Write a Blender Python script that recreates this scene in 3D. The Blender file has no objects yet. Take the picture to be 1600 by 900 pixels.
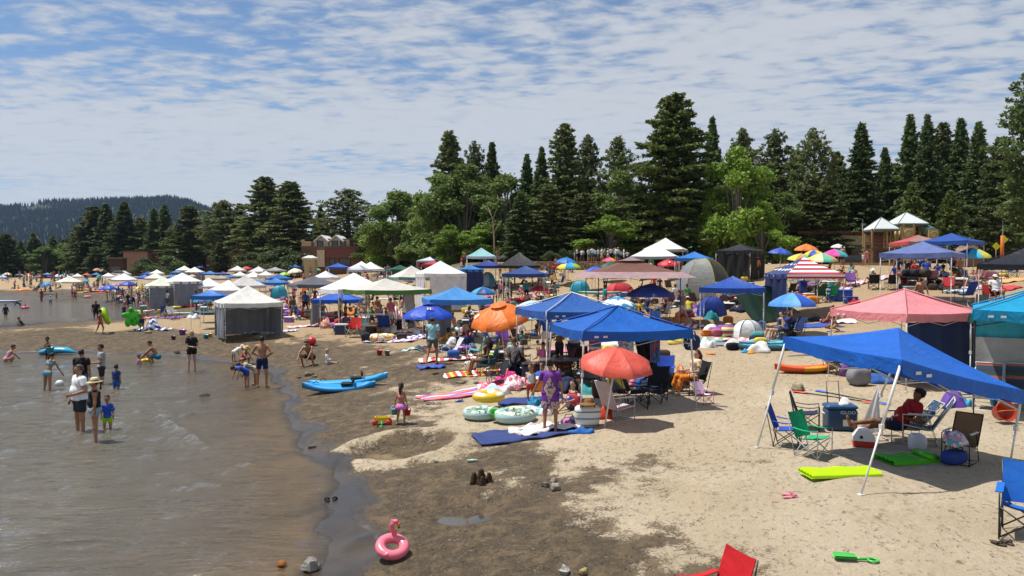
import bpy, math, random
import numpy as np
from mathutils import Vector, Matrix
PI = math.pi
R = math.radians
rng = random.Random(11)
scn = bpy.context.scene
COL = scn.collection
# ------------------------------------------------------------------ camera
CAM_H, FPX, PITCH = 4.2, 1200.0, math.atan(30 / 1200.0)
cam_data = bpy.data.cameras.new('camera')
cam_data.lens = 27.0
cam_data.sensor_width = 36.0
cam_data.clip_start = 0.1
cam_data.clip_end = 12000
cam = bpy.data.objects.new('camera', cam_data)
cam.location = (0, 0, CAM_H)
cam.rotation_euler = (PI / 2 - PITCH, 0, 0)
COL.objects.link(cam)
scn.camera = cam
# ------------------------------------------------------------------ light
SUN_EL, SUN_AZ = R(68), R(-76)          # azimuth measured from +Y towards +X
world = bpy.data.worlds.new('World')
scn.world = world
world.use_nodes = True
def build_sky():
 nt = world.node_tree; N = nt.nodes; L = nt.links
 N.clear()
 out = N.new('ShaderNodeOutputWorld'); bg = N.new('ShaderNodeBackground')
 sky = N.new('ShaderNodeTexSky'); sky.sky_type = 'NISHITA'; sky.sun_disc = False
 sky.sun_elevation = SUN_EL; sky.sun_rotation = SUN_AZ
 sky.altitude = 1900; sky.air_density = 1.1; sky.dust_density = 0.6; sky.ozone_density = 1.3
 tc = N.new('ShaderNodeTexCoord'); sep = N.new('ShaderNodeSeparateXYZ')
 L.new(tc.outputs['Generated'], sep.inputs[0])
 zc = N.new('ShaderNodeMath'); zc.operation = 'MAXIMUM'; zc.inputs[1].default_value = 0.0
 L.new(sep.outputs[2], zc.inputs[0])
 za = N.new('ShaderNodeMath'); za.operation = 'ADD'; za.inputs[1].default_value = 0.055
 L.new(zc.outputs[0], za.inputs[0])
 dv = []
 for k in (0, 1):
  d = N.new('ShaderNodeMath'); d.operation = 'DIVIDE'
  L.new(sep.outputs[k], d.inputs[0]); L.new(za.outputs[0], d.inputs[1]); dv.append(d)
 cmb = N.new('ShaderNodeCombineXYZ'); L.new(dv[0].outputs[0], cmb.inputs[0]); L.new(dv[1].outputs[0], cmb.inputs[1])
 def noise(scale, det, rough, dist, rot=0.0, sc=(1, 1, 1), loc=(0, 0, 0)):
  mp = N.new('ShaderNodeMapping'); mp.inputs['Scale'].default_value = sc; mp.inputs['Rotation'].default_value = (0, 0, rot)
  mp.inputs['Location'].default_value = loc
  L.new(cmb.outputs[0], mp.inputs[0])
  n = N.new('ShaderNodeTexNoise'); n.inputs['Scale'].default_value = scale; n.inputs['Detail'].default_value = det
  n.inputs['Roughness'].default_value = rough; n.inputs['Distortion'].default_value = dist
  L.new(mp.outputs[0], n.inputs['Vector']); return n
 n1 = noise(7.0, 5, 0.55, 0.3, R(28), (0.85, 1.2, 1))       # small puffs
 n2 = noise(0.85, 4, 0.55, 0.3, R(-12), (0.6, 1.0, 1), (3.1, 1.2, 0))        # large sheets
 n3 = noise(13.0, 4, 0.6, 0.2, R(28), (0.8, 1.2, 1))
 def mul(a, f):
  m = N.new('ShaderNodeMath'); m.operation = 'MULTIPLY'; m.inputs[1].default_value = f; L.new(a, m.inputs[0]); return m.outputs[0]
 def add(a, b):
  m = N.new('ShaderNodeMath'); m.operation = 'ADD'; L.new(a, m.inputs[0]); L.new(b, m.inputs[1]); return m.outputs[0]
 s = add(add(mul(n1.outputs['Fac'], 0.80), mul(n2.outputs['Fac'], 0.80)), mul(n3.outputs['Fac'], 0.20))
 ramp = N.new('ShaderNodeMapRange'); ramp.interpolation_type = 'SMOOTHSTEP'
 ramp.inputs['From Min'].default_value = 0.67; ramp.inputs['From Max'].default_value = 0.95
 ramp.inputs['To Min'].default_value = 0.10; ramp.inputs['To Max'].default_value = 0.9
 hz_ = N.new('ShaderNodeMapRange'); hz_.inputs['From Min'].default_value = 0.04; hz_.inputs['From Max'].default_value = 0.36; hz_.inputs['To Min'].default_value = 0.13; hz_.inputs['To Max'].default_value = -0.05
 L.new(sep.outputs[2], hz_.inputs['Value']); s = add(s, hz_.outputs[0])
 L.new(s, ramp.inputs['Value'])
 cr = N.new('ShaderNodeMapRange'); cr.inputs['From Min'].default_value = 0.62; cr.inputs['From Max'].default_value = 1.02
 cr.inputs['To Min'].default_value = 0.0; cr.inputs['To Max'].default_value = 1.0
 L.new(s, cr.inputs['Value'])
 cc = N.new('ShaderNodeMix'); cc.data_type = 'RGBA'
 cc.inputs['A'].default_value = (3.6, 4.0, 4.6, 1); cc.inputs['B'].default_value = (5.0, 5.2, 5.5, 1)
 L.new(cr.outputs[0], cc.inputs['Factor'])
 tint = N.new('ShaderNodeMix'); tint.data_type = 'RGBA'; tint.blend_type = 'MULTIPLY'; tint.inputs['Factor'].default_value = 1.0
 tint.inputs['B'].default_value = SKY_TINT
 L.new(sky.outputs[0], tint.inputs['A'])
 mx = N.new('ShaderNodeMix'); mx.data_type = 'RGBA'
 L.new(ramp.outputs[0], mx.inputs['Factor']); L.new(tint.outputs['Result'], mx.inputs['A']); L.new(cc.outputs['Result'], mx.inputs['B'])
 L.new(mx.outputs['Result'], bg.inputs['Color']); bg.inputs['Strength'].default_value = 0.10
 L.new(bg.outputs[0], out.inputs['Surface'])
SKY_TINT = (0.60, 0.76, 0.88, 1)
build_sky()
sun_d = bpy.data.lights.new('sun', 'SUN'); sun_d.energy = 4.9; sun_d.angle = R(0.5); sun_d.color = (1.0, 0.96, 0.90)
sun = bpy.data.objects.new('sun', sun_d); COL.objects.link(sun)
sdir = Vector((math.sin(SUN_AZ) * math.cos(SUN_EL), math.cos(SUN_AZ) * math.cos(SUN_EL), math.sin(SUN_EL)))
sun.rotation_euler = sdir.to_track_quat('Z', 'Y').to_euler()
sun.location = (0, 0, 60)
vs = scn.view_settings
vs.view_transform = 'Standard'; vs.look = 'None'; vs.gamma = 1; vs.use_curve_mapping = False
vs.exposure = 0.32
scn.cycles.max_bounces = 6; scn.cycles.diffuse_bounces = 3; scn.cycles.glossy_bounces = 3
scn.cycles.transparent_max_bounces = 12; scn.cycles.transmission_bounces = 4; scn.cycles.volume_bounces = 0
scn.cycles.caustics_reflective = False; scn.cycles.caustics_refractive = False
try: scn.cycles.use_denoising = True
except Exception: pass
# ------------------------------------------------------------------ pixel <-> place (photo pixels, 1600 wide)
SP, CP = math.sin(PITCH), math.cos(PITCH)
def ray(px, py):
 u, v = (px - 800) / FPX, (450 - py) / FPX
 return np.array([u, CP + v * SP, -SP + v * CP])
def Z0(px, py, z=0.0):                      # where the line of sight meets height z
 r = ray(px, py); t = (z - CAM_H) / r[2]
 return (r[0] * t, r[1] * t)
def XD(px, d, z=2.0):
 return (px - 800) / FPX * (d * CP + (CAM_H - z) * SP)
def ZD(py, d):
 r = ray(800, py); return CAM_H + d * r[2] / r[1]
def proj(x, y, z):
 dp = y * CP - (z - CAM_H) * SP; up = y * SP + (z - CAM_H) * CP
 return 800 + FPX * x / dp, 450 - FPX * up / dp
# ------------------------------------------------------------------ numpy noise
_perm = np.random.RandomState(5).rand(256, 256)
def vnoise(x, y):
 xi = np.floor(x).astype(int); yi = np.floor(y).astype(int); fx = x - xi; fy = y - yi
 fx = fx * fx * (3 - 2 * fx); fy = fy * fy * (3 - 2 * fy)
 g = lambda a, b: _perm[a & 255, b & 255]
 return (g(xi, yi) * (1 - fx) + g(xi + 1, yi) * fx) * (1 - fy) + (g(xi, yi + 1) * (1 - fx) + g(xi + 1, yi + 1) * fx) * fy
def fbm(x, y, o=4):
 s = 0; a = 0.5; t = 0
 for k in range(o):
  s = s + a * vnoise(x * 2 ** k + 17 * k, y * 2 ** k + 31 * k); t += a; a *= 0.5
 return s / t
def sstep(a, b, x):
 t = np.clip((x - a) / (b - a), 0, 1); return t * t * (3 - 2 * t)
# ------------------------------------------------------------------ the shape of the beach
def poly(pts): return np.array([Z0(*p) for p in pts])
WATER = [poly([(-700, 1100), (465, 1100), (478, 960), (500, 880), (505, 830), (528, 765), (524, 748), (500, 718), (478, 690), (463, 655), (452, 628),
               (440, 603), (412, 583), (360, 569), (300, 560), (230, 554), (140, 550.5), (60, 551), (0, 551), (-700, 552)]),
         poly([(-700, 519), (-100, 519), (0, 518.5), (22, 512), (60, 508), (130, 506), (190, 504), (226, 499), (240, 491), (228, 481), (208, 475.5),
               (186, 471.8), (150, 471.5), (116, 470.5), (117, 468.6), (150, 468.2), (166, 465.5), (150, 461), (100, 460), (60, 461), (0, 459.5), (-700, 459)]),
         poly([(-700, 449.5), (0, 449.3), (40, 448.6), (78, 446), (95, 442.8), (88, 439.5), (60, 438.2), (0, 437.6), (-700, 437)])]
def sd_poly(P, x, y):
 d2 = np.full(x.shape, 1e18); inside = np.zeros(x.shape, bool); n = len(P)
 for i in range(n):
  ax, ay = P[i]; bx, by = P[(i + 1) % n]; ex, ey = bx - ax, by - ay
  t = np.clip(((x - ax) * ex + (y - ay) * ey) / (ex * ex + ey * ey), 0, 1)
  d2 = np.minimum(d2, (x - ax - t * ex) ** 2 + (y - ay - t * ey) ** 2)
  c = ((ay > y) != (by > y)) & (x < ex * (y - ay) / (ey if ey != 0 else 1e-9) + ax)
  inside ^= c
 d = np.sqrt(d2); return np.where(inside, -d, d)
def shore(x, y):
 s = sd_poly(WATER[0], x, y)
 for P in WATER[1:]: s = np.minimum(s, sd_poly(P, x, y))
 return s + (fbm(x * .8, y * .8 + 3, 3) - .5) * 1.0 * sstep(70, 30, y)
CTRL = np.array([(-2, 10, .55), (4, 10, .8), (5, 20, .6), (8, 14, .75), (11, 22, .65), (16, 14, .9), (16, 24, .95), (17, 45, 2.45), (21.8, 39, 2.95), (10, 33, 1.2),
                 (14, 35, 1.5), (1.6, 65, 1.6), (9, 45, 1.6), (-6.5, 38.7, .75), (-16, 48, .4), (0, 50, 1.15), (-10, 70, 1.2), (-36, 90, .6), (5, 84, 4.2), (-15, 95, 3.4), (-5, 80, 2.9), (25, 70, 4.7),
                 (39, 76, 4.75), (60, 80, 4.9), (26, 52, 3.9), (38, 52, 4.3), (5, 120, 5.0), (60, 130, 5.4), (100, 110, 5.4), (-49, 126, .8), (-30, 130, 2.6), (-45, 180, 3.8),
                 (-10, 150, 5), (-100, 200, 1.4), (-110, 300, 2), (-70, 230, 3.6), (-200, 420, 1.8), (-150, 300, 1.2), (0, 300, 6), (200, 300, 6), (-600, 900, 3), (0, 2500, 6), (-1500, 2500, 4), (1500, 1500, 6)], float)
def height(x, y):
 x = np.asarray(x, float); y = np.asarray(y, float)
 s = shore(x, y)
 w = 0; zz = 0
 for cx, cy, cz in CTRL:
  k = 1.0 / (((x - cx) ** 2 + (y - cy) ** 2) + 9 + 0.002 * y * y) ** 1.6
  w = w + k; zz = zz + k * cz
 zi = zz / w
 # raised lawn behind the stone wall
 wl = 88 + 0.0 * x
 terr = sstep(wl - 0.2, wl + 0.2, y) * sstep(-8.5, -8, x) * sstep(18, 12, x) * sstep(140, 100, y)
 zi = zi * (1 - terr) + np.maximum(zi, 5.0) * terr
 sh = 0.30 * (1 - np.exp(-np.maximum(s, 0) / 3.0)) + 0.045 * np.maximum(s, 0) + 0.0035 * np.maximum(s - 8, 0) ** 2
 k = 0.15
 h = np.clip(0.5 + 0.5 * (zi - sh) / k, 0, 1)
 land = zi * (1 - h) + sh * h - k * h * (1 - h)
 land = np.maximum(land, 0.012 * np.minimum(s, 4))
 fade = sstep(0.2, 2.5, s)
 near = sstep(120, 30, y)
 land = land + fade * near * ((fbm(x * .45, y * .45, 3) - .5) * 0.16 + (fbm(x * 1.7 + 9, y * 1.7, 3) - .5) * 0.07)
 # the dug hollow with its ring, the puddle hollow and small mounds
 for (hx, hy, r, dep, ring) in HOLES:
  q = np.sqrt((x - hx) ** 2 + ((y - hy) * 1.0) ** 2) / r
  q = q * (1 + 0.25 * (fbm(x * 1.3 + 4, y * 1.3, 2) - .5))
  land = land - dep * np.exp(-(q * 1.25) ** 4) + ring * np.exp(-((q - 1.12) / 0.22) ** 2) * (0.7 + 0.9 * fbm(x * 3, y * 3, 2))
 bed = np.maximum(-0.9, 0.055 * s) + 0.02 * (fbm(x * .6, y * .6, 2) - .5) * sstep(0, -2, s)
 return np.where(s > 0, land, bed)
HOLES = []
_h1 = Z0(628, 690, 0.35); _h2 = Z0(722, 782, 0.4); _h3 = Z0(600, 845, 0.3); _h4 = Z0(700, 552, 0.5)
HOLES += [(_h1[0], _h1[1], 1.15, 0.20, 0.13), (_h2[0], _h2[1], 0.8, 0.10, 0.02), (_h3[0] - .2, _h3[1] + .3, 0.5, 0.05, 0.03), (_h4[0], _h4[1], 1.3, 0.10, 0.10)]
for _p in ((709, 785, .30), (757, 785, .24)): _q = Z0(_p[0], _p[1], 0.42); HOLES.append((_q[0], _q[1], _p[2], 0.07, 0.0))
_gd = np.exp(np.linspace(math.log(5), math.log(600), 900))
def G(px, py):                               # ground point seen at a pixel
 r = ray(px, py); x = r[0] / r[1] * _gd; z = CAM_H + r[2] / r[1] * _gd
 h = np.maximum(height(x, _gd), 0.0)
 k = np.nonzero(z <= h)[0]
 if len(k) == 0: i = len(_gd) - 1
 else: i = k[0]
 return Vector((x[i], _gd[i], h[i]))
def A(px, d):                                # ground point in a pixel column at depth d
 z = 2.0
 for _ in range(3):
  x = XD(px, d, z); z = float(max(height(np.array([x]), np.array([d]))[0], 0))
 return Vector((x, d, z))
def gz(x, y): return float(max(height(np.array([x]), np.array([y]))[0], 0.0))
# ------------------------------------------------------------------ materials
def lin(c):
 c = c / 255.0; return c / 12.92 if c <= 0.04045 else ((c + 0.055) / 1.055) ** 2.4
def hexc(h, k=0.8):
 h = h.lstrip('#'); v = [lin(int(h[i:i + 2], 16)) * k for i in (0, 2, 4)]
 return (v[0], v[1], v[2], 1)
_mats = {}
def mat(col, rough=0.75, kind='cloth', k=0.8, spec=0.3, metal=0.0, trans=0.0, alpha=1.0):
 key = (col, rough, kind, k, spec, metal, trans, alpha)
 if key in _mats: return _mats[key]
 c = hexc(col, k) if isinstance(col, str) else tuple(col) + (1,) * (4 - len(col))
 m = bpy.data.materials.new(kind + '_' + (col.strip('#') if isinstance(col, str) else 'tone')); m.use_nodes = True
 nt = m.node_tree; N = nt.nodes; L = nt.links; b = N['Principled BSDF']
 b.inputs['Roughness'].default_value = rough; b.inputs['Specular IOR Level'].default_value = spec; b.inputs['Metallic'].default_value = metal
 tc = N.new('ShaderNodeTexCoord')
 n = N.new('ShaderNodeTexNoise'); n.inputs['Scale'].default_value = {'cloth': 3.0, 'skin': 7, 'plastic': 5, 'metal': 20, 'stone': 6, 'wood': 8}.get(kind, 4)
 n.inputs['Detail'].default_value = 5; L.new(tc.outputs['Object'], n.inputs['Vector'])
 amp = {'cloth': 0.14, 'skin': 0.15, 'plastic': 0.08, 'metal': 0.1, 'stone': 0.5, 'wood': 0.5}.get(kind, 0.1)
 mr = N.new('ShaderNodeMapRange'); mr.inputs['From Min'].default_value = 0.3; mr.inputs['From Max'].default_value = 0.7
 mr.inputs['To Min'].default_value = 1 - amp; mr.inputs['To Max'].default_value = 1 + amp * 0.6
 L.new(n.outputs['Fac'], mr.inputs['Value'])
 mx = N.new('ShaderNodeMix'); mx.data_type = 'RGBA'; mx.blend_type = 'MULTIPLY'; mx.inputs['Factor'].default_value = 1; mx.inputs['A'].default_value = c
 L.new(mr.outputs[0], mx.inputs['B']); L.new(mx.outputs['Result'], b.inputs['Base Color'])
 if kind in ('cloth', 'stone', 'wood'):
  bp = N.new('ShaderNodeBump'); bp.inputs['Strength'].default_value = 0.35 if kind == 'cloth' else 0.6
  bp.inputs['Distance'].default_value = 0.03
  n2 = N.new('ShaderNodeTexNoise'); n2.inputs['Scale'].default_value = 5.0 if kind == 'cloth' else 14; n2.inputs['Detail'].default_value = 3
  n2.inputs['Distortion'].default_value = 1.2
  if trans > 0: n2.inputs['Scale'].default_value = 1.7; n2.inputs['Distortion'].default_value = 3.0; bp.inputs['Strength'].default_value = .7; bp.inputs['Distance'].default_value = .045
  L.new(tc.outputs['Object'], n2.inputs['Vector']); L.new(n2.outputs['Fac'], bp.inputs['Height']); L.new(bp.outputs[0], b.inputs['Normal'])
 if trans > 0:
  t = N.new('ShaderNodeBsdfTranslucent'); L.new(mx.outputs['Result'], t.inputs['Color'])
  ms = N.new('ShaderNodeMixShader'); ms.inputs[0].default_value = trans
  L.new(b.outputs[0], ms.inputs[1]); L.new(t.outputs[0], ms.inputs[2]); L.new(ms.outputs[0], N['Material Output'].inputs['Surface'])
 if alpha < 1:
  t = N.new('ShaderNodeBsdfTransparent'); ms = N.new('ShaderNodeMixShader'); ms.inputs[0].default_value = alpha
  L.new(t.outputs[0], ms.inputs[1]); L.new(b.outputs[0], ms.inputs[2]); L.new(ms.outputs[0], N['Material Output'].inputs['Surface'])
 _mats[key] = m; return m
def tent(col): return mat(col, 0.5, 'cloth', 0.85, 0.35, trans=0.14)
def metal(col='#d8d8d6'): return mat(col, 0.4, 'metal', 0.8, 0.5)
def plast(col): return mat(col, 0.35, 'plastic', 0.85, 0.5)
def skinm(col): return mat(col, 0.55, 'skin', 0.62, 0.35)
def stripes(cols, scale=8.0, axis=0, kind='cloth', ring=False):
 """a printed cloth: bands of the given colours along an object axis"""
 key = ('stripe', tuple(cols), scale, axis, ring)
 if key in _mats: return _mats[key]
 m = bpy.data.materials.new('striped_cloth'); m.use_nodes = True
 nt = m.node_tree; N = nt.nodes; L = nt.links; b = N['Principled BSDF']; b.inputs['Roughness'].default_value = 0.7
 tc = N.new('ShaderNodeTexCoord'); sp = N.new('ShaderNodeSeparateXYZ'); L.new(tc.outputs['Object'], sp.inputs[0])
 src = sp.outputs[axis]
 if ring:
  vm = N.new('ShaderNodeVectorMath'); vm.operation = 'LENGTH'; L.new(tc.outputs['Object'], vm.inputs[0]); src = vm.outputs['Value']
 mu = N.new('ShaderNodeMath'); mu.operation = 'MULTIPLY'; mu.inputs[1].default_value = scale / len(cols); L.new(src, mu.inputs[0])
 fr = N.new('ShaderNodeMath'); fr.operation = 'FRACT'; L.new(mu.outputs[0], fr.inputs[0])
 cr = N.new('ShaderNodeValToRGB'); cr.color_ramp.interpolation = 'CONSTANT'
 for i, c in enumerate(cols):
  e = cr.color_ramp.elements[i] if i < 2 else cr.color_ramp.elements.new(i / len(cols))
  e.position = i / len(cols); e.color = hexc(c, 0.85)
 L.new(fr.outputs[0], cr.inputs[0]); L.new(cr.outputs[0], b.inputs['Base Color'])
 _mats[key] = m; return m
def blotch(base, spots, scale=5.0, th=0.55, rough=0.7):
 key = ('blotch', base, tuple(spots), scale, th)
 if key in _mats: return _mats[key]
 m = bpy.data.materials.new('printed_cloth'); m.use_nodes = True
 nt = m.node_tree; N = nt.nodes; L = nt.links; b = N['Principled BSDF']; b.inputs['Roughness'].default_value = rough
 tc = N.new('ShaderNodeTexCoord'); prev = None
 for i, c in enumerate(spots):
  mp = N.new('ShaderNodeMapping'); mp.inputs['Location'].default_value = (i * 7.3, i * 3.1, i); L.new(tc.outputs['Object'], mp.inputs[0])
  n = N.new('ShaderNodeTexNoise'); n.inputs['Scale'].default_value = scale; n.inputs['Detail'].default_value = 3; L.new(mp.outputs[0], n.inputs['Vector'])
  g = N.new('ShaderNodeMath'); g.operation = 'GREATER_THAN'; g.inputs[1].default_value = th; L.new(n.outputs['Fac'], g.inputs[0])
  mx = N.new('ShaderNodeMix'); mx.data_type = 'RGBA'; L.new(g.outputs[0], mx.inputs['Factor'])
  if prev is None: mx.inputs['A'].default_value = hexc(base, 0.85)
  else: L.new(prev, mx.inputs['A'])
  mx.inputs['B'].default_value = hexc(c, 0.85); prev = mx.outputs['Result']
 L.new(prev, b.inputs['Base Color']); _mats[key] = m; return m
# ------------------------------------------------------------------ mesh builder
class MB:
 def __init__(s): s.v = []; s.f = []; s.m = []; s.sm = []
 def add(s, vs_, fs_, mi=0, smooth=False):
  b = len(s.v); s.v += [tuple(p) for p in vs_]
  for f in fs_: s.f.append(tuple(i + b for i in f)); s.m.append(mi); s.sm.append(smooth)
 def box(s, c, sz, mi=0, rz=0, bev=0.0, M=None):
  hx, hy, hz = sz[0] / 2, sz[1] / 2, sz[2] / 2
  P = []
  if bev <= 0:
   P = [(x, y, z) for z in (-hz, hz) for y in (-hy, hy) for x in (-hx, hx)]
   F = [(0, 2, 3, 1), (4, 5, 7, 6), (0, 1, 5, 4), (2, 6, 7, 3), (0, 4, 6, 2), (1, 3, 7, 5)]
  else:
   b = min(bev, hx * .9, hy * .9, hz * .9)
   ring = lambda x, y, z: [(x - b, -y, z), (x, -y + b, z), (x, y - b, z), (x - b, y, z), (-x + b, y, z), (-x, y - b, z), (-x, -y + b, z), (-x + b, -y, z)]
   P = ring(hx - b, hy - b, -hz) + ring(hx, hy, -hz + b) + ring(hx, hy, hz - b) + ring(hx - b, hy - b, hz)
   F = [tuple(range(7, -1, -1)), tuple(range(24, 32))]
   for k in range(3):
    for i in range(8): j = (i + 1) % 8; F.append((k * 8 + i, k * 8 + j, k * 8 + 8 + j, k * 8 + 8 + i))
  ca, sa = math.cos(rz), math.sin(rz); Q = []
  for x, y, z in P:
   q = Vector((x * ca - y * sa, x * sa + y * ca, z))
   if M is not None: q = M @ Vector((x, y, z))
   Q.append((q[0] + c[0], q[1] + c[1], q[2] + c[2]))
  s.add(Q, F, mi)
 def tube(s, pts, rad, n=6, mi=0, cap=True, smooth=True, flat=1.0):
  pts = [Vector(p) for p in pts]
  if not hasattr(rad, '__len__'): rad = [rad] * len(pts)
  V = []; F = []; up = None
  for i, p in enumerate(pts):
   t = (pts[min(i + 1, len(pts) - 1)] - pts[max(i - 1, 0)])
   if t.length < 1e-9: t = Vector((0, 0, 1))
   t.normalize()
   if up is None:
    up = Vector((0, 0, 1)) if abs(t.z) < 0.9 else Vector((1, 0, 0))
   a = t.cross(up)
   if a.length < 1e-6: a = t.cross(Vector((0, 1, 0.1)))
   a.normalize(); b = t.cross(a).normalized(); up = -b if False else up
   for k in range(n):
    an = 2 * PI * k / n; V.append(p + a * math.cos(an) * rad[i] + b * math.sin(an) * rad[i] * flat)
  for i in range(len(pts) - 1):
   for k in range(n): j = (k + 1) % n; F.append((i * n + k, i * n + j, (i + 1) * n + j, (i + 1) * n + k))
  if cap: F.append(tuple(range(n - 1, -1, -1))); F.append(tuple((len(pts) - 1) * n + k for k in range(n)))
  s.add(V, F, mi, smooth)
 def lathe(s, prof, n=16, mi=0, c=(0, 0, 0), M=None, smooth=True, sx=1, sy=1):
  V = []; F = []
  for r, z in prof:
   for k in range(n):
    q = Vector((r * sx * math.cos(2 * PI * k / n), r * sy * math.sin(2 * PI * k / n), z))
    if M is not None: q = M @ q
    V.append((q[0] + c[0], q[1] + c[1], q[2] + c[2]))
  for i in range(len(prof) - 1):
   for k in range(n): j = (k + 1) % n; F.append((i * n + k, i * n + j, (i + 1) * n + j, (i + 1) * n + k))
  if prof[0][0] > 1e-4: F.append(tuple(range(n - 1, -1, -1)))
  if prof[-1][0] > 1e-4: F.append(tuple((len(prof) - 1) * n + k for k in range(n)))
  s.add(V, F, mi, smooth)
 def ell(s, c, r, n=12, m=8, mi=0, M=None, fn=None):
  prof = [(max(math.sin(PI * i / m), 1e-5), -math.cos(PI * i / m)) for i in range(m + 1)]
  V = []; F = []
  for a, z in prof:
   for k in range(n):
    q = Vector((a * math.cos(2 * PI * k / n) * r[0], a * math.sin(2 * PI * k / n) * r[1], z * r[2]))
    if fn: q = fn(q)
    if M is not None: q = M @ q
    V.append((q[0] + c[0], q[1] + c[1], q[2] + c[2]))
  for i in range(m):
   for k in range(n): j = (k + 1) % n; F.append((i * n + k, i * n + j, (i + 1) * n + j, (i + 1) * n + k))
  s.add(V, F, mi, True)
 def torus(s, c, Rr, r, n=24, m=10, mi=0, M=None, sz=1.0, mf=None):
  V = []; F = []
  for i in range(n):
   a = 2 * PI * i / n
   for k in range(m):
    b = 2 * PI * k / m; q = Vector(((Rr + r * math.cos(b)) * math.cos(a), (Rr + r * math.cos(b)) * math.sin(a), r * math.sin(b) * sz))
    if M is not None: q = M @ q
    V.append((q[0] + c[0], q[1] + c[1], q[2] + c[2]))
  base = len(s.v)
  for i in range(n):
   for k in range(m):
    j = (i + 1) % n; l = (k + 1) % m; F.append((i * m + k, j * m + k, j * m + l, i * m + l))
  if mf is None: s.add(V, F, mi, True)
  else:
   s.v += [tuple(p) for p in V]
   for q, f in enumerate(F): s.f.append(tuple(i + base for i in f)); s.m.append(mf(q // m, q % m)); s.sm.append(True)
 def grid(s, fn, nu, nv, mi=0, smooth=True, mf=None, thick=0):
  V = [fn(i / nu, j / nv) for j in range(nv + 1) for i in range(nu + 1)]; w = nu + 1
  b = len(s.v); s.v += [tuple(p) for p in V]
  for j in range(nv):
   for i in range(nu):
    s.f.append((b + j * w + i, b + j * w + i + 1, b + (j + 1) * w + i + 1, b + (j + 1) * w + i)); s.m.append(mf(i, j) if mf else mi); s.sm.append(smooth)
 def mesh(s, name, mats):
  me = bpy.data.meshes.new(name); me.from_pydata(s.v, [], s.f)
  for m in mats: me.materials.append(m)
  me.polygons.foreach_set('material_index', s.m); me.polygons.foreach_set('use_smooth', s.sm); me.update()
  return me
 def build(s, name, mats, parent=None, loc=(0, 0, 0), rz=0):
  if not isinstance(mats, (list, tuple)): mats = [mats]
  o = bpy.data.objects.new(name, s.mesh(name, mats)); COL.objects.link(o); o.location = loc; o.rotation_euler = (0, 0, rz)
  if parent is not None: o.parent = parent
  return o
def tag(o, label, cat, group=None, kind=None):
 if label: o['label'] = label
 if cat: o['category'] = cat
 if group: o['group'] = group
 if kind: o['kind'] = kind
 return o
def empty(name, loc, rz=0, label=None, cat=None, group=None):
 o = bpy.data.objects.new(name, None); COL.objects.link(o); o.location = loc; o.rotation_euler = (0, 0, rz); o.empty_display_size = 0.2
 return tag(o, label, cat, group)
def copy_tree(o, parent=None):
 c = o.copy(); COL.objects.link(c); c.parent = parent
 for ch in list(o.children): copy_tree(ch, c)
 return c
# ------------------------------------------------------------------ ground, water
def grid_mesh(name, X, Y, Z, attrs, keep=None):
 ny, nx = X.shape; idx = np.arange(nx * ny).reshape(ny, nx)
 F = np.stack([idx[:-1, :-1], idx[:-1, 1:], idx[1:, 1:], idx[1:, :-1]], -1).reshape(-1, 4)
 V = np.stack([X, Y, Z], -1).reshape(-1, 3)
 if keep is not None:
  kv = keep.reshape(-1); F = F[kv[F].any(1)]
  used = np.zeros(len(V), bool); used[F.ravel()] = True; mp = np.cumsum(used) - 1
  F = mp[F]; V = V[used]; attrs = {k: a.reshape(-1)[used] for k, a in attrs.items()}
 me = bpy.data.meshes.new(name); me.vertices.add(len(V)); me.vertices.foreach_set('co', V.ravel().astype('f'))
 me.loops.add(len(F) * 4); me.loops.foreach_set('vertex_index', F.ravel().astype('i'))
 me.polygons.add(len(F)); me.polygons.foreach_set('loop_start', np.arange(0, len(F) * 4, 4, dtype='i'))
 me.update(calc_edges=True); me.polygons.foreach_set('use_smooth', np.ones(len(F), bool))
 for k, a in attrs.items():
  at = me.attributes.new(k, 'FLOAT', 'POINT'); at.data.foreach_set('value', a.reshape(-1).astype('f'))
 me.validate(); me.update(); return me
yy = np.exp(np.linspace(math.log(3.0), math.log(4200), 1000)) - 8
tt = np.sign(np.linspace(-1, 1, 620)) * np.abs(np.linspace(-1, 1, 620)) ** 1.15 * 1.15
Yg, Tg = np.meshgrid(yy, tt, indexing='ij'); Xg = Tg * (Yg + 14)
Zg = height(Xg, Yg); Sg = shore(Xg, Yg)
n1 = fbm(Xg * .5 + 40, Yg * .35, 4); n2 = fbm(Xg * 1.9, Yg * 1.9 + 7, 4)
reach = 3.7 + 2.6 * sstep(19, 31, Yg) - 1.5 * sstep(40, 60, Yg) + 1.5 * sstep(-8, -20, Xg)
wet = 1 - sstep(-1.0, 1.1, (Sg - reach) / 2.2 + (n1 - .5) * 3.4 + (n2 - .5) * 2.4)
dug = 0
for (hx, hy, r, dep, ring) in HOLES[:1]:
 q = np.sqrt((Xg - hx) ** 2 + (Yg - hy) ** 2) / r; dug = np.maximum(dug, (1 - sstep(.8, 1.25, q + (n2 - .5) * .5)) * .85)
 wet = np.maximum(wet * (1 - .8 * np.exp(-((q - 1.15) / .25) ** 2)), dug)
soak = 1 - sstep(0.0, 0.95, Sg + (n1 - .5) * 1.2)
far_brown = sstep(17, 42, Yg + (n1 - .5) * 14)  # dry sand turns browner with distance up the beach
soil = sstep(84, 100, Yg) * sstep(-30, -10, Xg)
soil = np.maximum(soil, sstep(140, 260, Yg) * sstep(14, 30, Sg))
me = grid_mesh('sand_ground', Xg, Yg, Zg, {'wet': wet, 'soak': soak, 'soil': soil, 'far_brown': far_brown})
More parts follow.
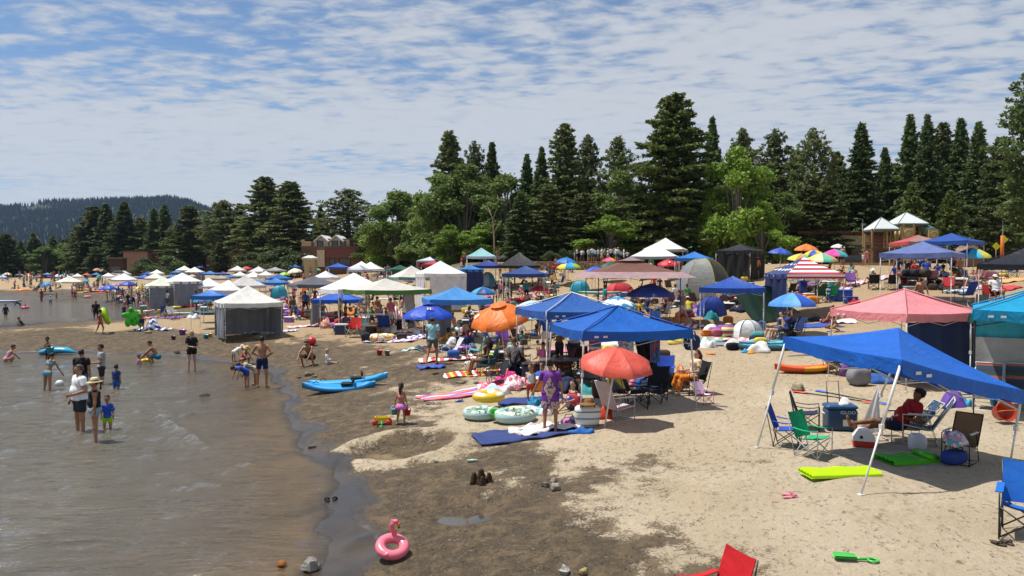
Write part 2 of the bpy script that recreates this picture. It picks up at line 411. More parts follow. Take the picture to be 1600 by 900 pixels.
def ground_mat():
 m = bpy.data.materials.new('beach_sand'); m.use_nodes = True; nt = m.node_tree; N = nt.nodes; L = nt.links; b = N['Principled BSDF']
 def at(n): a = N.new('ShaderNodeAttribute'); a.attribute_name = n; return a.outputs['Fac']
 tc = N.new('ShaderNodeTexCoord')
 def noise(sc, det=5, ro=0.6, dist=0.0, scale=(1, 1, 1)):
  mp = N.new('ShaderNodeMapping'); mp.inputs['Scale'].default_value = scale; L.new(tc.outputs['Object'], mp.inputs[0])
  n = N.new('ShaderNodeTexNoise'); n.inputs['Scale'].default_value = sc; n.inputs['Detail'].default_value = det; n.inputs['Roughness'].default_value = ro
  n.inputs['Distortion'].default_value = dist; L.new(mp.outputs[0], n.inputs['Vector']); return n.outputs['Fac']
 def mr(v, a, c, lo=0., hi=1., sm=True):
  q = N.new('ShaderNodeMapRange'); q.interpolation_type = 'SMOOTHSTEP' if sm else 'LINEAR'
  q.inputs['From Min'].default_value = a; q.inputs['From Max'].default_value = c; q.inputs['To Min'].default_value = lo; q.inputs['To Max'].default_value = hi
  L.new(v, q.inputs['Value']); return q.outputs[0]
 def mix(f, a, c, mode='MIX'):
  q = N.new('ShaderNodeMix'); q.data_type = 'RGBA'; q.blend_type = mode
  if isinstance(f, float): q.inputs['Factor'].default_value = f
  else: L.new(f, q.inputs['Factor'])
  for nm, w in (('A', a), ('B', c)):
   if isinstance(w, tuple): q.inputs[nm].default_value = w
   else: L.new(w, q.inputs[nm])
  return q.outputs['Result']
 def mth(op, a, c):
  q = N.new('ShaderNodeMath'); q.operation = op
  for i, w in enumerate((a, c)):
   if isinstance(w, (int, float)): q.inputs[i].default_value = w
   else: L.new(w, q.inputs[i])
  return q.outputs[0]
 big = noise(0.5, 4); mid = noise(3.0, 6, .65); fine = noise(22, 6, .75); speck = noise(10, 3, .5, 0.4, (1, .8, 1)); grain = noise(140, 2, .6)
 dry = mix(mr(big, .35, .65), (.45, .365, .245, 1), (.53, .44, .315, 1))
 dry = mix(at('far_brown'), dry, (.36, .255, .145, 1))
 dry = mix(mr(fine, .3, .75, 0, .45), dry, (.34, .255, .155, 1))
 dry = mix(mth('MULTIPLY', mr(speck, .66, .72), mr(noise(.9, 3), .48, .62)), dry, (.22, .155, .09, 1))
 wetc = mix(mr(mid, .35, .68), (.045, .033, .021, 1), (.150, .106, .060, 1))
 wetc = mix(mr(fine, .45, .75, 0, .6), wetc, (.27, .20, .12, 1))
 wf = mth('ADD', at('wet'), mr(fine, .3, .7, -.28, .28)); wf = mth('ADD', wf, mr(mid, .3, .7, -.3, .3))
 c = mix(mr(wf, .25, .75), dry, wetc)
 slick = mix(mr(big, .4, .6), (.035, .030, .027, 1), (.060, .045, .032, 1))
 c = mix(mr(mth('ADD', at('soak'), mr(mid, .3, .7, -.15, .15)), .35, .65), c, slick)
 bedc = mix(mr(big, .35, .65), (.27, .19, .105, 1), (.17, .125, .075, 1))
 sp = N.new('ShaderNodeSeparateXYZ'); L.new(tc.outputs['Object'], sp.inputs[0])
 c = mix(mr(sp.outputs[2], -.02, .005, 1, 0), c, bedc)
 soilc = mix(mr(mid, .4, .6), (.10, .085, .05, 1), (.16, .13, .08, 1)); soilc = mix(mr(big, .45, .6), soilc, (.06, .075, .025, 1))
 c = mix(at('soil'), c, soilc)
 L.new(c, b.inputs['Base Color'])
 ro = mr(mth('ADD', at('soak'), mr(mid, .3, .7, -.2, .2)), .4, .75, .92, .30)
 L.new(ro, b.inputs['Roughness']); b.inputs['Specular IOR Level'].default_value = 0.35
 vor = N.new('ShaderNodeTexVoronoi'); vor.inputs['Scale'].default_value = 3.2; vor.inputs['Randomness'].default_value = 1
 L.new(tc.outputs['Object'], vor.inputs['Vector'])
 hgt = mth('ADD', mth('MULTIPLY', mid, .9), mth('ADD', mth('MULTIPLY', fine, .35), mth('ADD', mth('MULTIPLY', grain, .06), mth('MULTIPLY', mr(vor.outputs['Distance'], 0, .35), .5))))
 hgt = mth('SUBTRACT', hgt, mth('MULTIPLY', mr(speck, .60, .70), .35))
 hgt = mth('MULTIPLY', hgt, mr(at('soak'), .2, .9, 1, .05))
 bp = N.new('ShaderNodeBump'); bp.inputs['Strength'].default_value = 0.9; bp.inputs['Distance'].default_value = 0.16
 L.new(hgt, bp.inputs['Height']); L.new(bp.outputs[0], b.inputs['Normal'])
 return m
me.materials.append(ground_mat())
go = bpy.data.objects.new('sand_ground', me); COL.objects.link(go); tag(go, 'trampled sandy beach, dark and wet beside the water, pale further up', None, kind='structure')
yw = np.exp(np.linspace(math.log(3.0), math.log(1200), 620)) - 8
tw = np.linspace(-1.15, 0.4, 420)
Yw, Tw = np.meshgrid(yw, tw, indexing='ij'); Xw = Tw * (Yw + 14)
Hw = height(Xw, Yw); Sw = shore(Xw, Yw)
depth = np.maximum(-Hw, 0)
wv = sstep(0, -1.2, Sw) * (0.075 * (fbm(Xw * .55 + .35 * Yw, Yw * 1.1, 3) - .5) + 0.045 * (fbm(Xw * 1.6 + .8 * Yw, Yw * 3.2, 3) - .5)) * sstep(90, 40, Yw)
crest = 0 * wv
# small breaking crests running in beside the shore
for (p0, p1, a) in (((250, 650), (322, 700), .055), ((285, 558), (360, 585), .03), ((210, 640), (262, 652), .03), ((300, 760), (385, 720), .03)):
 ax, ay = Z0(*p0); bx, by = Z0(*p1); ex, ey = bx - ax, by - ay; t = np.clip(((Xw - ax) * ex + (Yw - ay) * ey) / (ex * ex + ey * ey), 0, 1)
 dd = np.sqrt((Xw - ax - t * ex) ** 2 + (Yw - ay - t * ey) ** 2) + .5 * (fbm(Xw * 1.5, Yw * 1.5, 2) - .5)
 crest = crest + a * np.exp(-(dd / .13) ** 2) * (Sw < -.3)
wv = wv + crest
for (_a, _b) in ((125, 672), (149, 690), (168, 670), (128, 612), (159, 600), (182, 608), (75, 610), (300, 579), (247, 567), (384, 604)):
 _x, _y = Z0(_a, _b); q = np.sqrt((Xw - _x) ** 2 + (Yw - _y) ** 2); wv = wv + .022 * np.cos(q * 17) * np.exp(-q / .7)
me = grid_mesh('lake_water', Xw, Yw, 0.004 + wv, {'depth': depth, 'crest': crest}, keep=(Hw < 0.02) & (Sw < .25))
def water_mat():
 m = bpy.data.materials.new('lake_water'); m.use_nodes = True; nt = m.node_tree; N = nt.nodes; L = nt.links; N.clear()
 out = N.new('ShaderNodeOutputMaterial'); tc = N.new('ShaderNodeTexCoord')
 at = N.new('ShaderNodeAttribute'); at.attribute_name = 'depth'; ac = N.new('ShaderNodeAttribute'); ac.attribute_name = 'crest'
 def noise(sc, scale, rot, det=4, ro=.55, dist=0.3):
  mp = N.new('ShaderNodeMapping'); mp.inputs['Scale'].default_value = scale; mp.inputs['Rotation'].default_value = (0, 0, rot); L.new(tc.outputs['Object'], mp.inputs[0])
  n = N.new('ShaderNodeTexNoise'); n.inputs['Scale'].default_value = sc; n.inputs['Detail'].default_value = det; n.inputs['Roughness'].default_value = ro
  n.inputs['Distortion'].default_value = dist; L.new(mp.outputs[0], n.inputs['Vector']); return n.outputs['Fac']
 def mth(op, a, c):
  q = N.new('ShaderNodeMath'); q.operation = op
  for i, w in enumerate((a, c)):
   if isinstance(w, (int, float)): q.inputs[i].default_value = w
   else: L.new(w, q.inputs[i])
  return q.outputs[0]
 a = noise(1.0, (.7, 1.5, 1), R(-24)); b_ = noise(4.2, (.6, 1.5, 1), R(12), 5, .6); c_ = noise(13, (.7, 1.4, 1), R(-25), 3)
 h = mth('ADD', mth('ADD', mth('MULTIPLY', a, 1.0), mth('MULTIPLY', b_, .42)), mth('MULTIPLY', c_, .10))
 bp = N.new('ShaderNodeBump'); bp.inputs['Strength'].default_value = 1.0; bp.inputs['Distance'].default_value = 0.20; L.new(h, bp.inputs['Height'])
 fr = N.new('ShaderNodeFresnel'); fr.inputs['IOR'].default_value = 1.33; L.new(bp.outputs[0], fr.inputs['Normal'])
 gl = N.new('ShaderNodeBsdfGlossy'); gl.inputs['Roughness'].default_value = 0.06; L.new(bp.outputs[0], gl.inputs['Normal'])
 gl.inputs['Color'].default_value = (.86, .89, .93, 1)
 tr = N.new('ShaderNodeBsdfTransparent'); tr.inputs['Color'].default_value = (.80, .76, .66, 1)
 df = N.new('ShaderNodeBsdfDiffuse'); df.inputs['Color'].default_value = (.100, .087, .064, 1)
 mr = N.new('ShaderNodeMapRange'); mr.inputs['From Min'].default_value = 0.01; mr.inputs['From Max'].default_value = 0.26
 mr.inputs['To Min'].default_value = 0.12; mr.inputs['To Max'].default_value = 0.93; L.new(at.outputs['Fac'], mr.inputs['Value'])
 m1 = N.new('ShaderNodeMixShader'); L.new(mr.outputs[0], m1.inputs[0]); L.new(tr.outputs[0], m1.inputs[1]); L.new(df.outputs[0], m1.inputs[2])
 m2 = N.new('ShaderNodeMixShader'); L.new(fr.outputs[0], m2.inputs[0]); L.new(m1.outputs[0], m2.inputs[1]); L.new(gl.outputs[0], m2.inputs[2])
 foam = N.new('ShaderNodeBsdfDiffuse'); foam.inputs['Color'].default_value = (.75, .75, .73, 1)
 fm = mth('MULTIPLY', mth('GREATER_THAN', ac.outputs['Fac'], .045), mth('GREATER_THAN', noise(16, (1, 1, 1), 0, 5, .7), .60))
 m3 = N.new('ShaderNodeMixShader'); L.new(fm, m3.inputs[0]); L.new(m2.outputs[0], m3.inputs[1]); L.new(foam.outputs[0], m3.inputs[2])
 L.new(m3.outputs[0], out.inputs['Surface']); return m
WATM = water_mat()
me.materials.append(WATM)
wo = bpy.data.objects.new('lake_water', me); COL.objects.link(wo); tag(wo, 'shallow rippled lake water over brown sand', None, kind='structure')
# ------------------------------------------------------------------ hill with its forest
RIDGE = [(-500, 345), (-250, 338), (-80, 333), (0, 330), (40, 328), (80, 324), (130, 321), (180, 317), (220, 315), (265, 316), (300, 323), (330, 335), (370, 352), (450, 375), (600, 400), (800, 415)]
rx = np.array([p[0] for p in RIDGE], float); ry = np.array([p[1] for p in RIDGE], float)
HD = 3000.0
def hill_h(x, y):
 px = 800 + x / (y + 1e-6) * FPX
 top = CAM_H + (420 - np.interp(px, rx, ry)) / FPX * HD
 f = np.where(y < HD, sstep(1500, HD, y) ** 1.1, sstep(4300, HD, y))
 return top * f + 25 * (fbm(x / 160, y / 160, 4) - .5) * f * 1.6
yy2 = np.linspace(1500, 4200, 120); tt2 = np.linspace(-1.2, 0.05, 160)
Yh, Th = np.meshgrid(yy2, tt2, indexing='ij'); Xh = Th * Yh
me = grid_mesh('hill', Xh, Yh, hill_h(Xh, Yh) + 2, {})
me.materials.append(mat((.020, .034, .020), .9, 'stone'))
ho = bpy.data.objects.new('hill', me); COL.objects.link(ho); tag(ho, 'long forested hill beyond the lake shore', None, kind='structure')
def leaf_mat(name, c1, c2, c3=None, rough=.6):
 m = bpy.data.materials.new(name); m.use_nodes = True; nt = m.node_tree; N = nt.nodes; L = nt.links; b = N['Principled BSDF']
 g = N.new('ShaderNodeNewGeometry'); oi = N.new('ShaderNodeObjectInfo')
 cr = N.new('ShaderNodeValToRGB'); cr.color_ramp.elements[0].color = c1 + (1,); cr.color_ramp.elements[1].color = c2 + (1,)
 if c3: e = cr.color_ramp.elements.new(.93); e.color = c3 + (1,); cr.color_ramp.elements[1].position = .88
 L.new(g.outputs['Random Per Island'], cr.inputs[0])
 hs = N.new('ShaderNodeHueSaturation'); L.new(cr.outputs[0], hs.inputs['Color'])
 mr = N.new('ShaderNodeMapRange'); mr.inputs['To Min'].default_value = .75; mr.inputs['To Max'].default_value = 1.25; L.new(oi.outputs['Random'], mr.inputs['Value'])
 L.new(mr.outputs[0], hs.inputs['Value'])
 L.new(hs.outputs[0], b.inputs['Base Color']); b.inputs['Roughness'].default_value = rough; b.inputs['Specular IOR Level'].default_value = .25
 t = N.new('ShaderNodeBsdfTranslucent'); L.new(hs.outputs[0], t.inputs['Color'])
 ms = N.new('ShaderNodeMixShader'); ms.inputs[0].default_value = .34; L.new(b.outputs[0], ms.inputs[1]); L.new(t.outputs[0], ms.inputs[2])
 L.new(ms.outputs[0], N['Material Output'].inputs['Surface']); return m
M_FIR = leaf_mat('fir_needles', (.060, .098, .036), (.155, .21, .068))
M_PINE = leaf_mat('pine_needles', (.080, .125, .044), (.18, .24, .075), (.15, .16, .055))
M_FIRY = leaf_mat('sunny_fir_needles', (.068, .105, .028), (.18, .225, .05))  # yellower green than the plain fir needles
M_DEC = leaf_mat('broad_leaves', (.10, .155, .042), (.21, .285, .075))
M_DECB = leaf_mat('bright_leaves', (.13, .22, .03), (.25, .37, .055))
M_WIL = leaf_mat('willow_leaves', (.065, .095, .035), (.13, .17, .07))
M_HILL = leaf_mat('hill_trees', (.014, .030, .020), (.024, .044, .026))
M_BARK = mat((.14, .105, .08), .9, 'wood'); M_BARKG = mat((.22, .19, .16), .9, 'wood')
rs = np.random.RandomState(3)
V = []; F = []; c = 0
def cone_trees(pts, hs_, name, label, matl, layers=2):
 V = []; F = []; b = 0
 for (x, y, z), h in zip(pts, hs_):
  w = h * rs.uniform(.13, .22)
  for l in range(layers):
   z0 = z + h * (.05 + .42 * l); z1 = z + h * (0.75 + .25 * l); ww = w * (1 - .42 * l); a0 = rs.rand() * 6
   for k in range(5): V.append((x + ww * math.cos(a0 + k * 1.2566), y + ww * math.sin(a0 + k * 1.2566), z0 + rs.uniform(-.04, .04) * h))
   V.append((x, y, z1))
   for k in range(5): F.append((b + k, b + (k + 1) % 5, b + 5))
   b += 6
 me = bpy.data.meshes.new(name); me.from_pydata(V, [], F); me.materials.append(matl)
 o = bpy.data.objects.new(name, me); COL.objects.link(o); tag(o, label, None, kind='stuff'); return o
N_H = 14000
hy = HD - rs.power(1.2, N_H) * 0 - rs.rand(N_H) * 1350 + 60; ht = rs.uniform(-.80, -.32, N_H) * 1.0
hx = ht * hy; hz = hill_h(hx, hy)
pxx = 800 + hx / hy * FPX; pyy = 420 - (hz - CAM_H) / hy * FPX
rock = (((pxx - 58) / 26) ** 2 + ((pyy - 328) / 7) ** 2 < 1) & (rs.rand(N_H) < .8)
keep = ~rock
cone_trees(list(zip(hx[keep], hy[keep], hz[keep])), rs.uniform(13, 25, keep.sum()), 'hill_forest', 'dark evergreen forest covering the far hill', M_HILL)
# woodland filling the flat land between the hill and the village trees
nf = 1500
fy = rs.uniform(420, 1500, nf); fx = fy * rs.uniform(-.80, .15, nf)
cone_trees(list(zip(fx, fy, fx * 0 + 4)), rs.uniform(12, 24, nf), 'distant_woods', 'mass of woodland behind the village at the foot of the hill', M_HILL, 2)
# air that fades the far things
HAZE_D = 0.45e-4
hb = MB(); hb.box((-200, 2050, 245), (7400, 4600, 510))
hz_o = hb.build('haze', [bpy.data.materials.new('haze_air')]); tag(hz_o, 'thin bluish summer haze', None, kind='stuff')
hm = hz_o.data.materials[0]; hm.use_nodes = True; hm.node_tree.nodes.clear()
_o = hm.node_tree.nodes.new('ShaderNodeOutputMaterial'); _v = hm.node_tree.nodes.new('ShaderNodeVolumePrincipled')
_v.inputs['Density'].default_value = HAZE_D; _v.inputs['Color'].default_value = (.45, .65, 1.0, 1); _v.inputs['Anisotropy'].default_value = 0.2
hm.node_tree.links.new(_v.outputs[0], _o.inputs['Volume'])
# ------------------------------------------------------------------ trees
def quads_mesh(name, C, U, W, matl, extra=None):
 """leaf clumps: small bent four-sided faces around centres C with half-axes U and W"""
 n = len(C); fold = np.cross(U, W); fold = fold / (np.linalg.norm(fold, axis=1)[:, None] + 1e-9) * np.linalg.norm(U, axis=1)[:, None] * .25
 V = np.stack([C - U * .9 - fold, C - W + fold * .2, C + U - fold, C + W + fold * .2], 1).reshape(-1, 3)
 F = np.arange(4 * n, dtype='i')
 me = bpy.data.meshes.new(name); me.vertices.add(4 * n); me.vertices.foreach_set('co', V.ravel().astype('f'))
 me.loops.add(4 * n); me.loops.foreach_set('vertex_index', F)
 me.polygons.add(n); me.polygons.foreach_set('loop_start', np.arange(0, 4 * n, 4, dtype='i')); me.update(calc_edges=True)
 me.materials.append(matl); return me
def rdir(n, rs):
 v = rs.normal(size=(n, 3)); return v / np.linalg.norm(v, axis=1)[:, None]
def conifer(name, H, Rb, seed, matl, style='fir', n=9000, trunk_show=.06, leafsz=.30, bark=M_BARK):
 rs = np.random.RandomState(seed); C = []; U = []; W = []; tb = MB()
 tb.tube([(0, 0, -1), (0, 0, .3 * H), (.1, 0, .65 * H), (0, .05, .97 * H)], [.022 * H, .017 * H, .010 * H, .002 * H], 8)
 z = trunk_show * H; levels = []
 while z < .985 * H:
  levels.append(z); z += H * (.026 if style == 'fir' else .040) * (1 - .45 * z / H) * rs.uniform(.8, 1.2)
 br = []
 lean = rs.uniform(-.15, .15, 2)
 for z in levels:
  t = (z / H - trunk_show) / (1 - trunk_show)
  if style == 'fir': rr = Rb * (1 - t) ** .85 * (.55 + .45 * min(1, t / .12)) + .12
  elif style == 'pine': rr = Rb * (math.sin(PI * min(1, (t * .86 + .17))) ** .8) * (1 - .25 * t)
  else: rr = Rb * min(1, t / .25 + .35) * (1 - max(0, t - .25) / .78) ** .7
  nb = int({'fir': 7, 'pine': 5, 'mix': 6}[style] + rs.randint(0, 3))
  a0 = rs.rand() * 6.28
  for k in range(nb):
   a = a0 + 6.283 * k / nb + rs.uniform(-.35, .35); L = rr * rs.uniform(.55, 1.18) * (.72 if rs.rand() < .12 else 1)
   up = {'fir': -.22 + .5 * t, 'pine': .15 + .35 * t, 'mix': -.05 + .45 * t}[style] + rs.uniform(-.12, .12)
   br.append((z, a, L, up))
 tot = sum(b[2] for b in br) + 1e-6
 for (z, a, L, up) in br:
  if L < .1: continue
  m = max(4, int(n * L / tot)); s = rs.rand(m) ** (.62 if style != 'pine' else .42)
  sp = .16 + .15 * L if style == 'fir' else .2 + .17 * L
  d = np.array([math.cos(a), math.sin(a), 0]); sd = np.array([-math.sin(a), math.cos(a), 0])
  base = d[None] * (s * L)[:, None]; droop = up * s * L - (.10 if style != 'pine' else -.06) * (s * L) ** 2 * .35
  if style == 'pine':
   nt = max(2, int(L * 1.5)); ci = rs.randint(0, nt, m); cs = (np.linspace(.45, 1, nt))[ci]; co = rs.uniform(-.33, .33, nt)[ci] * L
   off = rdir(m, rs) * (rs.rand(m) ** .5)[:, None] * (.34 + .05 * L)
   P = d[None] * (cs * L)[:, None] + sd[None] * (co * cs)[:, None] + off * np.array([1, 1, .8]); P[:, 2] += z + up * cs * L
  else:
   lat = rs.normal(size=m) * sp * (1.15 - s) * 1.1
   P = base + sd[None] * lat[:, None]; P[:, 2] += z + droop + rs.normal(size=m) * .10 - np.abs(lat) * .12
  P[:, 0] += lean[0] * (z / H) ** 2; P[:, 1] += lean[1] * (z / H) ** 2
  dirs = d[None] * .8 + rdir(m, rs) * .75; dirs /= np.linalg.norm(dirs, axis=1)[:, None]
  if style == 'pine': dirs = rdir(m, rs) + np.array([0, 0, .35]); dirs /= np.linalg.norm(dirs, axis=1)[:, None]
  w = np.cross(dirs, rdir(m, rs)); w /= np.linalg.norm(w, axis=1)[:, None] + 1e-6
  sz = leafsz * rs.uniform(.6, 1.3, m)
  C.append(P); U.append(dirs * sz[:, None]); W.append(w * (sz * .42)[:, None])
  if L > .9: tb.tube([(0, 0, z - .1), tuple(d * L * .5 + np.array([0, 0, z + up * L * .5])), tuple(d * L * .85 + np.array([0, 0, z + up * L * .8]))], [.012 * H * (1 - t * .7) * .35 + .015, .03, .012], 4)
 return tb.mesh('trunk', [bark]), quads_mesh('crown', np.concatenate(C), np.concatenate(U), np.concatenate(W), matl)
def broadleaf(name, H, Rb, seed, matl, n=11000, low=.12, leafsz=.24, lobes=26, bark=M_BARKG):
 rs = np.random.RandomState(seed); tb = MB()
 tops = []
 for k in range(3 + rs.randint(0, 2)):
  a = rs.rand() * 6.28; r = Rb * .35 * rs.rand()
  top = (r * math.cos(a), r * math.sin(a), H * rs.uniform(.7, .9)); tops.append(top)
  tb.tube([(0, 0, -1), (top[0] * .25, top[1] * .25, H * .3), (top[0] * .7, top[1] * .7, H * .6), top], [.016 * H, .012 * H, .007 * H, .02], 7)
 C = []; U = []; W = []
 for k in range(lobes):
  t = rs.rand() ** .9; z = H * (low + (1 - low) * t * .93); env = Rb * (math.sin(PI * min(1, .18 + .80 * t)) ** .65)
  a = rs.rand() * 6.28; r = env * rs.uniform(.35, .85) * (1 if t < .85 else .4)
  c = np.array([r * math.cos(a), r * math.sin(a), z]); lr = Rb * rs.uniform(.22, .42) * (1 - .35 * t)
  m = int(n / lobes * rs.uniform(.7, 1.3)); dd = rdir(m, rs); rad = lr * rs.rand(m) ** .38
  P = c + dd * rad[:, None] * np.array([1, 1, .78]) + rs.normal(size=(m, 3)) * .12
  P += (rs.rand(m) < .10)[:, None] * rdir(m, rs) * lr * .5
  u = rdir(m, rs); w = np.cross(u, rdir(m, rs)); w /= np.linalg.norm(w, axis=1)[:, None] + 1e-6; sz = leafsz * rs.uniform(.6, 1.35, m)
  C.append(P); U.append(u * sz[:, None]); W.append(w * (sz * .6)[:, None])
  tb.tube([(0, 0, H * max(.1, low)), tuple(c * np.array([.5, .5, .8])), tuple(c)], [.006 * H, .004 * H, .02], 4)
 return tb.mesh('trunk', [bark]), quads_mesh('crown', np.concatenate(C), np.concatenate(U), np.concatenate(W), matl)
TP = {}
for i in range(4): TP['fir', i] = conifer('fir', 22, 3.6 + .35 * (i % 2), 20 + i, M_FIR, 'fir', 13000, .05)
for i in range(3): TP['mix', i] = conifer('mix', 22, 4.1, 40 + i, M_PINE, 'mix', 13000, .08, .32)
for i in range(4): TP['pine', i] = conifer('pine', 22, 3.5 + .3 * i, 60 + i, M_PINE, 'pine', 7000, .22, .30)
TP['big', 0] = conifer('big', 22, 5.3, 80, M_FIRY, 'mix', 24000, .08, .27)
TP['dpine', 0] = conifer('dpine', 22, 3.9, 77, M_FIR, 'pine', 14000, .12, .24)
TP['yfir', 0] = conifer('yfir', 10, 3.0, 81, M_FIRY, 'fir', 6000, .02, .24)
for i in range(3): TP['dec', i] = broadleaf('dec', 14, 4.2, 90 + i, M_DEC, 13000, .14, .21, 30)
for i in range(2): TP['bright', i] = broadleaf('bright', 14, 4.6, 95 + i, M_DECB, 10500, .16, .22, 26)
for i in range(2): TP['willow', i] = broadleaf('willow', 5, 3.6, 98 + i, M_WIL, 6000, .0, .17, 22)
HTP = {'dpine': 22, 'fir': 22, 'mix': 22, 'pine': 22, 'big': 22, 'yfir': 10, 'dec': 14, 'bright': 14, 'willow': 5}
RTP = {'dpine': 4.0, 'fir': 3.7, 'mix': 4.1, 'pine': 3.9, 'big': 5.0, 'yfir': 2.9, 'dec': 4.6, 'bright': 5.0, 'willow': 3.9}
NAME = {'dpine': 'pine_tree', 'fir': 'fir_tree', 'mix': 'conifer_tree', 'pine': 'pine_tree', 'big': 'fir_tree', 'yfir': 'young_fir_tree', 'dec': 'broadleaf_tree', 'bright': 'broadleaf_tree', 'willow': 'willow_bush'}
DESC = {'dpine': 'dark pine', 'fir': 'dark pointed fir', 'mix': 'bushy green conifer', 'pine': 'open crowned pine', 'big': 'huge broad fir', 'yfir': 'small yellow-green fir', 'dec': 'mid-green leafy tree', 'bright': 'bright yellow-green leafy tree', 'willow': 'rounded pale willow bush'}
TREES = []
TREE_ITEMS = []
def tree(kind, px, top, d, w=None, i=0, label=None, row='treeline'):
 pr = TP[kind, i % sum(1 for k in TP if k[0] == kind)]
 g = A(px, d); H = ZD(top, d) - g.z
 s = H / HTP[kind]; sx = s if w is None else (w * 1.38 / FPX * d / 2) / RTP[kind]
 sx = max(.8 * s, min(2.2 * s, sx))
 r = empty(NAME[kind], g, rng.uniform(0, 6.28)); r.scale = (sx, sx, s)
 for nm, me in (('trunk', pr[0]), ('crown', pr[1])):
  o = bpy.data.objects.new(nm, me); COL.objects.link(o); o.parent = r
 r['category'] = 'tree' if kind != 'willow' else 'bush'
 TREE_ITEMS.append((r, kind, px, label, row, d))
 return r
T = tree
# the pines and firs that stand out against the sky, right to left
for k, px, top, d, w, i, lb in [
 ('dpine', 1618, 84, 70, 96, 0, 'tall dark pine cut by the right edge of the photo'),
 ('mix', 1562, 212, 92, 60, 0, None), ('fir', 1525, 187, 100, 62, 1, None), ('fir', 1500, 181, 108, 60, 0, None),
 ('mix', 1470, 191, 112, 60, 1, None), ('fir', 1447, 177, 104, 62, 2, None), ('fir', 1421, 177, 108, 66, 3, None), ('mix', 1396, 252, 118, 46, 2, None),
 ('fir', 1380, 228, 110, 50, 1, None), ('fir', 1344, 190, 104, 74, 0, 'tall sharply pointed fir rising alone behind the left playground roof'),
 ('mix', 1322, 262, 112, 50, 0, None), ('mix', 1305, 236, 108, 56, 1, None), ('pine', 1270, 194, 100, 62, 2, 'open crowned pine with clear gaps, left of the tall pointed fir'),
 ('mix', 1243, 232, 112, 50, 2, None), ('pine', 1210, 194, 108, 60, 1, None), ('mix', 1186, 255, 112, 44, 1, None), ('pine', 1157, 194, 112, 56, 0, None),
 ('fir', 1112, 181, 118, 54, 2, 'dark narrow fir just right of the huge broad fir'),
 ('big', 1050, 144, 98, 134, 0, 'huge broad fir, the tallest tree at the middle of the treeline'),
 ('pine', 966, 207, 112, 56, 3, None), ('pine', 918, 205, 116, 54, 0, None), ('mix', 883, 192, 108, 72, 1, 'tall dark conifer rising behind the stone wall'),
 ('fir', 846, 228, 110, 50, 2, None), ('fir', 823, 238, 114, 46, 1, None), ('fir', 768, 219, 128, 52, 0, None), ('pine', 742, 215, 130, 40, 2, None),
 ('mix', 701, 203, 126, 68, 0, 'dark conifer topping the leafy trees left of the middle'),
 ('mix', 636, 300, 150, 44, 2, None), ('pine', 545, 291, 170, 82, 3, 'round topped pine standing over the dormered lodge'),
 ('fir', 502, 322, 195, 44, 2, None), ('mix', 456, 282, 180, 92, 0, 'wide dark conifer left of the dormered lodge'), ('mix', 414, 276, 190, 84, 1, 'tall conifer, left one of the pair beside the lodge'),
 ('mix', 375, 316, 215, 36, 2, None), ('pine', 350, 309, 210, 70, 1, 'round topped dark pine above the utility pole'),
 ('mix', 298, 320, 230, 72, 0, None), ('fir', 259, 318, 250, 44, 1, None), ('fir', 241, 324, 250, 40, 0, None), ('mix', 222, 338, 262, 44, 2, None), ('fir', 194, 314, 262, 60, 3, None),
 ('fir', 168, 316, 270, 52, 0, None), ('mix', 148, 322, 275, 66, 1, None), ('mix', 128, 350, 285, 52, 2, None), ('fir', 84, 368, 320, 36, 1, None), ('fir', 52, 363, 330, 36, 3, None),
 ('mix', 20, 372, 335, 60, 0, None), ('mix', 320, 360, 235, 54, 1, None), ('mix', 275, 352, 240, 50, 2, None)]:
 T(k, px, top, d, w, i, lb, 'skyline')
# front row of leafy trees and young firs
for k, px, top, d, w, i, lb in [
 ('yfir', 1425, 286, 92, 62, 0, 'young yellow-green fir between the two playground roofs'), ('yfir', 1481, 298, 92, 56, 0, 'young yellow-green fir right of the playground tower'),
 ('bright', 1150, 226, 92, 104, 0, 'bright yellow-green leafy tree with a visible dark trunk, right of the huge fir'), ('bright', 1190, 312, 90, 80, 1, None),
 ('bright', 1112, 300, 94, 60, 1, None), ('dec', 1222, 300, 96, 74, 2, None), ('mix', 1262, 290, 97, 74, 0, None), ('mix', 1290, 290, 97, 70, 0, None),
 ('mix', 1002, 290, 100, 66, 0, None), ('dec', 968, 262, 104, 80, 1, None), ('bright', 950, 335, 97, 100, 0, None), ('mix', 912, 300, 100, 74, 2, None),
 ('mix', 858, 290, 101, 70, 0, None), ('dec', 790, 268, 106, 96, 1, 'tall leafy tree with pale bare twigs left of the dark conifers'), ('fir', 812, 300, 100, 66, 2, None),
 ('dec', 728, 255, 112, 96, 2, None), ('dec', 686, 254, 115, 88, 0, 'dense rounded leafy tree whose shoulder meets the sky left of the middle'),
 ('bright', 704, 350, 104, 70, 1, 'low bright leafy tree above the red canopy'), ('bright', 750, 352, 102, 66, 0, None), ('dec', 655, 318, 122, 66, 1, None),
 ('dec', 622, 298, 135, 96, 2, None), ('bright', 596, 336, 140, 64, 1, None), ('dec', 582, 345, 150, 56, 0, None),
 ('willow', 440, 388, 150, 92, 0, 'rounded pale willow bush left of the lifeguard booth'), ('willow', 395, 396, 165, 60, 1, None), ('willow', 262, 402, 190, 62, 1, None),
 ('dec', 98, 374, 300, 62, 0, None), ('dec', 70, 384, 290, 56, 1, None), ('dec', 118, 388, 280, 44, 2, None), ('dec', 35, 392, 310, 52, 2, None), ('willow', 225, 404, 200, 50, 0, None),
 ('mix', 345, 378, 190, 40, 1, None), ('mix', 150, 385, 262, 56, 0, None), ('mix', 20, 400, 300, 50, 1, None)]:
 T(k, px, top, d, w, i, lb, 'front row')
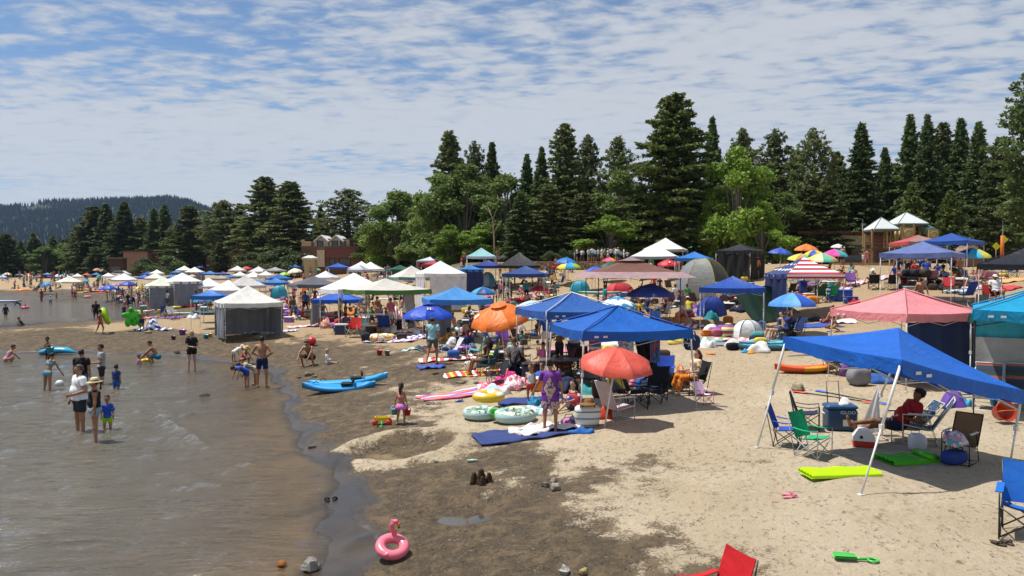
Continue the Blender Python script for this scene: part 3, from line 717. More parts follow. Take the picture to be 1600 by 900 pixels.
# darker second row that closes the wood behind
x = 640
k = 0
while x < 1640:
 kk = ('fir', 'mix', 'fir', 'mix')[k % 4]
 T(kk, x, rng.uniform(262, 305) if x > 800 else rng.uniform(285, 320), rng.uniform(124, 165), rng.uniform(56, 78), k, None, 'back row')
 x += rng.uniform(17, 25); k += 1
x = -40
while x < 640:
 T(('mix', 'fir')[k % 2], x, rng.uniform(362, 384) if x < 470 else rng.uniform(345, 362), rng.uniform(265, 340) if x < 470 else rng.uniform(205, 240), rng.uniform(34, 46), k, None, 'back row')
 x += rng.uniform(19, 26); k += 1
x = 655                                     # low brush and shaded understorey at the foot of the wood
while x < 1600:
 if not (1260 < x < 1500): T('dec', x, rng.uniform(345, 372), rng.uniform(112, 124), rng.uniform(48, 70), k, None, 'understorey')
 x += rng.uniform(22, 34); k += 1
for px in (860, 880, 1560, 1590): T('willow', px, 392 + rng.uniform(-3, 3), 92, 30, k, None, 'shrubs by the wall'); k += 1
_by = {}
for it in TREE_ITEMS: _by.setdefault((it[1], it[4]), []).append(it)
ORD = ['first', 'second', 'third', 'fourth', 'fifth', 'sixth', 'seventh', 'eighth', 'ninth', 'tenth', 'eleventh', 'twelfth', 'thirteenth', 'fourteenth', 'fifteenth', 'sixteenth', 'seventeenth', 'eighteenth', 'nineteenth', 'twentieth']
def ordn(i):
 if i < 20: return ORD[i]
 t = {2: 'twenty', 3: 'thirty', 4: 'forty', 5: 'fifty', 6: 'sixty', 7: 'seventy', 8: 'eighty', 9: 'ninety'}
 n = i + 1
 if n >= 100: return str(n) + 'th'
 if n % 10 == 0: return t[n // 10].replace('ty', 'tieth')
 return t[n // 10] + '-' + ORD[n % 10 - 1]
ROWP = {'skyline': 'of those against the sky', 'front row': 'of those along the front of the wood', 'back row': 'of those closing the wood behind', 'understorey': 'of the low ones in the shade of the wood', 'shrubs by the wall': 'of the low shrubs along the lawn edge'}
for (kind, row), its in _by.items():
 its.sort(key=lambda t: t[2])
 for j, it in enumerate(its):
  it[0]['label'] = it[3] or (DESC[kind] + ', ' + ordn(j) + ' from left ' + ROWP[row])
  it[0]['group'] = {'willow': 'bushes beside the beach'}.get(kind, 'trees behind the beach')
# a bare pale dead tree in front of the wood
dt = MB(); g = A(772, 96)
dt.tube([(0, 0, -.3), (0, 0, 3), (-.2, 0, 5.5), (-.8, 0, 7)], [.12, .1, .07, .02], 6); dt.tube([(0, 0, 3.6), (.6, .2, 5)], [.05, .01], 4); dt.tube([(-.2, 0, 5.2), (.3, .1, 6.6)], [.05, .01], 4)
dt.tube([(-.35, 0, 6), (-1.5, 0, 7.2)], [.04, .01], 4)
o = dt.build('dead_tree', mat('#b9a68c', .8, 'wood'), None, g); tag(o, 'bare pale dead tree with a bent top in front of the wood', 'tree')
# ------------------------------------------------------------------ buildings
def part(mb, name, m, parent, **k): return mb.build(name, m, parent, **k)
def window(parent, c, w, h, glass='#26303a', frame='#5a3428', ny=-1):
 f = MB(); t = .12
 for dx, dz, sx, sz in ((0, h / 2, w + t, t), (0, -h / 2, w + t, t), (-w / 2, 0, t, h), (w / 2, 0, t, h)): f.box((c[0] + dx, c[1] - .06, c[2] + dz), (sx, .14, sz))
 fo = f.build('window', mat(frame, .6, 'wood'), parent)
 g = MB(); g.box((c[0], c[1] - .03, c[2]), (w - .02, .05, h - .02)); g.build('pane', mat(glass, .12, 'plastic', spec=.8), fo); return fo
# the lodge with two white-roofed dormers
g = A(518, 150); Z = lambda py, d=150: ZD(py, d) - g.z
lx = lambda px, d=150: (px - 518) / FPX * d
lod = empty('lodge', g, 0, 'brown and cream lodge with two white-roofed dormers behind the beach', 'building')
b = MB(); b.box((lx(535), 3, Z(405) / 2 + Z(391) / 2 - 1), (lx(556) - lx(472) + 2, 6, 0.1))
b = MB(); b.box((lx(516), 4, Z(417) / 2 - .5 + Z(391) / 2), (lx(558) - lx(468), 8, Z(391) + 1)); b.build('wall', mat('#80604e', .85, 'stone'), lod)
b = MB(); b.box((lx(534), -.1, Z(396)), (lx(557) - lx(509), .5, Z(389) - Z(403))); b.build('fascia', mat('#84504a', .7, 'wood'), lod)
b = MB(); b.box((lx(502.5), -.25, Z(404)), (lx(508.5) - lx(497), .9, Z(391) - Z(417))); b.build('pillar', mat('#e0ceb0', .8, 'stone'), lod)
for a_, c_ in ((466, 471), (477, 480)):
 b = MB(); b.box((lx(a_ + 2), -2.2, Z(411)), (.5, .5, Z(400) - Z(420))); b.build('post', mat('#a08a70', .8, 'wood'), lod)
b = MB(); b.box((lx(478), 5, Z(383)), (lx(490) - lx(466), 5, Z(372) - Z(391))); b.build('upper_wall', mat('#d8bc90', .8, 'stone'), lod)
b = MB(); b.box((lx(516), 5.5, Z(374)), (lx(560) - lx(470), 6, .5)); b.build('roof', mat('#5a5148', .8, 'stone'), lod)
for q in (499.5, 523):
 b = MB(); w = lx(q + 11) - lx(q - 11); z0, z1, z2 = Z(388.5), Z(376), Z(370)
 V = [(lx(q - 11), 1.5, z0), (lx(q + 11), 1.5, z0), (lx(q + 11), 1.5, z1), (lx(q), 1.5, z2), (lx(q - 11), 1.5, z1)]; V += [(x_, 8, z_) for x_, y_, z_ in V]
 b.add(V, [(0, 1, 2, 3, 4), (5, 9, 8, 7, 6), (0, 4, 9, 5), (1, 6, 7, 2), (0, 5, 6, 1)]); dm = b.build('dormer', mat('#d6d0ba', .8, 'stone'), lod)
 b = MB(); e = .5
 for s in (-1, 1):
  b.add([(lx(q + s * 12), 1.0, z1 - .3), (lx(q), 1.0, z2 + .15), (lx(q), 8.2, z2 + .15), (lx(q + s * 12), 8.2, z1 - .3), (lx(q + s * 12), 1.0, z1 - .05), (lx(q), 1.0, z2 + .45), (lx(q), 8.2, z2 + .45), (lx(q + s * 12), 8.2, z1 - .05)],
              [(0, 1, 2, 3), (7, 6, 5, 4), (0, 4, 5, 1), (3, 2, 6, 7), (0, 3, 7, 4)])
 b.build('dormer_roof', mat('#e8e6e4', .6, 'metal'), dm)
 window(lod, (lx(q - 2), 1.5, Z(381)), 1.1, 1.2)
for q in (486.5, 533.5): window(lod, (lx(q), 2.5 if q < 500 else 1.5, Z(381)), 1.0, 1.2)
b = MB(); b.box((lx(534), 5, Z(382)), (lx(543) - lx(526), 6, Z(374) - Z(390))); b.build('upper_wall', mat('#d0c8ae', .8, 'stone'), lod)
for q, w in ((519.5, 8), (539, 17)): window(lod, (lx(q), 0, Z(409)), lx(q + w / 2) - lx(q - w / 2), Z(404) - Z(415), '#1c1f22', '#4a2c26')
# plain brown hall further left
def hall(px0, px1, y0, y1, d, wallc, roofc, label, gable=False, side=None):
 cx = (px0 + px1) / 2; g = A(cx, d); w = (px1 - px0) / FPX * d; h1 = ZD(y0, d) - g.z
 h = empty('village_house', g, 0, label, 'building', 'houses behind the beach')
 b = MB(); b.box((0, w * .3, h1 / 2 - .5), (w, w * .6, h1 + 1)); b.build('wall', mat(wallc, .85, 'stone'), h)
 b = MB()
 if gable:
  r = w * .3
  for s in (-1, 1):
   b.add([(0, -.6, h1 + r * .8), (s * (w / 2 + .5), -.6, h1 - .1), (s * (w / 2 + .5), w * .6 + .5, h1 - .1), (0, w * .6 + .5, h1 + r * .8), (0, -.6, h1 + r * .8 + .25), (s * (w / 2 + .5), -.6, h1 + .15), (s * (w / 2 + .5), w * .6 + .5, h1 + .15), (0, w * .6 + .5, h1 + r * .8 + .25)],
                  [(0, 1, 2, 3), (4, 7, 6, 5), (0, 4, 5, 1), (3, 2, 6, 7), (1, 5, 6, 2)])
  c = MB(); c.add([(-w / 2, .001, h1), (w / 2, .001, h1), (0, .001, h1 + r * .75)], [(0, 1, 2)]); c.build('gable', mat(wallc, .85, 'stone'), h)
 else: b.box((0, w * .3, h1 + .15), (w + .6, w * .6 + .8, .3))
 b.build('roof', mat(roofc, .8, 'stone'), h)
 return h, w, h1
h, w, h1 = hall(193, 231, 393.5, 418, 235, '#b08874', '#7a5a4c', 'plain windowless reddish-brown hall behind the far tents')
h, w, h1 = hall(229, 248, 396, 410, 238, '#6d5547', '#8b8980', 'low brown wing with a grey roof joined to the plain hall')
h, w, h1 = hall(254, 277, 391, 400, 250, '#a09c8e', '#8f8f8a', 'grey gabled house between the conifers', True); window(h, (-w * .2, 0, h1 * .7), 1.2, 1.3); window(h, (w * .2, 0, h1 * .7), 1.2, 1.3)
h, w, h1 = hall(322, 345, 398, 405, 215, '#5a463c', '#6e655c', 'small dark cabin behind the leafy bushes', True); window(h, (0, 0, h1 * .5), 1.3, 1.3)
h, w, h1 = hall(358, 384, 396, 402, 205, '#6a5040', '#a58862', 'low cabin with a tan roof by the utility pole', True); window(h, (0, 0, h1 * .4), 1.2, 1.2)
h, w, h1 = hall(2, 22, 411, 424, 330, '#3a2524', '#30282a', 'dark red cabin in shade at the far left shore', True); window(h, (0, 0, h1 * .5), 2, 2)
h, w, h1 = hall(170, 192, 404, 420, 225, '#5b4034', '#8c8378', 'brown shop with a grey awning roof beside the plain hall'); window(h, (0, 0, h1 * .5), 3, 1.6)
# utility pole
g = A(373, 190); b = MB(); H = ZD(374, 190) - g.z; b.tube([(0, 0, -.5), (0, 0, H)], [.16, .11], 8); up = b.build('utility_pole', mat('#6b5a48', .8, 'wood'), None, g)
tag(up, 'wooden utility pole with two cross-arms beside the willow bush', 'pole'); b = MB(); b.box((0, 0, H - .5), (2.4, .12, .14)); b.build('cross_arm', mat('#6b5a48', .8, 'wood'), up)
b = MB(); b.box((0, 0, H - 1.4), (1.8, .12, .14)); b.build('cross_arm', mat('#6b5a48', .8, 'wood'), up)
# lifeguard booth
g = A(485, 128); s = 128 / FPX; zt = ZD(401, 128) - g.z
lb = empty('lifeguard_booth', g, 0, 'tan lifeguard booth with a white roof and yellow sign, in front of the lodge', 'booth')
b = MB(); w0, w1 = 6.0 * s, 9.0 * s; hb_ = zt - .5
b.add([(-w0, -.8, -.3), (w0 + .3, -.8, -.3), (w1, -.9, hb_), (-w1, -.9, hb_), (-w0, .8, -.3), (w0 + .3, .8, -.3), (w1, .9, hb_), (-w1, .9, hb_)], [(0, 1, 2, 3), (5, 4, 7, 6), (4, 0, 3, 7), (1, 5, 6, 2), (3, 2, 6, 7), (4, 5, 1, 0)])
b.build('wall', mat('#c0b08c', .7, 'wood'), lb)
b = MB(); b.box((0, 0, hb_ + .15), (2 * w1 + .3, 2.2, .28), bev=.1); b.add([(-w1 - .1, -1.1, hb_ + .3), (w1 + .1, -1.1, hb_ + .3), (w1 + .1, 1.1, hb_ + .3), (-w1 - .1, 1.1, hb_ + .3), (-.4, 0, hb_ + .7), (.4, 0, hb_ + .7)], [(0, 1, 5, 4), (1, 2, 5), (2, 3, 4, 5), (3, 0, 4)])
b.build('roof', mat('#ece8e0', .6, 'wood'), lb)
b = MB(); M45 = Matrix.Rotation(PI / 4, 4, 'Y'); b.box((.2, -.93, hb_ * .62), (.5, .04, .5), M=M45); b.build('sign', mat('#c8a43c', .6, 'plastic'), lb)
# grey and pink restroom building near the playground, and the green roofed pavilion
g = A(1318, 96); X_ = lambda px, d=96: (px - 1318) / FPX * d; Zr = lambda py, d=96: ZD(py, d) - g.z
rb = empty('park_building', g, 0, 'low pinkish park building with tan panels behind the playground', 'building')
b = MB(); b.box((X_(1322), 3, Zr(388)), (X_(1400) - X_(1244), 6, Zr(366) - Zr(412))); b.build('wall', mat('#b88478', .85, 'stone'), rb)
b = MB(); b.box((X_(1322), 2.6, Zr(364)), (X_(1404) - X_(1240), 7.6, .35)); b.build('roof', mat('#6b463e', .8, 'wood'), rb)
b = MB(); b.box((X_(1335), -.12, Zr(376)), (X_(1354) - X_(1309), .12, 1.3)); b.build('sign_panel', mat('#e0d4b0', .8, 'wood'), rb)
b = MB(); b.box((X_(1344), -.14, Zr(390)), (X_(1360) - X_(1330), .14, 1.2)); b.build('panel', mat('#7c7a6c', .8, 'wood'), rb)
window(rb, (X_(1284), 0, Zr(379)), 1.2, .7, '#30363c', '#c8c4bc'); window(rb, (X_(1271), 0, Zr(379)), .6, .7, '#30363c', '#c8c4bc')
b = MB(); b.box((X_(1318), -.15, Zr(396)), (X_(1328) - X_(1310), .1, 2.0)); b.build('door', mat('#4a3c38', .7, 'wood'), rb)
g = A(1120, 108); Xp = lambda px: (px - 1120) / FPX * 108; Zp = lambda py: ZD(py, 108) - g.z
pv = empty('park_pavilion', g, 0, 'picnic pavilion with a green metal roof in the shade of the trees', 'pavilion')
b = MB(); b.add([(Xp(1085), -1, Zp(386)), (Xp(1160), -1, Zp(386)), (Xp(1152), 3, Zp(375)), (Xp(1095), 3, Zp(375)), (Xp(1085), 7, Zp(386)), (Xp(1160), 7, Zp(386))], [(0, 1, 2, 3), (1, 5, 2), (5, 4, 3, 2), (4, 0, 3)])
b.build('roof', mat('#4f9a80', .5, 'metal'), pv)
for px in (1087, 1110, 1135, 1158):
 b = MB(); b.box((Xp(px), -.6, Zp(386) / 2), (.25, .25, Zp(386))); b.build('post', mat('#4a3a2e', .8, 'wood'), pv)
# stone retaining wall along the lawn: masonry as material
def stone_mat():
 m = bpy.data.materials.new('fieldstone'); m.use_nodes = True; nt = m.node_tree; N = nt.nodes; L = nt.links; b = N['Principled BSDF']; b.inputs['Roughness'].default_value = .85
 tc = N.new('ShaderNodeTexCoord'); v = N.new('ShaderNodeTexVoronoi'); v.inputs['Scale'].default_value = 2.6; L.new(tc.outputs['Object'], v.inputs['Vector'])
 v2 = N.new('ShaderNodeTexVoronoi'); v2.feature = 'DISTANCE_TO_EDGE'; v2.inputs['Scale'].default_value = 2.6; L.new(tc.outputs['Object'], v2.inputs['Vector'])
 cr = N.new('ShaderNodeValToRGB'); cr.color_ramp.elements[0].color = hexc('#8a6a4c'); cr.color_ramp.elements[1].color = hexc('#d0b898')
 L.new(v.outputs['Color'], cr.inputs[0]); g_ = N.new('ShaderNodeMath'); g_.operation = 'GREATER_THAN'; g_.inputs[1].default_value = .06; L.new(v2.outputs['Distance'], g_.inputs[0])
 mx = N.new('ShaderNodeMix'); mx.data_type = 'RGBA'; mx.inputs['A'].default_value = (.08, .06, .045, 1); L.new(g_.outputs[0], mx.inputs['Factor']); L.new(cr.outputs[0], mx.inputs['B'])
 L.new(mx.outputs['Result'], b.inputs['Base Color']); bp = N.new('ShaderNodeBump'); bp.inputs['Distance'].default_value = .08; L.new(v2.outputs['Distance'], bp.inputs['Height']); L.new(bp.outputs[0], b.inputs['Normal'])
 return m
wx0, wx1 = XD(795, 87.9), XD(1000, 87.9)
b = MB()
def wallf(u, v): x_ = wx0 + (wx1 - wx0) * u; return (x_, 0, v)
n = 40
for j in range(n):
 xa = wx0 + (wx1 - wx0) * j / n; xb = wx0 + (wx1 - wx0) * (j + 1) / n; z0 = gz(xa, 86.8) - .5; b.box(((xa + xb) / 2, 0, (z0 + 5.08) / 2), (xb - xa, .6, 5.08 - z0))
o = b.build('stone_wall', stone_mat(), None, (0, 87.7, 0)); tag(o, 'low fieldstone retaining wall below the crowd on the lawn', 'wall')
# low timber kerb steps in front of the playground
b = MB()
for k in range(2):
 for j in range(8): pass
for k in range(2):
 b = MB(); p = A(1352, 70 + 2.4 * k); b.box((0, 0, .05), (XD(1395, 70) - XD(1290, 70), .3, .34)); o = b.build('timber_step', mat('#b49a74', .8, 'wood'), None, p)
 tag(o, ('lower' if k == 0 else 'upper') + ' of the two long timber steps before the playground', 'step', 'timber steps below the playground')
# ------------------------------------------------------------------ playground
PD = 79.0; g = A(1395, PD); q = lambda px: (px - 1395) / FPX * PD; zq = lambda py: ZD(py, PD) - g.z
pg = empty('playground_tower', g, 0, 'wooden playground structure with two grey pyramid roofs and tan tube slides', 'playground')
wood = mat('#a88a5c', .7, 'wood'); rail = mat('#7a3a2e', .6, 'metal'); tan = mat('#c8b27e', .5, 'plastic')
def pyr_roof(x, y, half, z0, z1, sides=4, rot=PI / 4, col='#dce4e2'):
 b = MB(); b.lathe([(half * 1.41, z0 - .12), (half * 1.41, z0), (.02, z1)], sides, 0, (x, y, 0), Matrix.Rotation(rot, 3, 'Z'), smooth=False); r = b.build('roof', mat(col, .45, 'metal'), pg)
 b = MB(); b.lathe([(half * 1.43, z0 - .22), (half * 1.43, z0 - .08)], sides, 0, (x, y, 0), Matrix.Rotation(rot, 3, 'Z'), smooth=False); b.build('eave_trim', mat('#5a6e6a', .5, 'metal'), r)
 for k in range(sides):
  a = rot + 2 * PI * k / sides; b = MB(); b.tube([(x + half * 1.41 * math.cos(a), y + half * 1.41 * math.sin(a), z0 + .02), (x, y, z1 + .03)], .035, 4); b.build('ridge', mat('#7f938d', .5, 'metal'), r)
pyr_roof(q(1376), 0, q(1397) - q(1376) - .1, zq(358), zq(340)); pyr_roof(q(1427), 1.6, q(1451) - q(1427), zq(348.5), zq(330))
pyr_roof(q(1453), .4, .5, zq(357), zq(352.5), 8, 0, '#3f8076')
for px, yy_, top in ((1355, -1, 358), (1378, -1, 358), (1394, -1, 358), (1357, 1.2, 358), (1391, 1.2, 358), (1411, 0, 349), (1427, 0, 349), (1443, .8, 349), (1413, 2.8, 349), (1441, 2.8, 349), (1344, -1, 366), (1399, -1.1, 355), (1463, 0, 360), (1448, 0, 360), (1420, -1, 356), (1390, -1.1, 368)):
 b = MB(); b.box((q(px), yy_, zq(top) / 2), (.16, .16, zq(top))); b.build('post', wood, pg)
b = MB(); b.box((q(1376), .1, zq(390)), (2.9, 2.5, .15)); b.build('platform', mat('#6a5038', .8, 'wood'), pg)
b = MB(); b.box((q(1426), 1.2, zq(386)), (2.6, 3.0, .15)); b.build('platform', mat('#6a5038', .8, 'wood'), pg)
b = MB(); b.box((q(1376), -1.05, zq(400)), (1.9, .12, 1.4)); b.build('climbing_panel', mat('#5a4430', .8, 'wood'), pg)
for z_ in (380, 384, 388, 394, 399, 404):
 b = MB(); b.tube([(q(1344), -1, zq(z_)), (q(1356), -1, zq(z_))], .035, 5); b.build('rung', rail, pg)
for z_ in (372, 378, 384):
 b = MB(); b.tube([(q(1356), -1.02, zq(z_)), (q(1394), -1.02, zq(z_))], .03, 5); b.build('rail', rail, pg)
 b = MB(); b.tube([(q(1394), -1.02, zq(z_)), (q(1412), -.1, zq(z_))], .03, 5); b.build('rail', rail, pg)
b = MB(); b.box((q(1410), -1.0, zq(366.5)), (1.3, .12, 1.3)); sl = b.build('slide_panel', tan, pg)
b = MB(); b.torus((q(1410), -1.1, zq(366.5)), .42, .07, 18, 6, 0, Matrix.Rotation(PI / 2, 3, 'X')); b.build('opening_ring', mat('#b59c66', .5, 'plastic'), sl)
b = MB(); b.tube([(q(1410), 1.0, zq(364)), (q(1410), -1.0, zq(366.5))], [.42, .42], 14, cap=False); b.build('tube_slide', tan, pg)
b = MB(); b.box((q(1455), -.3, zq(367)), (1.0, .12, 1.1)); b.build('slide_panel', tan, pg)
b = MB(); b.torus((q(1455), -.38, zq(367.5)), .34, .05, 18, 6, 0, Matrix.Rotation(PI / 2, 3, 'X')); b.build('opening_ring', mat('#b59c66', .5, 'plastic'), pg)
b = MB(); b.tube([(q(1400), -1.4, zq(384)), (q(1396), -2.6, zq(394)), (q(1390), -3.6, zq(408))], .3, 8, flat=.4); b.build('open_slide', mat('#2e6a58', .5, 'plastic'), pg)
# lamp posts
for px, d, top, lb in ((1347, 100, 343, 'grey lamp post left of the playground roofs'), (1375, 102, 328, 'tall grey lamp post behind the left playground roof'), (1566, 90, 335, 'thin grey pole near the yellow warning signs')):
 g = A(px, d); H = ZD(top, d) - g.z; b = MB(); b.tube([(0, 0, -.3), (0, 0, H)], [.09, .05], 6); o = b.build('lamp_post', metal('#8a8c88'), None, g); tag(o, lb, 'lamp post')
 b = MB(); b.tube([(0, 0, H), (-.8, 0, H + .15)], .04, 5); b.build('arm', metal('#8a8c88'), o); b = MB(); b.box((-.9, 0, H + .12), (.5, .25, .1), bev=.04); b.build('lamp_head', mat('#b8bab6', .4, 'metal'), o)
# yellow signs
for px, top, rot, lb in ((1568, 374, 1, 'yellow diamond warning sign, the higher one at the right'), (1556, 385, 1, 'yellow diamond warning sign, the lower one at the right')):
 g = A(px, 84); H = ZD(top, 84) - g.z; b = MB(); b.tube([(0, 0, -.2), (0, 0, H)], .04, 5); o = b.build('warning_sign', metal('#9a9a96'), None, g); tag(o, lb, 'sign', 'yellow warning signs')
 b = MB(); b.box((0, -.06, H), (.62, .03, .62), M=Matrix.Rotation(PI / 4, 4, 'Y')); b.build('sign_plate', mat('#d8e022', .5, 'plastic', .9), o)
g = A(1565.5, 83); b = MB(); b.tube([(0, 0, 0), (0, 0, ZD(368, 83) - g.z)], [.2, .17], 8); o = b.build('marker_post', mat('#d8742a', .6, 'plastic'), None, g); tag(o, 'orange marker post between the yellow signs', 'post')
# parked cars glimpsed beneath the trees
def car(px, d, col, lb, rz=0):
 g = A(px, d); r = empty('parked_car', g, rz, lb, 'car', 'cars parked beneath the trees')
 b = MB(); prof = [(-2.2, .45), (-2.25, .8), (-1.4, .95), (-.8, 1.45), (.9, 1.48), (1.6, .98), (2.2, .85), (2.25, .45)]
 V = [(x_, -.85 + (.1 if z_ > 1.2 else 0), z_) for x_, z_ in prof] + [(x_, .85 - (.1 if z_ > 1.2 else 0), z_) for x_, z_ in prof]; k = len(prof)
 b.add(V, [tuple(range(k)), tuple(range(2 * k - 1, k - 1, -1))] + [(i, i + k, (i + 1) % k + k, (i + 1) % k) for i in range(k)]); b.build('body', mat(col, .3, 'plastic', .9, .6), r)
 b = MB(); b.add([(-1.25, -.86, 1.0), (1.4, -.86, 1.0), (.85, -.78, 1.38), (-.75, -.78, 1.38)], [(0, 1, 2, 3)]); b.build('side_window', mat('#20262c', .1, 'plastic', spec=.8), r)
 for sx in (-1.4, 1.4):
  b = MB(); b.lathe([(.02, -.12), (.33, -.12), (.33, .12), (.02, .12)], 14, 0, (sx, -.8, .33), Matrix.Rotation(PI / 2, 3, 'X')); b.build('wheel', mat('#1c1c1c', .8, 'plastic'), r)
for i, (px, d, c, lb) in enumerate([(805, 101, '#d8dadc', 'white car, leftmost of those under the trees above the stone wall'), (852, 103, '#c4c8cc', 'silver car under the trees above the green shrubs'), (650, 150, '#e4e4e4', 'white car parked under the trees behind the green canopy'),
 (187, 170, '#e8e8e8', 'white car beside the plain brown hall'), (1335, 92, '#3c4044', 'dark grey car in front of the park building'), (672, 146, '#3a4a7a', 'dark blue car under the trees left of the red canopy'), (128, 262, '#404448', 'dark car at the far shore'), (112, 268, '#8a8e92', 'grey car at the far shore'), (880, 104, '#e0e0e0', 'white car behind the crowd on the lawn')]):
 car(px, d, c, lb, rng.uniform(-.3, .3))
# ------------------------------------------------------------------ people: one continuous surface per body
def surface_nets(f, lo, v):
 nx, ny, nz = f.shape; s = f < 0
 c = np.zeros((nx - 1, ny - 1, nz - 1), int)
 for i in (0, 1):
  for j in (0, 1):
   for k in (0, 1): c += s[i:nx - 1 + i, j:ny - 1 + j, k:nz - 1 + k]
 act = (c > 0) & (c < 8); idx = -np.ones(act.shape, int); ids = np.argwhere(act); idx[act] = np.arange(len(ids))
 acc = np.zeros((len(ids), 3)); cnt = np.zeros(len(ids))
 cor = [(i, j, k) for i in (0, 1) for j in (0, 1) for k in (0, 1)]
 val = {q: f[ids[:, 0] + q[0], ids[:, 1] + q[1], ids[:, 2] + q[2]] for q in cor}
 for a in cor:
  for ax in range(3):
   if a[ax] == 0:
    b = list(a); b[ax] = 1; b = tuple(b); fa, fb = val[a], val[b]; m = (fa < 0) != (fb < 0)
    t = np.where(m, fa / np.where(m, fa - fb, 1), 0); p = np.zeros((len(ids), 3)); p[:] = a; p[:, ax] += t
    acc += p * m[:, None]; cnt += m
 P = (acc / cnt[:, None] + ids) * v + lo
 quads = []
 for ax in range(3):
  o1, o2 = [(1, 2), (2, 0), (0, 1)][ax]
  sl0 = [slice(1, -1)] * 3; sl0[ax] = slice(0, -1); sl1 = [slice(1, -1)] * 3; sl1[ax] = slice(1, None)
  A_ = s[tuple(sl0)]; B_ = s[tuple(sl1)]; e = np.argwhere(A_ != B_)
  if len(e) == 0: continue
  base = e.copy(); base[:, [i for i in range(3) if i != ax]] += 1
  fl = A_[tuple(e.T)]
  def cell(d1, d2): q = base.copy(); q[:, o1] -= d1; q[:, o2] -= d2; return idx[tuple(q.T)]
  q = np.stack([cell(1, 1), cell(0, 1), cell(0, 0), cell(1, 0)], 1)
  q[~fl] = q[~fl][:, ::-1]; quads.append(q)
 return P, np.concatenate(quads)
def nrm(v): v = np.array(v, float); return v / (np.linalg.norm(v) + 1e-9)
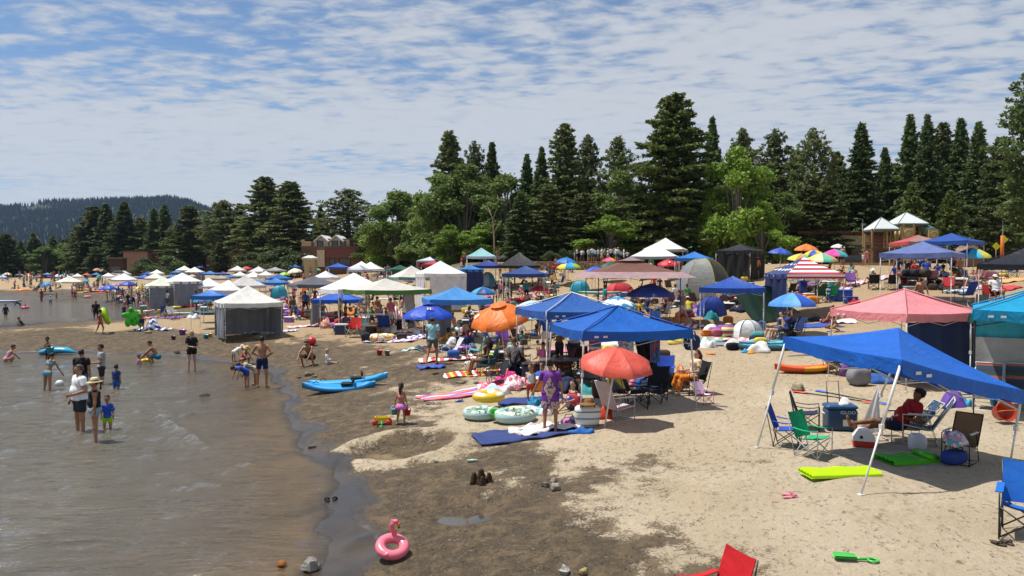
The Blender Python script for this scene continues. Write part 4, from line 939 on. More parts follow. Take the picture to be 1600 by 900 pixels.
# limb directions: x = to the figure's left hand side of the picture when it faces the camera (-y is its front)
DEF = dict(lean=(0, 0, 1), hips=.93, la=((-.18, 0, -1), (-.08, -.12, -1)), ra=((.18, 0, -1), (.08, -.12, -1)), ll=((-.06, 0, -1), (-.02, .04, -1)), rl=((.06, 0, -1), (.02, .04, -1)), head=(0, -.08, 1), look=0)
POSES = {
 'stand': {},
 'stride': dict(ll=((-.04, -.38, -1), (-.02, .12, -1)), rl=((.04, .30, -1), (.02, .55, -1)), la=((-.2, .25, -1), (-.1, -.1, -1)), ra=((.2, -.2, -1), (.1, -.4, -1)), hips=.90),
 'hipshand': dict(la=((-.75, .1, -1), (.8, -.35, -.5)), ra=((.7, .1, -1), (-.8, -.35, -.5)), ll=((-.12, 0, -1), (-.04, .04, -1)), rl=((.14, 0, -1), (.04, .04, -1))),
 'pockethands': dict(la=((-.55, .1, -1), (.15, -.45, -1)), ra=((.5, 0, -1), (-.45, -.8, -.25)), ll=((-.1, 0, -1), (-.03, .03, -1)), rl=((.1, 0, -1), (.03, .03, -1))),
 'holdfront': dict(la=((-.25, -.1, -1), (.35, -.9, -.1)), ra=((.25, -.1, -1), (-.35, -.9, -.1)), head=(0, -.22, 1)),
 'reach': dict(lean=(0, -.35, 1), la=((-.4, -.3, -1), (-.5, -.35, -1)), ra=((.4, -.2, -1), (.45, -.3, -1)), ll=((-.12, .1, -1), (-.05, .1, -1)), rl=((.12, -.05, -1), (.05, .15, -1)), head=(0, -.4, 1)),
 'bend': dict(lean=(0, -1, .45), hips=.90, la=((-.12, -.35, -1), (-.05, -.35, -1)), ra=((.12, -.35, -1), (.05, -.25, -1)), ll=((-.08, .1, -1), (-.02, -.02, -1)), rl=((.1, .1, -1), (.02, -.02, -1)), head=(0, -1, -.05)),
 'crouch': dict(lean=(0, -.62, 1), hips=.34, la=((-.2, -.75, -.75), (.12, -.7, -.8)), ra=((.2, -.75, -.75), (-.12, -.7, -.8)), ll=((-.32, -1, .25), (-.06, .42, -1)), rl=((.34, -1, .25), (.06, .42, -1)), head=(0, -.4, 1)),
 'sit': dict(lean=(0, .16, 1), hips=.11, la=((-.25, .35, -1), (-.1, .25, -1)), ra=((.2, -.35, -1), (.0, -1, -.15)), ll=((-.16, -1, .62), (-.05, -.75, -1)), rl=((.18, -1, .35), (.05, -1, -.6)), head=(0, -.12, 1)),
 'sitlegs': dict(lean=(0, .1, 1), hips=.11, la=((-.25, -.3, -1), (.1, -1, -.2)), ra=((.25, -.3, -1), (-.1, -1, -.2)), ll=((-.14, -1, .02), (-.05, -1, -.02)), rl=((.14, -1, .02), (.05, -1, -.02)), head=(0, -.2, 1)),
 'chair': dict(lean=(0, .28, 1), hips=.50, la=((-.25, -.25, -1), (-.05, -1, -.1)), ra=((.25, -.25, -1), (.05, -1, -.1)), ll=((-.14, -1, .06), (-.04, -.25, -1)), rl=((.14, -1, .06), (.04, -.25, -1)), head=(0, -.1, 1)),
 'chairup': dict(lean=(0, .30, 1), hips=.44, la=((-.7, -.3, .55), (.8, .35, .45)), ra=((.7, -.3, .55), (-.8, .35, .45)), ll=((-.14, -1, .30), (-.04, -.30, -1)), rl=((.14, -1, .22), (.04, -.55, -1)), head=(0, -.1, 1)),
 'lie': dict(lean=(0, 1, .06), hips=.11, la=((-.35, .8, -.05), (.1, -1, .35)), ra=((.3, -.8, -.08), (.1, -1, -.05)), ll=((-.14, -1, .45), (-.03, -.65, -1)), rl=((.12, -1, .02), (.03, -1, -.03)), head=(0, 1, .22)),
 'recline': dict(lean=(0, .62, .8), hips=.36, la=((-.3, -.1, -.9), (.7, -.75, .1)), ra=((.3, -.1, -.9), (-.7, -.75, .1)), ll=((-.12, -1, .06), (-.03, -1, -.16)), rl=((.12, -1, .03), (.03, -1, -.25)), head=(0, .25, 1)),
 'kneel': dict(lean=(0, -.2, 1), hips=.30, la=((-.2, -.5, -1), (0, -1, -.3)), ra=((.2, -.5, -1), (0, -1, -.3)), ll=((-.12, -1, -.25), (-.02, 1, -.22)), rl=((.12, -1, -.25), (.02, 1, -.22)), head=(0, -.3, 1)),
 'carry': dict(la=((-.3, .1, -1), (-.2, -.15, -1)), ra=((.35, .1, -1), (.25, -.1, -1)), ll=((-.05, -.15, -1), (-.02, .1, -1)), rl=((.05, .12, -1), (.02, .25, -1))),
 'holdhand': dict(la=((-.3, .05, -1), (-.1, -.1, -1)), ra=((.55, -.1, -1), (.55, -.25, -1)), ll=((-.05, .05, -1), (-.02, .06, -1)), rl=((.07, -.1, -1), (.02, .06, -1)), head=(.1, -.15, 1)),
}
_bodies = {}
def make_body(pose, size='adult', fat=1.0, fem=False, v=.021, hi=True):
 key = (pose, size, round(fat, 2), fem, v)
 if key in _bodies: return _bodies[key]
 P = dict(DEF); P.update(POSES[pose]); hs = 1.0; ls = 1.0; bs = 1.0
 if size == 'child': hs, ls, bs = 1.42, .86, .98
 if size == 'toddler': hs, ls, bs = 1.7, .72, .98
 up = nrm(P['lean']); X = np.array([1., 0, 0]); fr = nrm(np.cross(up, X)) * -1     # figure front
 fr = nrm(np.cross(X, up)); fr = fr if fr[1] < 0 or abs(up[1]) > .8 else -fr
 if fr[1] > 0 and abs(up[1]) <= .8: fr = -fr
 if abs(up[1]) > .8: fr = nrm(np.cross(X, up)) * (1 if up[1] > 0 else 1); fr = np.array([0, fr[1], fr[2]]); fr = fr * (1 if (up[1] > 0) == (fr[2] > 0) else -1)
 legl = (.43 * ls, .42 * ls); hz = P['hips'] * (ls if P['hips'] > .6 else (1.0 if P['hips'] < .2 else (ls * .5 + .5)))
 if pose in ('stand', 'hipshand', 'pockethands', 'holdfront', 'reach', 'bend', 'carry', 'holdhand', 'stride'):
  hz = None
 pel = np.array([0, 0, hz if hz else 1.0])
 J = {}; hw = .09 * (1.12 if fem else 1) * fat ** .5; sw = (.165 if fem else .19) * fat ** .4 * (.85 if hs > 1.2 else 1)
 J['pel'] = pel; J['waist'] = pel + up * .17 * bs; J['chest'] = pel + up * .36 * bs; J['neck'] = pel + up * .52 * bs
 hd = nrm(P['head']); hd = nrm(hd * 1.0 + up * .35) if abs(up[1]) < .8 else hd
 J['hb'] = J['neck'] + hd * .07; J['head'] = J['neck'] + hd * (.155 * (1 + (hs - 1) * .6))
 for sd, sx in (('l', -1), ('r', 1)):
  sh = J['neck'] - up * .055 + X * sx * sw; u, l = P[sd + 'a']; al = .86 if hs > 1.2 else 1
  el = sh + nrm(u) * .285 * al; wr = el + nrm(l) * .25 * al; J[sd + 'sh'], J[sd + 'el'], J[sd + 'wr'] = sh, el, wr; J[sd + 'ha'] = wr + nrm(l) * .085 * al; J[sd + 'hd'] = nrm(l)
  hp = pel + X * sx * hw - up * .03; u, l = P[sd + 'l']; kn = hp + nrm(u) * legl[0]; an = kn + nrm(l) * legl[1]; J[sd + 'hp'], J[sd + 'kn'], J[sd + 'an'] = hp, kn, an
  fd = np.array([sx * .15, -1, 0.]);
  if nrm(l)[2] > -.4: fd = np.array([sx * .12, -.3 if nrm(l)[1] < 0 else .8, .95 if nrm(l)[1] < 0 else -.3])
  J[sd + 'to'] = an + nrm(fd) * .15 + np.array([0, 0, -.055 if nrm(l)[2] < -.4 else 0]); J[sd + 'hl'] = an - nrm(fd) * .035 + np.array([0, 0, -.045 if nrm(l)[2] < -.4 else 0])
 lo_ = min(min(J[s + 'to'][2], J[s + 'hl'][2]) for s in 'lr') - .03
 if hz is None:
  for k in J:
   if not k.endswith('hd'): J[k] = J[k] - np.array([0, 0, lo_])
 f2 = fat; prim = []
 def cap(a, b, ra, rb, lab): prim.append(('c', J[a] if isinstance(a, str) else a, J[b] if isinstance(b, str) else b, ra, rb, lab))
 def ell(c, r, lab, U=up, Fv=fr): prim.append(('e', c, r, U, Fv, lab))
 ell(J['pel'] + up * .0, (.155 * (1.12 if fem else 1) * f2, .115 * f2, .125), 'hips'); ell(J['waist'], (.128 * (.95 if fem else 1.03) * f2, .098 * f2 ** 1.2, .14), 'belly')
 ell(J['chest'], (.150 * (.92 if fem else 1.05) * f2 ** .8, .108 * f2 ** .7, .18), 'chest')
 if f2 > 1.1: ell(J['waist'] + fr * .05 * f2 + up * .02, (.12 * f2, .09 * f2, .13), 'belly')
 if fem and hs < 1.2:
  for sx in (-1, 1): ell(J['chest'] + fr * .085 + X * sx * .07 + up * .03, (.06, .055, .06), 'chest')
 cap(J['neck'] - up * .07 + X * -sw * .75, J['neck'] - up * .07 + X * sw * .75, .062, .062, 'chest')
 cap(J['neck'] - up * .04, 'hb', .058, .052, 'neck')
 hf = nrm(fr - hd * np.dot(fr, hd)); la = P['look']
 hr = .098 * (1 + (hs - 1) * .35)
 ell(J['head'] + hd * .02, (hr * .80, hr * .98, hr * 1.12), 'head', hd, hf); ell(J['head'] - hd * .045 * hs ** .5 + hf * .025, (hr * .58, hr * .66, hr * .62), 'head', hd, hf)
 ell(J['head'] + hf * hr * .98 - hd * .012, (.013, .02, .024), 'nose', hd, hf)
 for sx in (-1, 1): ell(J['head'] + X * sx * hr * .80 - hf * .01 - hd * .005, (.012, .022, .032), 'ear', hd, hf)
 am = .85 if hs > 1.2 else (.88 if fem else 1.0)
 for s in 'lr':
  cap(s + 'sh', s + 'el', .054 * am * f2 ** .4, .041 * am * f2 ** .3, s + 'ua'); cap(s + 'el', s + 'wr', .042 * am, .026 * am, s + 'fa')
  cap(s + 'wr', s + 'ha', .028 * am, .033 * am, s + 'hand')
  cap(s + 'hp', s + 'kn', .088 * am ** .4 * f2 ** .5, .054 * am ** .4, s + 'th'); cap(s + 'kn', s + 'an', .055 * am ** .4, .034, s + 'sn'); cap(s + 'hl', s + 'to', .036, .030, s + 'ft')
 pts = np.array([p for k, p in J.items() if not k.endswith('hd')]); lo = pts.min(0) - .2; hi_ = pts.max(0) + .2
 n = np.ceil((hi_ - lo) / v).astype(int) + 1
 g = np.stack(np.meshgrid(*[lo[i] + v * np.arange(n[i]) for i in range(3)], indexing='ij'), -1)
 def dist(pr, q):
  if pr[0] == 'c':
   _, a, b, ra, rb, _l = pr; ab = b - a; t = np.clip(((q - a) @ ab) / (ab @ ab + 1e-9), 0, 1)
   return np.linalg.norm(q - a - t[..., None] * ab, axis=-1) - (ra + (rb - ra) * t)
  _, c, r, U, Fv, _l = pr; S = np.cross(U, Fv); d = q - c; k = np.stack([d @ S / r[0], d @ Fv / r[1], d @ U / r[2]], -1)
  l = np.linalg.norm(k, axis=-1); return (l - 1) * min(r) * .9 if max(r) / min(r) < 1.3 else l * (l - 1) / (np.linalg.norm(k / np.array(r), axis=-1) + 1e-9)
 f = None
 for pr in prim:
  d = dist(pr, g); lab = pr[-1]; k = .012 if lab in ('nose', 'ear') else (.022 if lab[1:] in ('ft', 'hand', 'fa') or lab == 'head' else .045)
  if f is None: f = d
  else: h = np.clip(.5 + .5 * (f - d) / k, 0, 1); f = f * (1 - h) + d * h - k * h * (1 - h)
 V, Q = surface_nets(f, lo, v)
 # region of each vertex
 D = np.stack([dist(pr, V) for pr in prim], 1); best = D.argmin(1); labs = [pr[-1] for pr in prim]; lab = np.array([labs[i] for i in best])
 tt_ = np.zeros(len(V))
 for i, pr in enumerate(prim):
  if pr[0] == 'c':
   m = best == i; ab = pr[2] - pr[1]; tt_[m] = np.clip(((V[m] - pr[1]) @ ab) / (ab @ ab), 0, 1)
 N_ = np.zeros_like(V); e1 = V[Q[:, 1]] - V[Q[:, 0]]; e2 = V[Q[:, 2]] - V[Q[:, 0]]; fn = np.cross(e1, e2)
 for k in range(4): np.add.at(N_, Q[:, k], fn)
 N_ /= np.linalg.norm(N_, axis=1)[:, None] + 1e-9
 hl_ = (V - J['head']); hup = hl_ @ hd; hfw = hl_ @ hf
 body = dict(V=V, Q=Q, N=N_, lab=lab, t=tt_, J=J, hd=hd, hf=hf, hr=hr, up=up, fr=fr, hup=hup, hfw=hfw, am=am, hs=hs, fem=fem, key=key, along=(V - J['pel']) @ up)
 _bodies[key] = body; return body
def region(b, what):
 lab, t, al = b['lab'], b['t'], b['along']; ishead = np.isin(lab, ('head', 'nose', 'ear'))
 torso = np.isin(lab, ('hips', 'belly', 'chest')); ua = np.isin(lab, ('lua', 'rua')); th = np.isin(lab, ('lth', 'rth')); fa = np.isin(lab, ('lfa', 'rfa')); sn = np.isin(lab, ('lsn', 'rsn'))
 if what == 'tee': return (torso & (al > -.03)) | (ua & (t < .62)) | ((lab == 'neck') & (t < .15))
 if what == 'long': return (torso & (al > -.03)) | ua | (fa & (t < .9))
 if what == 'tank': return (np.isin(lab, ('belly', 'chest', 'hips')) & (al > -.03) & (al < .47)) | (ua & (t < .05))
 if what == 'bra': return (np.isin(lab, ('chest',)) & (al > .30) & (al < .43))
 if what == 'shorts': return ((lab == 'hips') & (al < .07)) | (th & (t < .68)) | ((lab == 'belly') & (al < .07))
 if what == 'shortshorts': return ((lab == 'hips') & (al < .07)) | (th & (t < .32)) | ((lab == 'belly') & (al < .05))
 if what == 'briefs': return ((lab == 'hips') & (al < .05)) | (th & (t < .10))
 if what == 'pants': return ((lab == 'hips') & (al < .07)) | th | (sn & (t < .85))
 if what == 'onepiece': return (torso & (al < .44)) | (th & (t < .10))
 if what == 'hair': return ishead & ((b['hup'] > .045 * b['hs'] ** .5) | (b['hfw'] < -.005)) & (b['hup'] > -.045) & (lab != 'ear')
_meshc = {}
def shell(b, what, off, name, flare=0.0):
 key = (b['key'], what, off, flare)
 if key in _meshc: return _meshc[key]
 m = region(b, what); F = b['Q'][m[b['Q']].all(1)]
 if len(F) == 0: return None
 us = np.unique(F); mp = -np.ones(len(b['V']), int); mp[us] = np.arange(len(us))
 V = b['V'][us] + b['N'][us] * (off + 0.006 * np.sin(V_seed(b['V'][us])))[:, None]
 V2 = b['V'][us] + b['N'][us] * .002
 n = len(us); F = mp[F]
 # rim faces join the outer cloth to the skin so it has an edge
 ed = {}
 for q in F:
  for k in range(4):
   a, c = q[k], q[(k + 1) % 4]; ed[(a, c)] = ed.get((a, c), 0) + 1
 rim = [(a, c) for (a, c) in ed if (c, a) not in ed]
 FF = [tuple(q) for q in F] + [(c, a, a + n, c + n) for a, c in rim]
 me = bpy.data.meshes.new(name); me.from_pydata(np.concatenate([V, V2]).tolist(), [], FF); me.polygons.foreach_set('use_smooth', np.ones(len(FF), bool)); me.update()
 me.materials.append(None); _meshc[key] = me; return me
def V_seed(V): return V[:, 0] * 41 + V[:, 2] * 33 + V[:, 1] * 37
def body_mesh(b, hi, top=None, bottom=None):
 key = (b['key'], 'body', hi, top, bottom)
 if key in _meshc: return _meshc[key]
 mb = MB(); V = b['V'].tolist(); Q = b['Q']; mi = np.zeros(len(Q), int)
 if not hi:
  for k, w in ((1, top), (2, bottom), (3, 'hair')):
   if w: mi[region(b, w)[Q].sum(1) >= 2] = k
  if top == 'onepiece': mi[region(b, 'onepiece')[Q].sum(1) >= 2] = 1
 mb.v = [tuple(p) for p in V]; mb.f = [tuple(q) for q in Q]; mb.m = mi.tolist(); mb.sm = [True] * len(Q)
 if hi:
  J = b['J']
  for s, sx in (('l', -1), ('r', 1)):                      # five fingers on each hand, unequal and slightly curled
   ha, d = Vector(J[s + 'ha']), Vector(J[s + 'hd']); side = d.cross(Vector((sx, 0, 0.001)))
   if side.length < .2: side = d.cross(Vector((0, 0, 1)))
   side.normalize(); palm = d.cross(side).normalized(); r = .0095 * b['am']
   for k, L in enumerate((.058, .070, .075, .068)):
    o = ha + side * (.013 * (1.5 - k) * 1.25) + d * .012; curl = palm * (-.35 - .1 * k) * sx
    mb.tube([o, o + d * L * .45 + curl * L * .1, o + d * L * .8 + curl * L * .35, o + d * L * .98 + curl * L * .65], [r, r * .95, r * .85, r * .5], 5, 0)
   w = Vector(J[s + 'wr']); o = w + (ha - w) * .35 + side * .022
   mb.tube([o, o + (side * .8 + d * .7).normalized() * .03, o + (side * .5 + d).normalized() * .062], [r * 1.2, r * 1.05, r * .7], 5, 0)
  H, hf, hd, hr = Vector(J['head']), Vector(b['hf']), Vector(b['hd']), b['hr']
  for sx in (-1, 1): mb.ell(H + hf * (hr * .90) + Vector((sx * hr * .34, 0, 0)) + hd * .012, (.011, .008, .007), 6, 4, 4)
  mb.ell(H + hf * (hr * .86) - hd * .052, (.022, .008, .006), 6, 4, 5)
 me = mb.mesh('person', [None] * (6 if hi else 4)); _meshc[key] = me; return me
SKIN = {'pale': '#e2b69a', 'tan': '#c48f6c', 'brown': '#94633f', 'dark': '#5c3d2a', 'pink': '#dca085'}
def set_mats(o, ms):
 for i, m in enumerate(ms):
  if i < len(o.material_slots): o.material_slots[i].link = 'OBJECT'; o.material_slots[i].material = m
M_EYE = mat('#1a1412', .4, 'skin'); M_LIP = mat('#8a4a40', .5, 'skin')
def head_local(b, mb_fn, name, m, parent):
 """something worn on the head: built in head axes, then placed"""
 mb = MB(); mb_fn(mb, b['hr']); X = Vector((1, 0, 0)); hd, hf = Vector(b['hd']), Vector(b['hf']); M = Matrix((X, -hf, hd)).transposed()
 mb.v = [tuple(M @ Vector(p) + Vector(b['J']['head'])) for p in mb.v]; return mb.build(name, m, parent)
def hair_fn(style):
 def fn(mb, hr):
  r = (hr * .92, hr * 1.08, hr * 1.2)
  def cut(q):
   if q.y < -hr * .35 and q.z < hr * .55: q = Vector((q.x * .78, -hr * .35 + (q.y + hr * .35) * .3, q.z))
   if q.z < -hr * .45: q.z = -hr * .45 + (q.z + hr * .45) * .25; q.x *= .9
   return q
  mb.ell((0, .012, .024), r, 14, 10, 0, fn=cut)
  if style == 'long': mb.tube([(0, .06, .03), (0, .10, -.06), (0, .105, -.18), (.01, .09, -.30)], [hr * .75, hr * .85, hr * .7, .02], 10, flat=.55)
  if style == 'bun': mb.ell((0, .09, .09), (.05, .05, .05), 10, 6)
  if style == 'tail': mb.tube([(0, .09, .05), (0, .15, 0), (0, .14, -.14), (0, .12, -.2)], [.03, .035, .028, .008], 8)
 return fn
def hat_fn(kind):
 def fn(mb, hr):
  if kind == 'brim': mb.lathe([(hr * .99, .045), (hr * 2.1, .03), (hr * 2.12, .036), (hr * 1.0, .062), (hr * .97, .12), (hr * .75, .152), (.001, .158)], 20, 0, (0, .01, 0))
  if kind == 'floppy': mb.lathe([(hr * .99, .05), (hr * 1.8, .03), (hr * 2.5, -.01), (hr * 2.52, -.004), (hr * 1.02, .07), (hr * .97, .13), (hr * .7, .155), (.001, .16)], 20, 0, (0, .01, 0))
  if kind == 'cap':
   mb.lathe([(hr * 1.0, .03), (hr * 1.0, .07), (hr * .85, .115), (hr * .4, .135), (.001, .137)], 16, 0, (0, .01, 0), sy=1.12)
   mb.grid(lambda u, v: ((u - .5) * .15, -hr * .98 - .08 * v * (1 - (2 * u - 1) ** 2 * .5), .045 - .012 * v), 6, 2)
 return fn
PEOPLE = []
def person(at, yaw, label, pose='stand', size='adult', H=None, skin='tan', top=None, topc='#ffffff', bottom='shorts', botc='#222222', hair='short', hairc='#1d1512', hat=None, hatc='#e8d8b0', fat=1.0, fem=False,
           hi=True, glasses=False, group=None, sink=0.0, topm=None, botm=None, band=None):
 """a person; pose and clothes as given; near ones carry hair and clothing as children"""
 H = H or {'adult': 1.74 if not fem else 1.64, 'child': 1.2, 'toddler': .9}[size]
 nat = {'adult': 1.74, 'child': 1.60, 'toddler': 1.5}[size]
 b = make_body(pose, size, fat, fem, .021 if hi else .034); s = H / nat
 at = Vector(at); at.z -= sink
 sk = skinm(SKIN[skin]); tm = topm or mat(topc, .8, 'cloth', .85); bm = botm or mat(botc, .8, 'cloth', .85); hm_ = mat(hairc, .6, 'cloth', .9)
 me = body_mesh(b, hi, top, bottom)
 o = bpy.data.objects.new('person', me); COL.objects.link(o); o.location = at; o.rotation_euler = (0, 0, yaw); o.scale = (s, s, s)
 tag(o, label, 'person', group)
 if hi: set_mats(o, [sk, tm, bm, hm_, M_EYE, M_LIP])
 else: set_mats(o, [sk, tm, bm, hm_])
 if hi:
  nm = {'tee': 'shirt', 'long': 'shirt', 'tank': 'tank_top', 'bra': 'bikini_top', 'onepiece': 'swimsuit', 'shorts': 'shorts', 'shortshorts': 'shorts', 'briefs': 'bikini_bottom', 'pants': 'trousers'}
  for w, m, off in ((bottom, bm, .016 if bottom in ('shorts', 'pants', 'shortshorts') else .006), (top, tm, .020 if top in ('tee', 'long') else .008)):
   if w:
    ms = shell(b, w, off, nm[w])
    if ms: c = bpy.data.objects.new(nm[w], ms); COL.objects.link(c); c.parent = o; set_mats(c, [m])
  if hair and hair != 'bald': head_local(b, hair_fn(hair), 'hair', hm_, o)
  if hat: head_local(b, hat_fn(hat), 'hat', mat(hatc, .8, 'cloth'), o)
  if band: head_local(b, lambda mb, hr: mb.lathe([(hr * 1.03, .062), (hr * 1.01, .09)], 18, 0, (0, .01, 0)), 'hat_band', mat(band, .7, 'cloth'), o)
  if glasses:
   def gf(mb, hr):
    for sx in (-1, 1): mb.ell((sx * hr * .36, -hr * .96, .014), (.030, .010, .020), 8, 5)
    mb.tube([(-hr * .85, 0, .015), (-hr * .8, -hr * .7, .016), (0, -hr * 1.0, .016), (hr * .8, -hr * .7, .016), (hr * .85, 0, .015)], .006, 4)
   head_local(b, gf, 'sunglasses', mat('#141414', .2, 'plastic', spec=.7), o)
 elif hat:
  head_local(b, hat_fn(hat), 'hat', mat(hatc, .8, 'cloth'), o)
 PEOPLE.append(o); return o, b, s
# ------------------------------------------------------------------ builders for the beach things
DBG = []
AUTO = []                                    # (object, description, phrase) labelled by their order across the beach
def auto(o, desc, phrase, cat=None, group=None):
 if cat: o['category'] = cat
 if group: o['group'] = group
 AUTO.append((o, desc, phrase)); return o
FSEQ = [1, .96, 1.04, .92, 1.08, .88, 1.12, .84, 1.17, .8, 1.22, .76, 1.28, .72, .68, .64, .6]
def pyramid(mb, W, D, h, ze, sag=.10, n=7, mis=(0, 0, 0, 0), seed=0, peak=0.0):
 c = [(-W / 2, -D / 2), (W / 2, -D / 2), (W / 2, D / 2), (-W / 2, D / 2)]
 for k in range(4):
  a, b = c[k], c[(k + 1) % 4]
  def fn(u, v, a=a, b=b, k=k):
   x = (a[0] * (1 - u) + b[0] * u) * (1 - v); y = (a[1] * (1 - u) + b[1] * u) * (1 - v)
   s = sag * math.sin(PI * u) * (1 - v) * (.4 + .9 * v) + .05 * math.sin(PI * v)
   wr = .014 * math.sin(u * 19 + seed + k) * (1 - v) * math.sin(PI * u)
   return (x, y, ze + h * v - s * (1 if v < 1 else 0) + wr)
  mb.grid(fn, n, n - 1, mis[k])
def lum(c): return sum(int(c[i:i + 2], 16) for i in (1, 3, 5)) > 520
def canopy_at(g, yaw, label, col='#ffffff', W=2.9, D=None, total=2.9, hroof=None, val=None, valh=.24, legc='#dcdcda', slant=.0, mis=None, topmats=None, walls=(), detail=1, tiers=None, feet=None, corner_z=None, group='canopies on the beach', seed=0, piping=None):
 D = D or W; hroof = hroof or (.30 if lum(col) else .19) * W; ze = total - hroof
 r = empty('canopy_tent', g, yaw, label, 'canopy tent', group)
 cm = topmats or [tent(col)]
 mb = MB(); pyramid(mb, W, D, hroof, ze, mis=mis or (0, 0, 0, 0), seed=seed, n=9 if detail else 5)
 tilt = None
 if corner_z:                                              # a frame set up on uneven leg lengths
  A0 = np.array([[-W / 2, -D / 2, 1], [W / 2, -D / 2, 1], [W / 2, D / 2, 1], [-W / 2, D / 2, 1]]); sol = np.linalg.lstsq(A0, np.array(corner_z) - ze, rcond=None)[0]
  tilt = lambda x, y: sol[0] * x + sol[1] * y + sol[2]
  mb.v = [(x, y, z + tilt(x, y)) for x, y, z in mb.v]
 top = mb.build('canopy_top', cm, r)
 vb = MB(); c = [(-W / 2, -D / 2), (W / 2, -D / 2), (W / 2, D / 2), (-W / 2, D / 2)]
 for k in range(4):
  a, b = c[k], c[(k + 1) % 4]; e = 1.004
  def fn(u, v, a=a, b=b, k=k):
   x = (a[0] * (1 - u) + b[0] * u) * e; y = (a[1] * (1 - u) + b[1] * u) * e; z = ze - valh * v + .02 - .10 * math.sin(PI * u) * .4 + .02 * math.sin(u * 23 + seed) * v
   return (x * (1 + .012 * math.sin(u * 17 + k) * v), y * (1 + .012 * math.cos(u * 15) * v), z + (tilt(x, y) if tilt else 0))
  vb.grid(fn, 10 if detail else 4, 2, (mis or (0, 0, 0, 0))[k])
 vb.build('valance', [tent(val)] if val else cm, top)
 if detail and g[1] < 34 and not piping and not topmats and not corner_z: piping = col
 if piping:
  for k in range(4):
   pb = MB(); pb.tube([(0, 0, ze + hroof + .01), (c[k][0] * .5, c[k][1] * .5, ze + hroof * .5 + .0), (c[k][0], c[k][1], ze + .02), (c[k][0] * 1.01, c[k][1] * 1.01, ze - valh)], .018, 4); pb.build('piping', mat(piping, .6), top)
 if detail and g[1] < 27:
  for q_ in (.12, .20): eb = MB(); eb.box((c[0][0] * 1.004 + W * q_, c[0][1] * 1.012, ze - valh * .55 + (tilt(c[0][0] + W * q_, c[0][1]) if tilt else 0)), (.11, .012, .05)); eb.build('emblem', mat('#e8e8e8', .6), top)
 lm = metal(legc); feetz = []
 for k in range(4):
  x, y = c[k]; s = slant; fx, fy = x * (.97 + s), y * (.97 + s)
  if feet and feet[k] is not None: fx, fy = feet[k]
  wx, wy = g[0] + fx * math.cos(yaw) - fy * math.sin(yaw), g[1] + fx * math.sin(yaw) + fy * math.cos(yaw)
  fz = gz(wx, wy) - g[2]; zt = ze + .0 + (tilt(x, y) if tilt else 0)
  lb = MB(); mx_, my_ = fx + (x * .97 - fx) * .5, fy + (y * .97 - fy) * .5; zm = fz + (zt - fz) * .5
  if detail:
   lb.tube([(fx, fy, fz), (mx_, my_, zm)], .017, 6); lb.tube([(mx_, my_, zm), (x * .97, y * .97, zt)], .024, 6); lb.box((fx, fy, fz + .01), (.09, .09, .02))
   lb.box((mx_, my_, zm), (.06, .06, .09))
  else: lb.tube([(fx, fy, fz - .02), (x * .97, y * .97, zt)], .022, 4)
  lb.build('leg', lm, r)
 fb = MB(); T_ = lambda x, y, z: (x, y, z + (tilt(x, y) if tilt else 0))
 for k in range(4):
  a, b = c[k], c[(k + 1) % 4]; a = (a[0] * .96, a[1] * .96); b = (b[0] * .96, b[1] * .96); m = ((a[0] + b[0]) / 2, (a[1] + b[1]) / 2)
  z1, z2 = ze - .06, ze - .36
  if detail:
   for p, q in ((a, m), (m, b)):
    fb.tube([T_(*p, z1), T_(*q, z2)], .011, 4); fb.tube([T_(*p, z2), T_(*q, z1)], .011, 4)
  else: fb.tube([T_(*a, z1 - .1), T_(*b, z1 - .1)], .012, 4)
  if detail: fb.tube([T_(*a, z1), T_(0, 0, ze + hroof - .12)], .013, 4)
 fb.build('truss', lm, r)
 for (k, col_, lo, hi_) in walls:
  a, b = c[k], c[(k + 1) % 4]; wb = MB()
  def fn(u, v):
   uu = lo + (hi_ - lo) * u; x = (a[0] * (1 - uu) + b[0] * uu) * .985; y = (a[1] * (1 - uu) + b[1] * uu) * .985
   w_ = .05 * math.sin(uu * 21 + 3 * v) + .03 * math.sin(uu * 43); n_ = (y, x)
   return (x + w_ * (abs(a[0] - b[0]) < .1), y + w_ * (abs(a[1] - b[1]) < .1), .06 + (ze - .1) * (1 - v) if tilt is None else .06 + (ze - .1 + tilt(x, y)) * (1 - v))
  wb.grid(fn, 24, 6); wb.build('side_wall', mat(col_, .7, 'cloth', .8), r)
 if tiers:
  tb = MB(); pyramid(tb, W * .30, D * .30, hroof * .30, ze + hroof * .80, sag=.02, n=4); tb.build('vent_cap', [tent(tiers)], top)
 return r, ze, hroof
def canopy(px, apex, wpx, col, yaw, label, W=2.9, dmul=1.0, maxh=3.35, minh=2.45, dy=0, **k):
 yw = R(yaw); Wa = (W * abs(math.cos(yw)) + (k.get('D') or W) * abs(math.sin(yw))); d = FPX * Wa / wpx * dmul
 d0, W0 = d, W
 for f in (FSEQ if not k.pop('fixd', 0) else [1]):
  d = d0 * f; zt = ZD(apex, d); x = XD(px, d, zt); g = Vector((x, d, gz(x, d))); tot = zt - g.z
  hr = k.get('hroof') or (.30 if lum(col) else .19) * W0
  if hr + 1.85 <= tot <= hr + 2.4: W = W0 * f; break
 else:
  d = d0; zt = ZD(apex, d); x = XD(px, d, zt); g = Vector((x, d, gz(x, d))); tot = zt - g.z
 if 'D' in k: k['D'] = k['D'] * W / W0
 if not (minh <= tot <= maxh): DBG.append(('canopy', label[:30], px, round(d, 1), round(tot, 2)))
 t2 = min(max(tot, 2.2), hr + 2.6)
 det = 1 if d < 62 else 0
 return canopy_at(g, -yw - math.atan(g.x / g.y), label, col, W=W, total=t2, detail=det, seed=px % 7, **k)
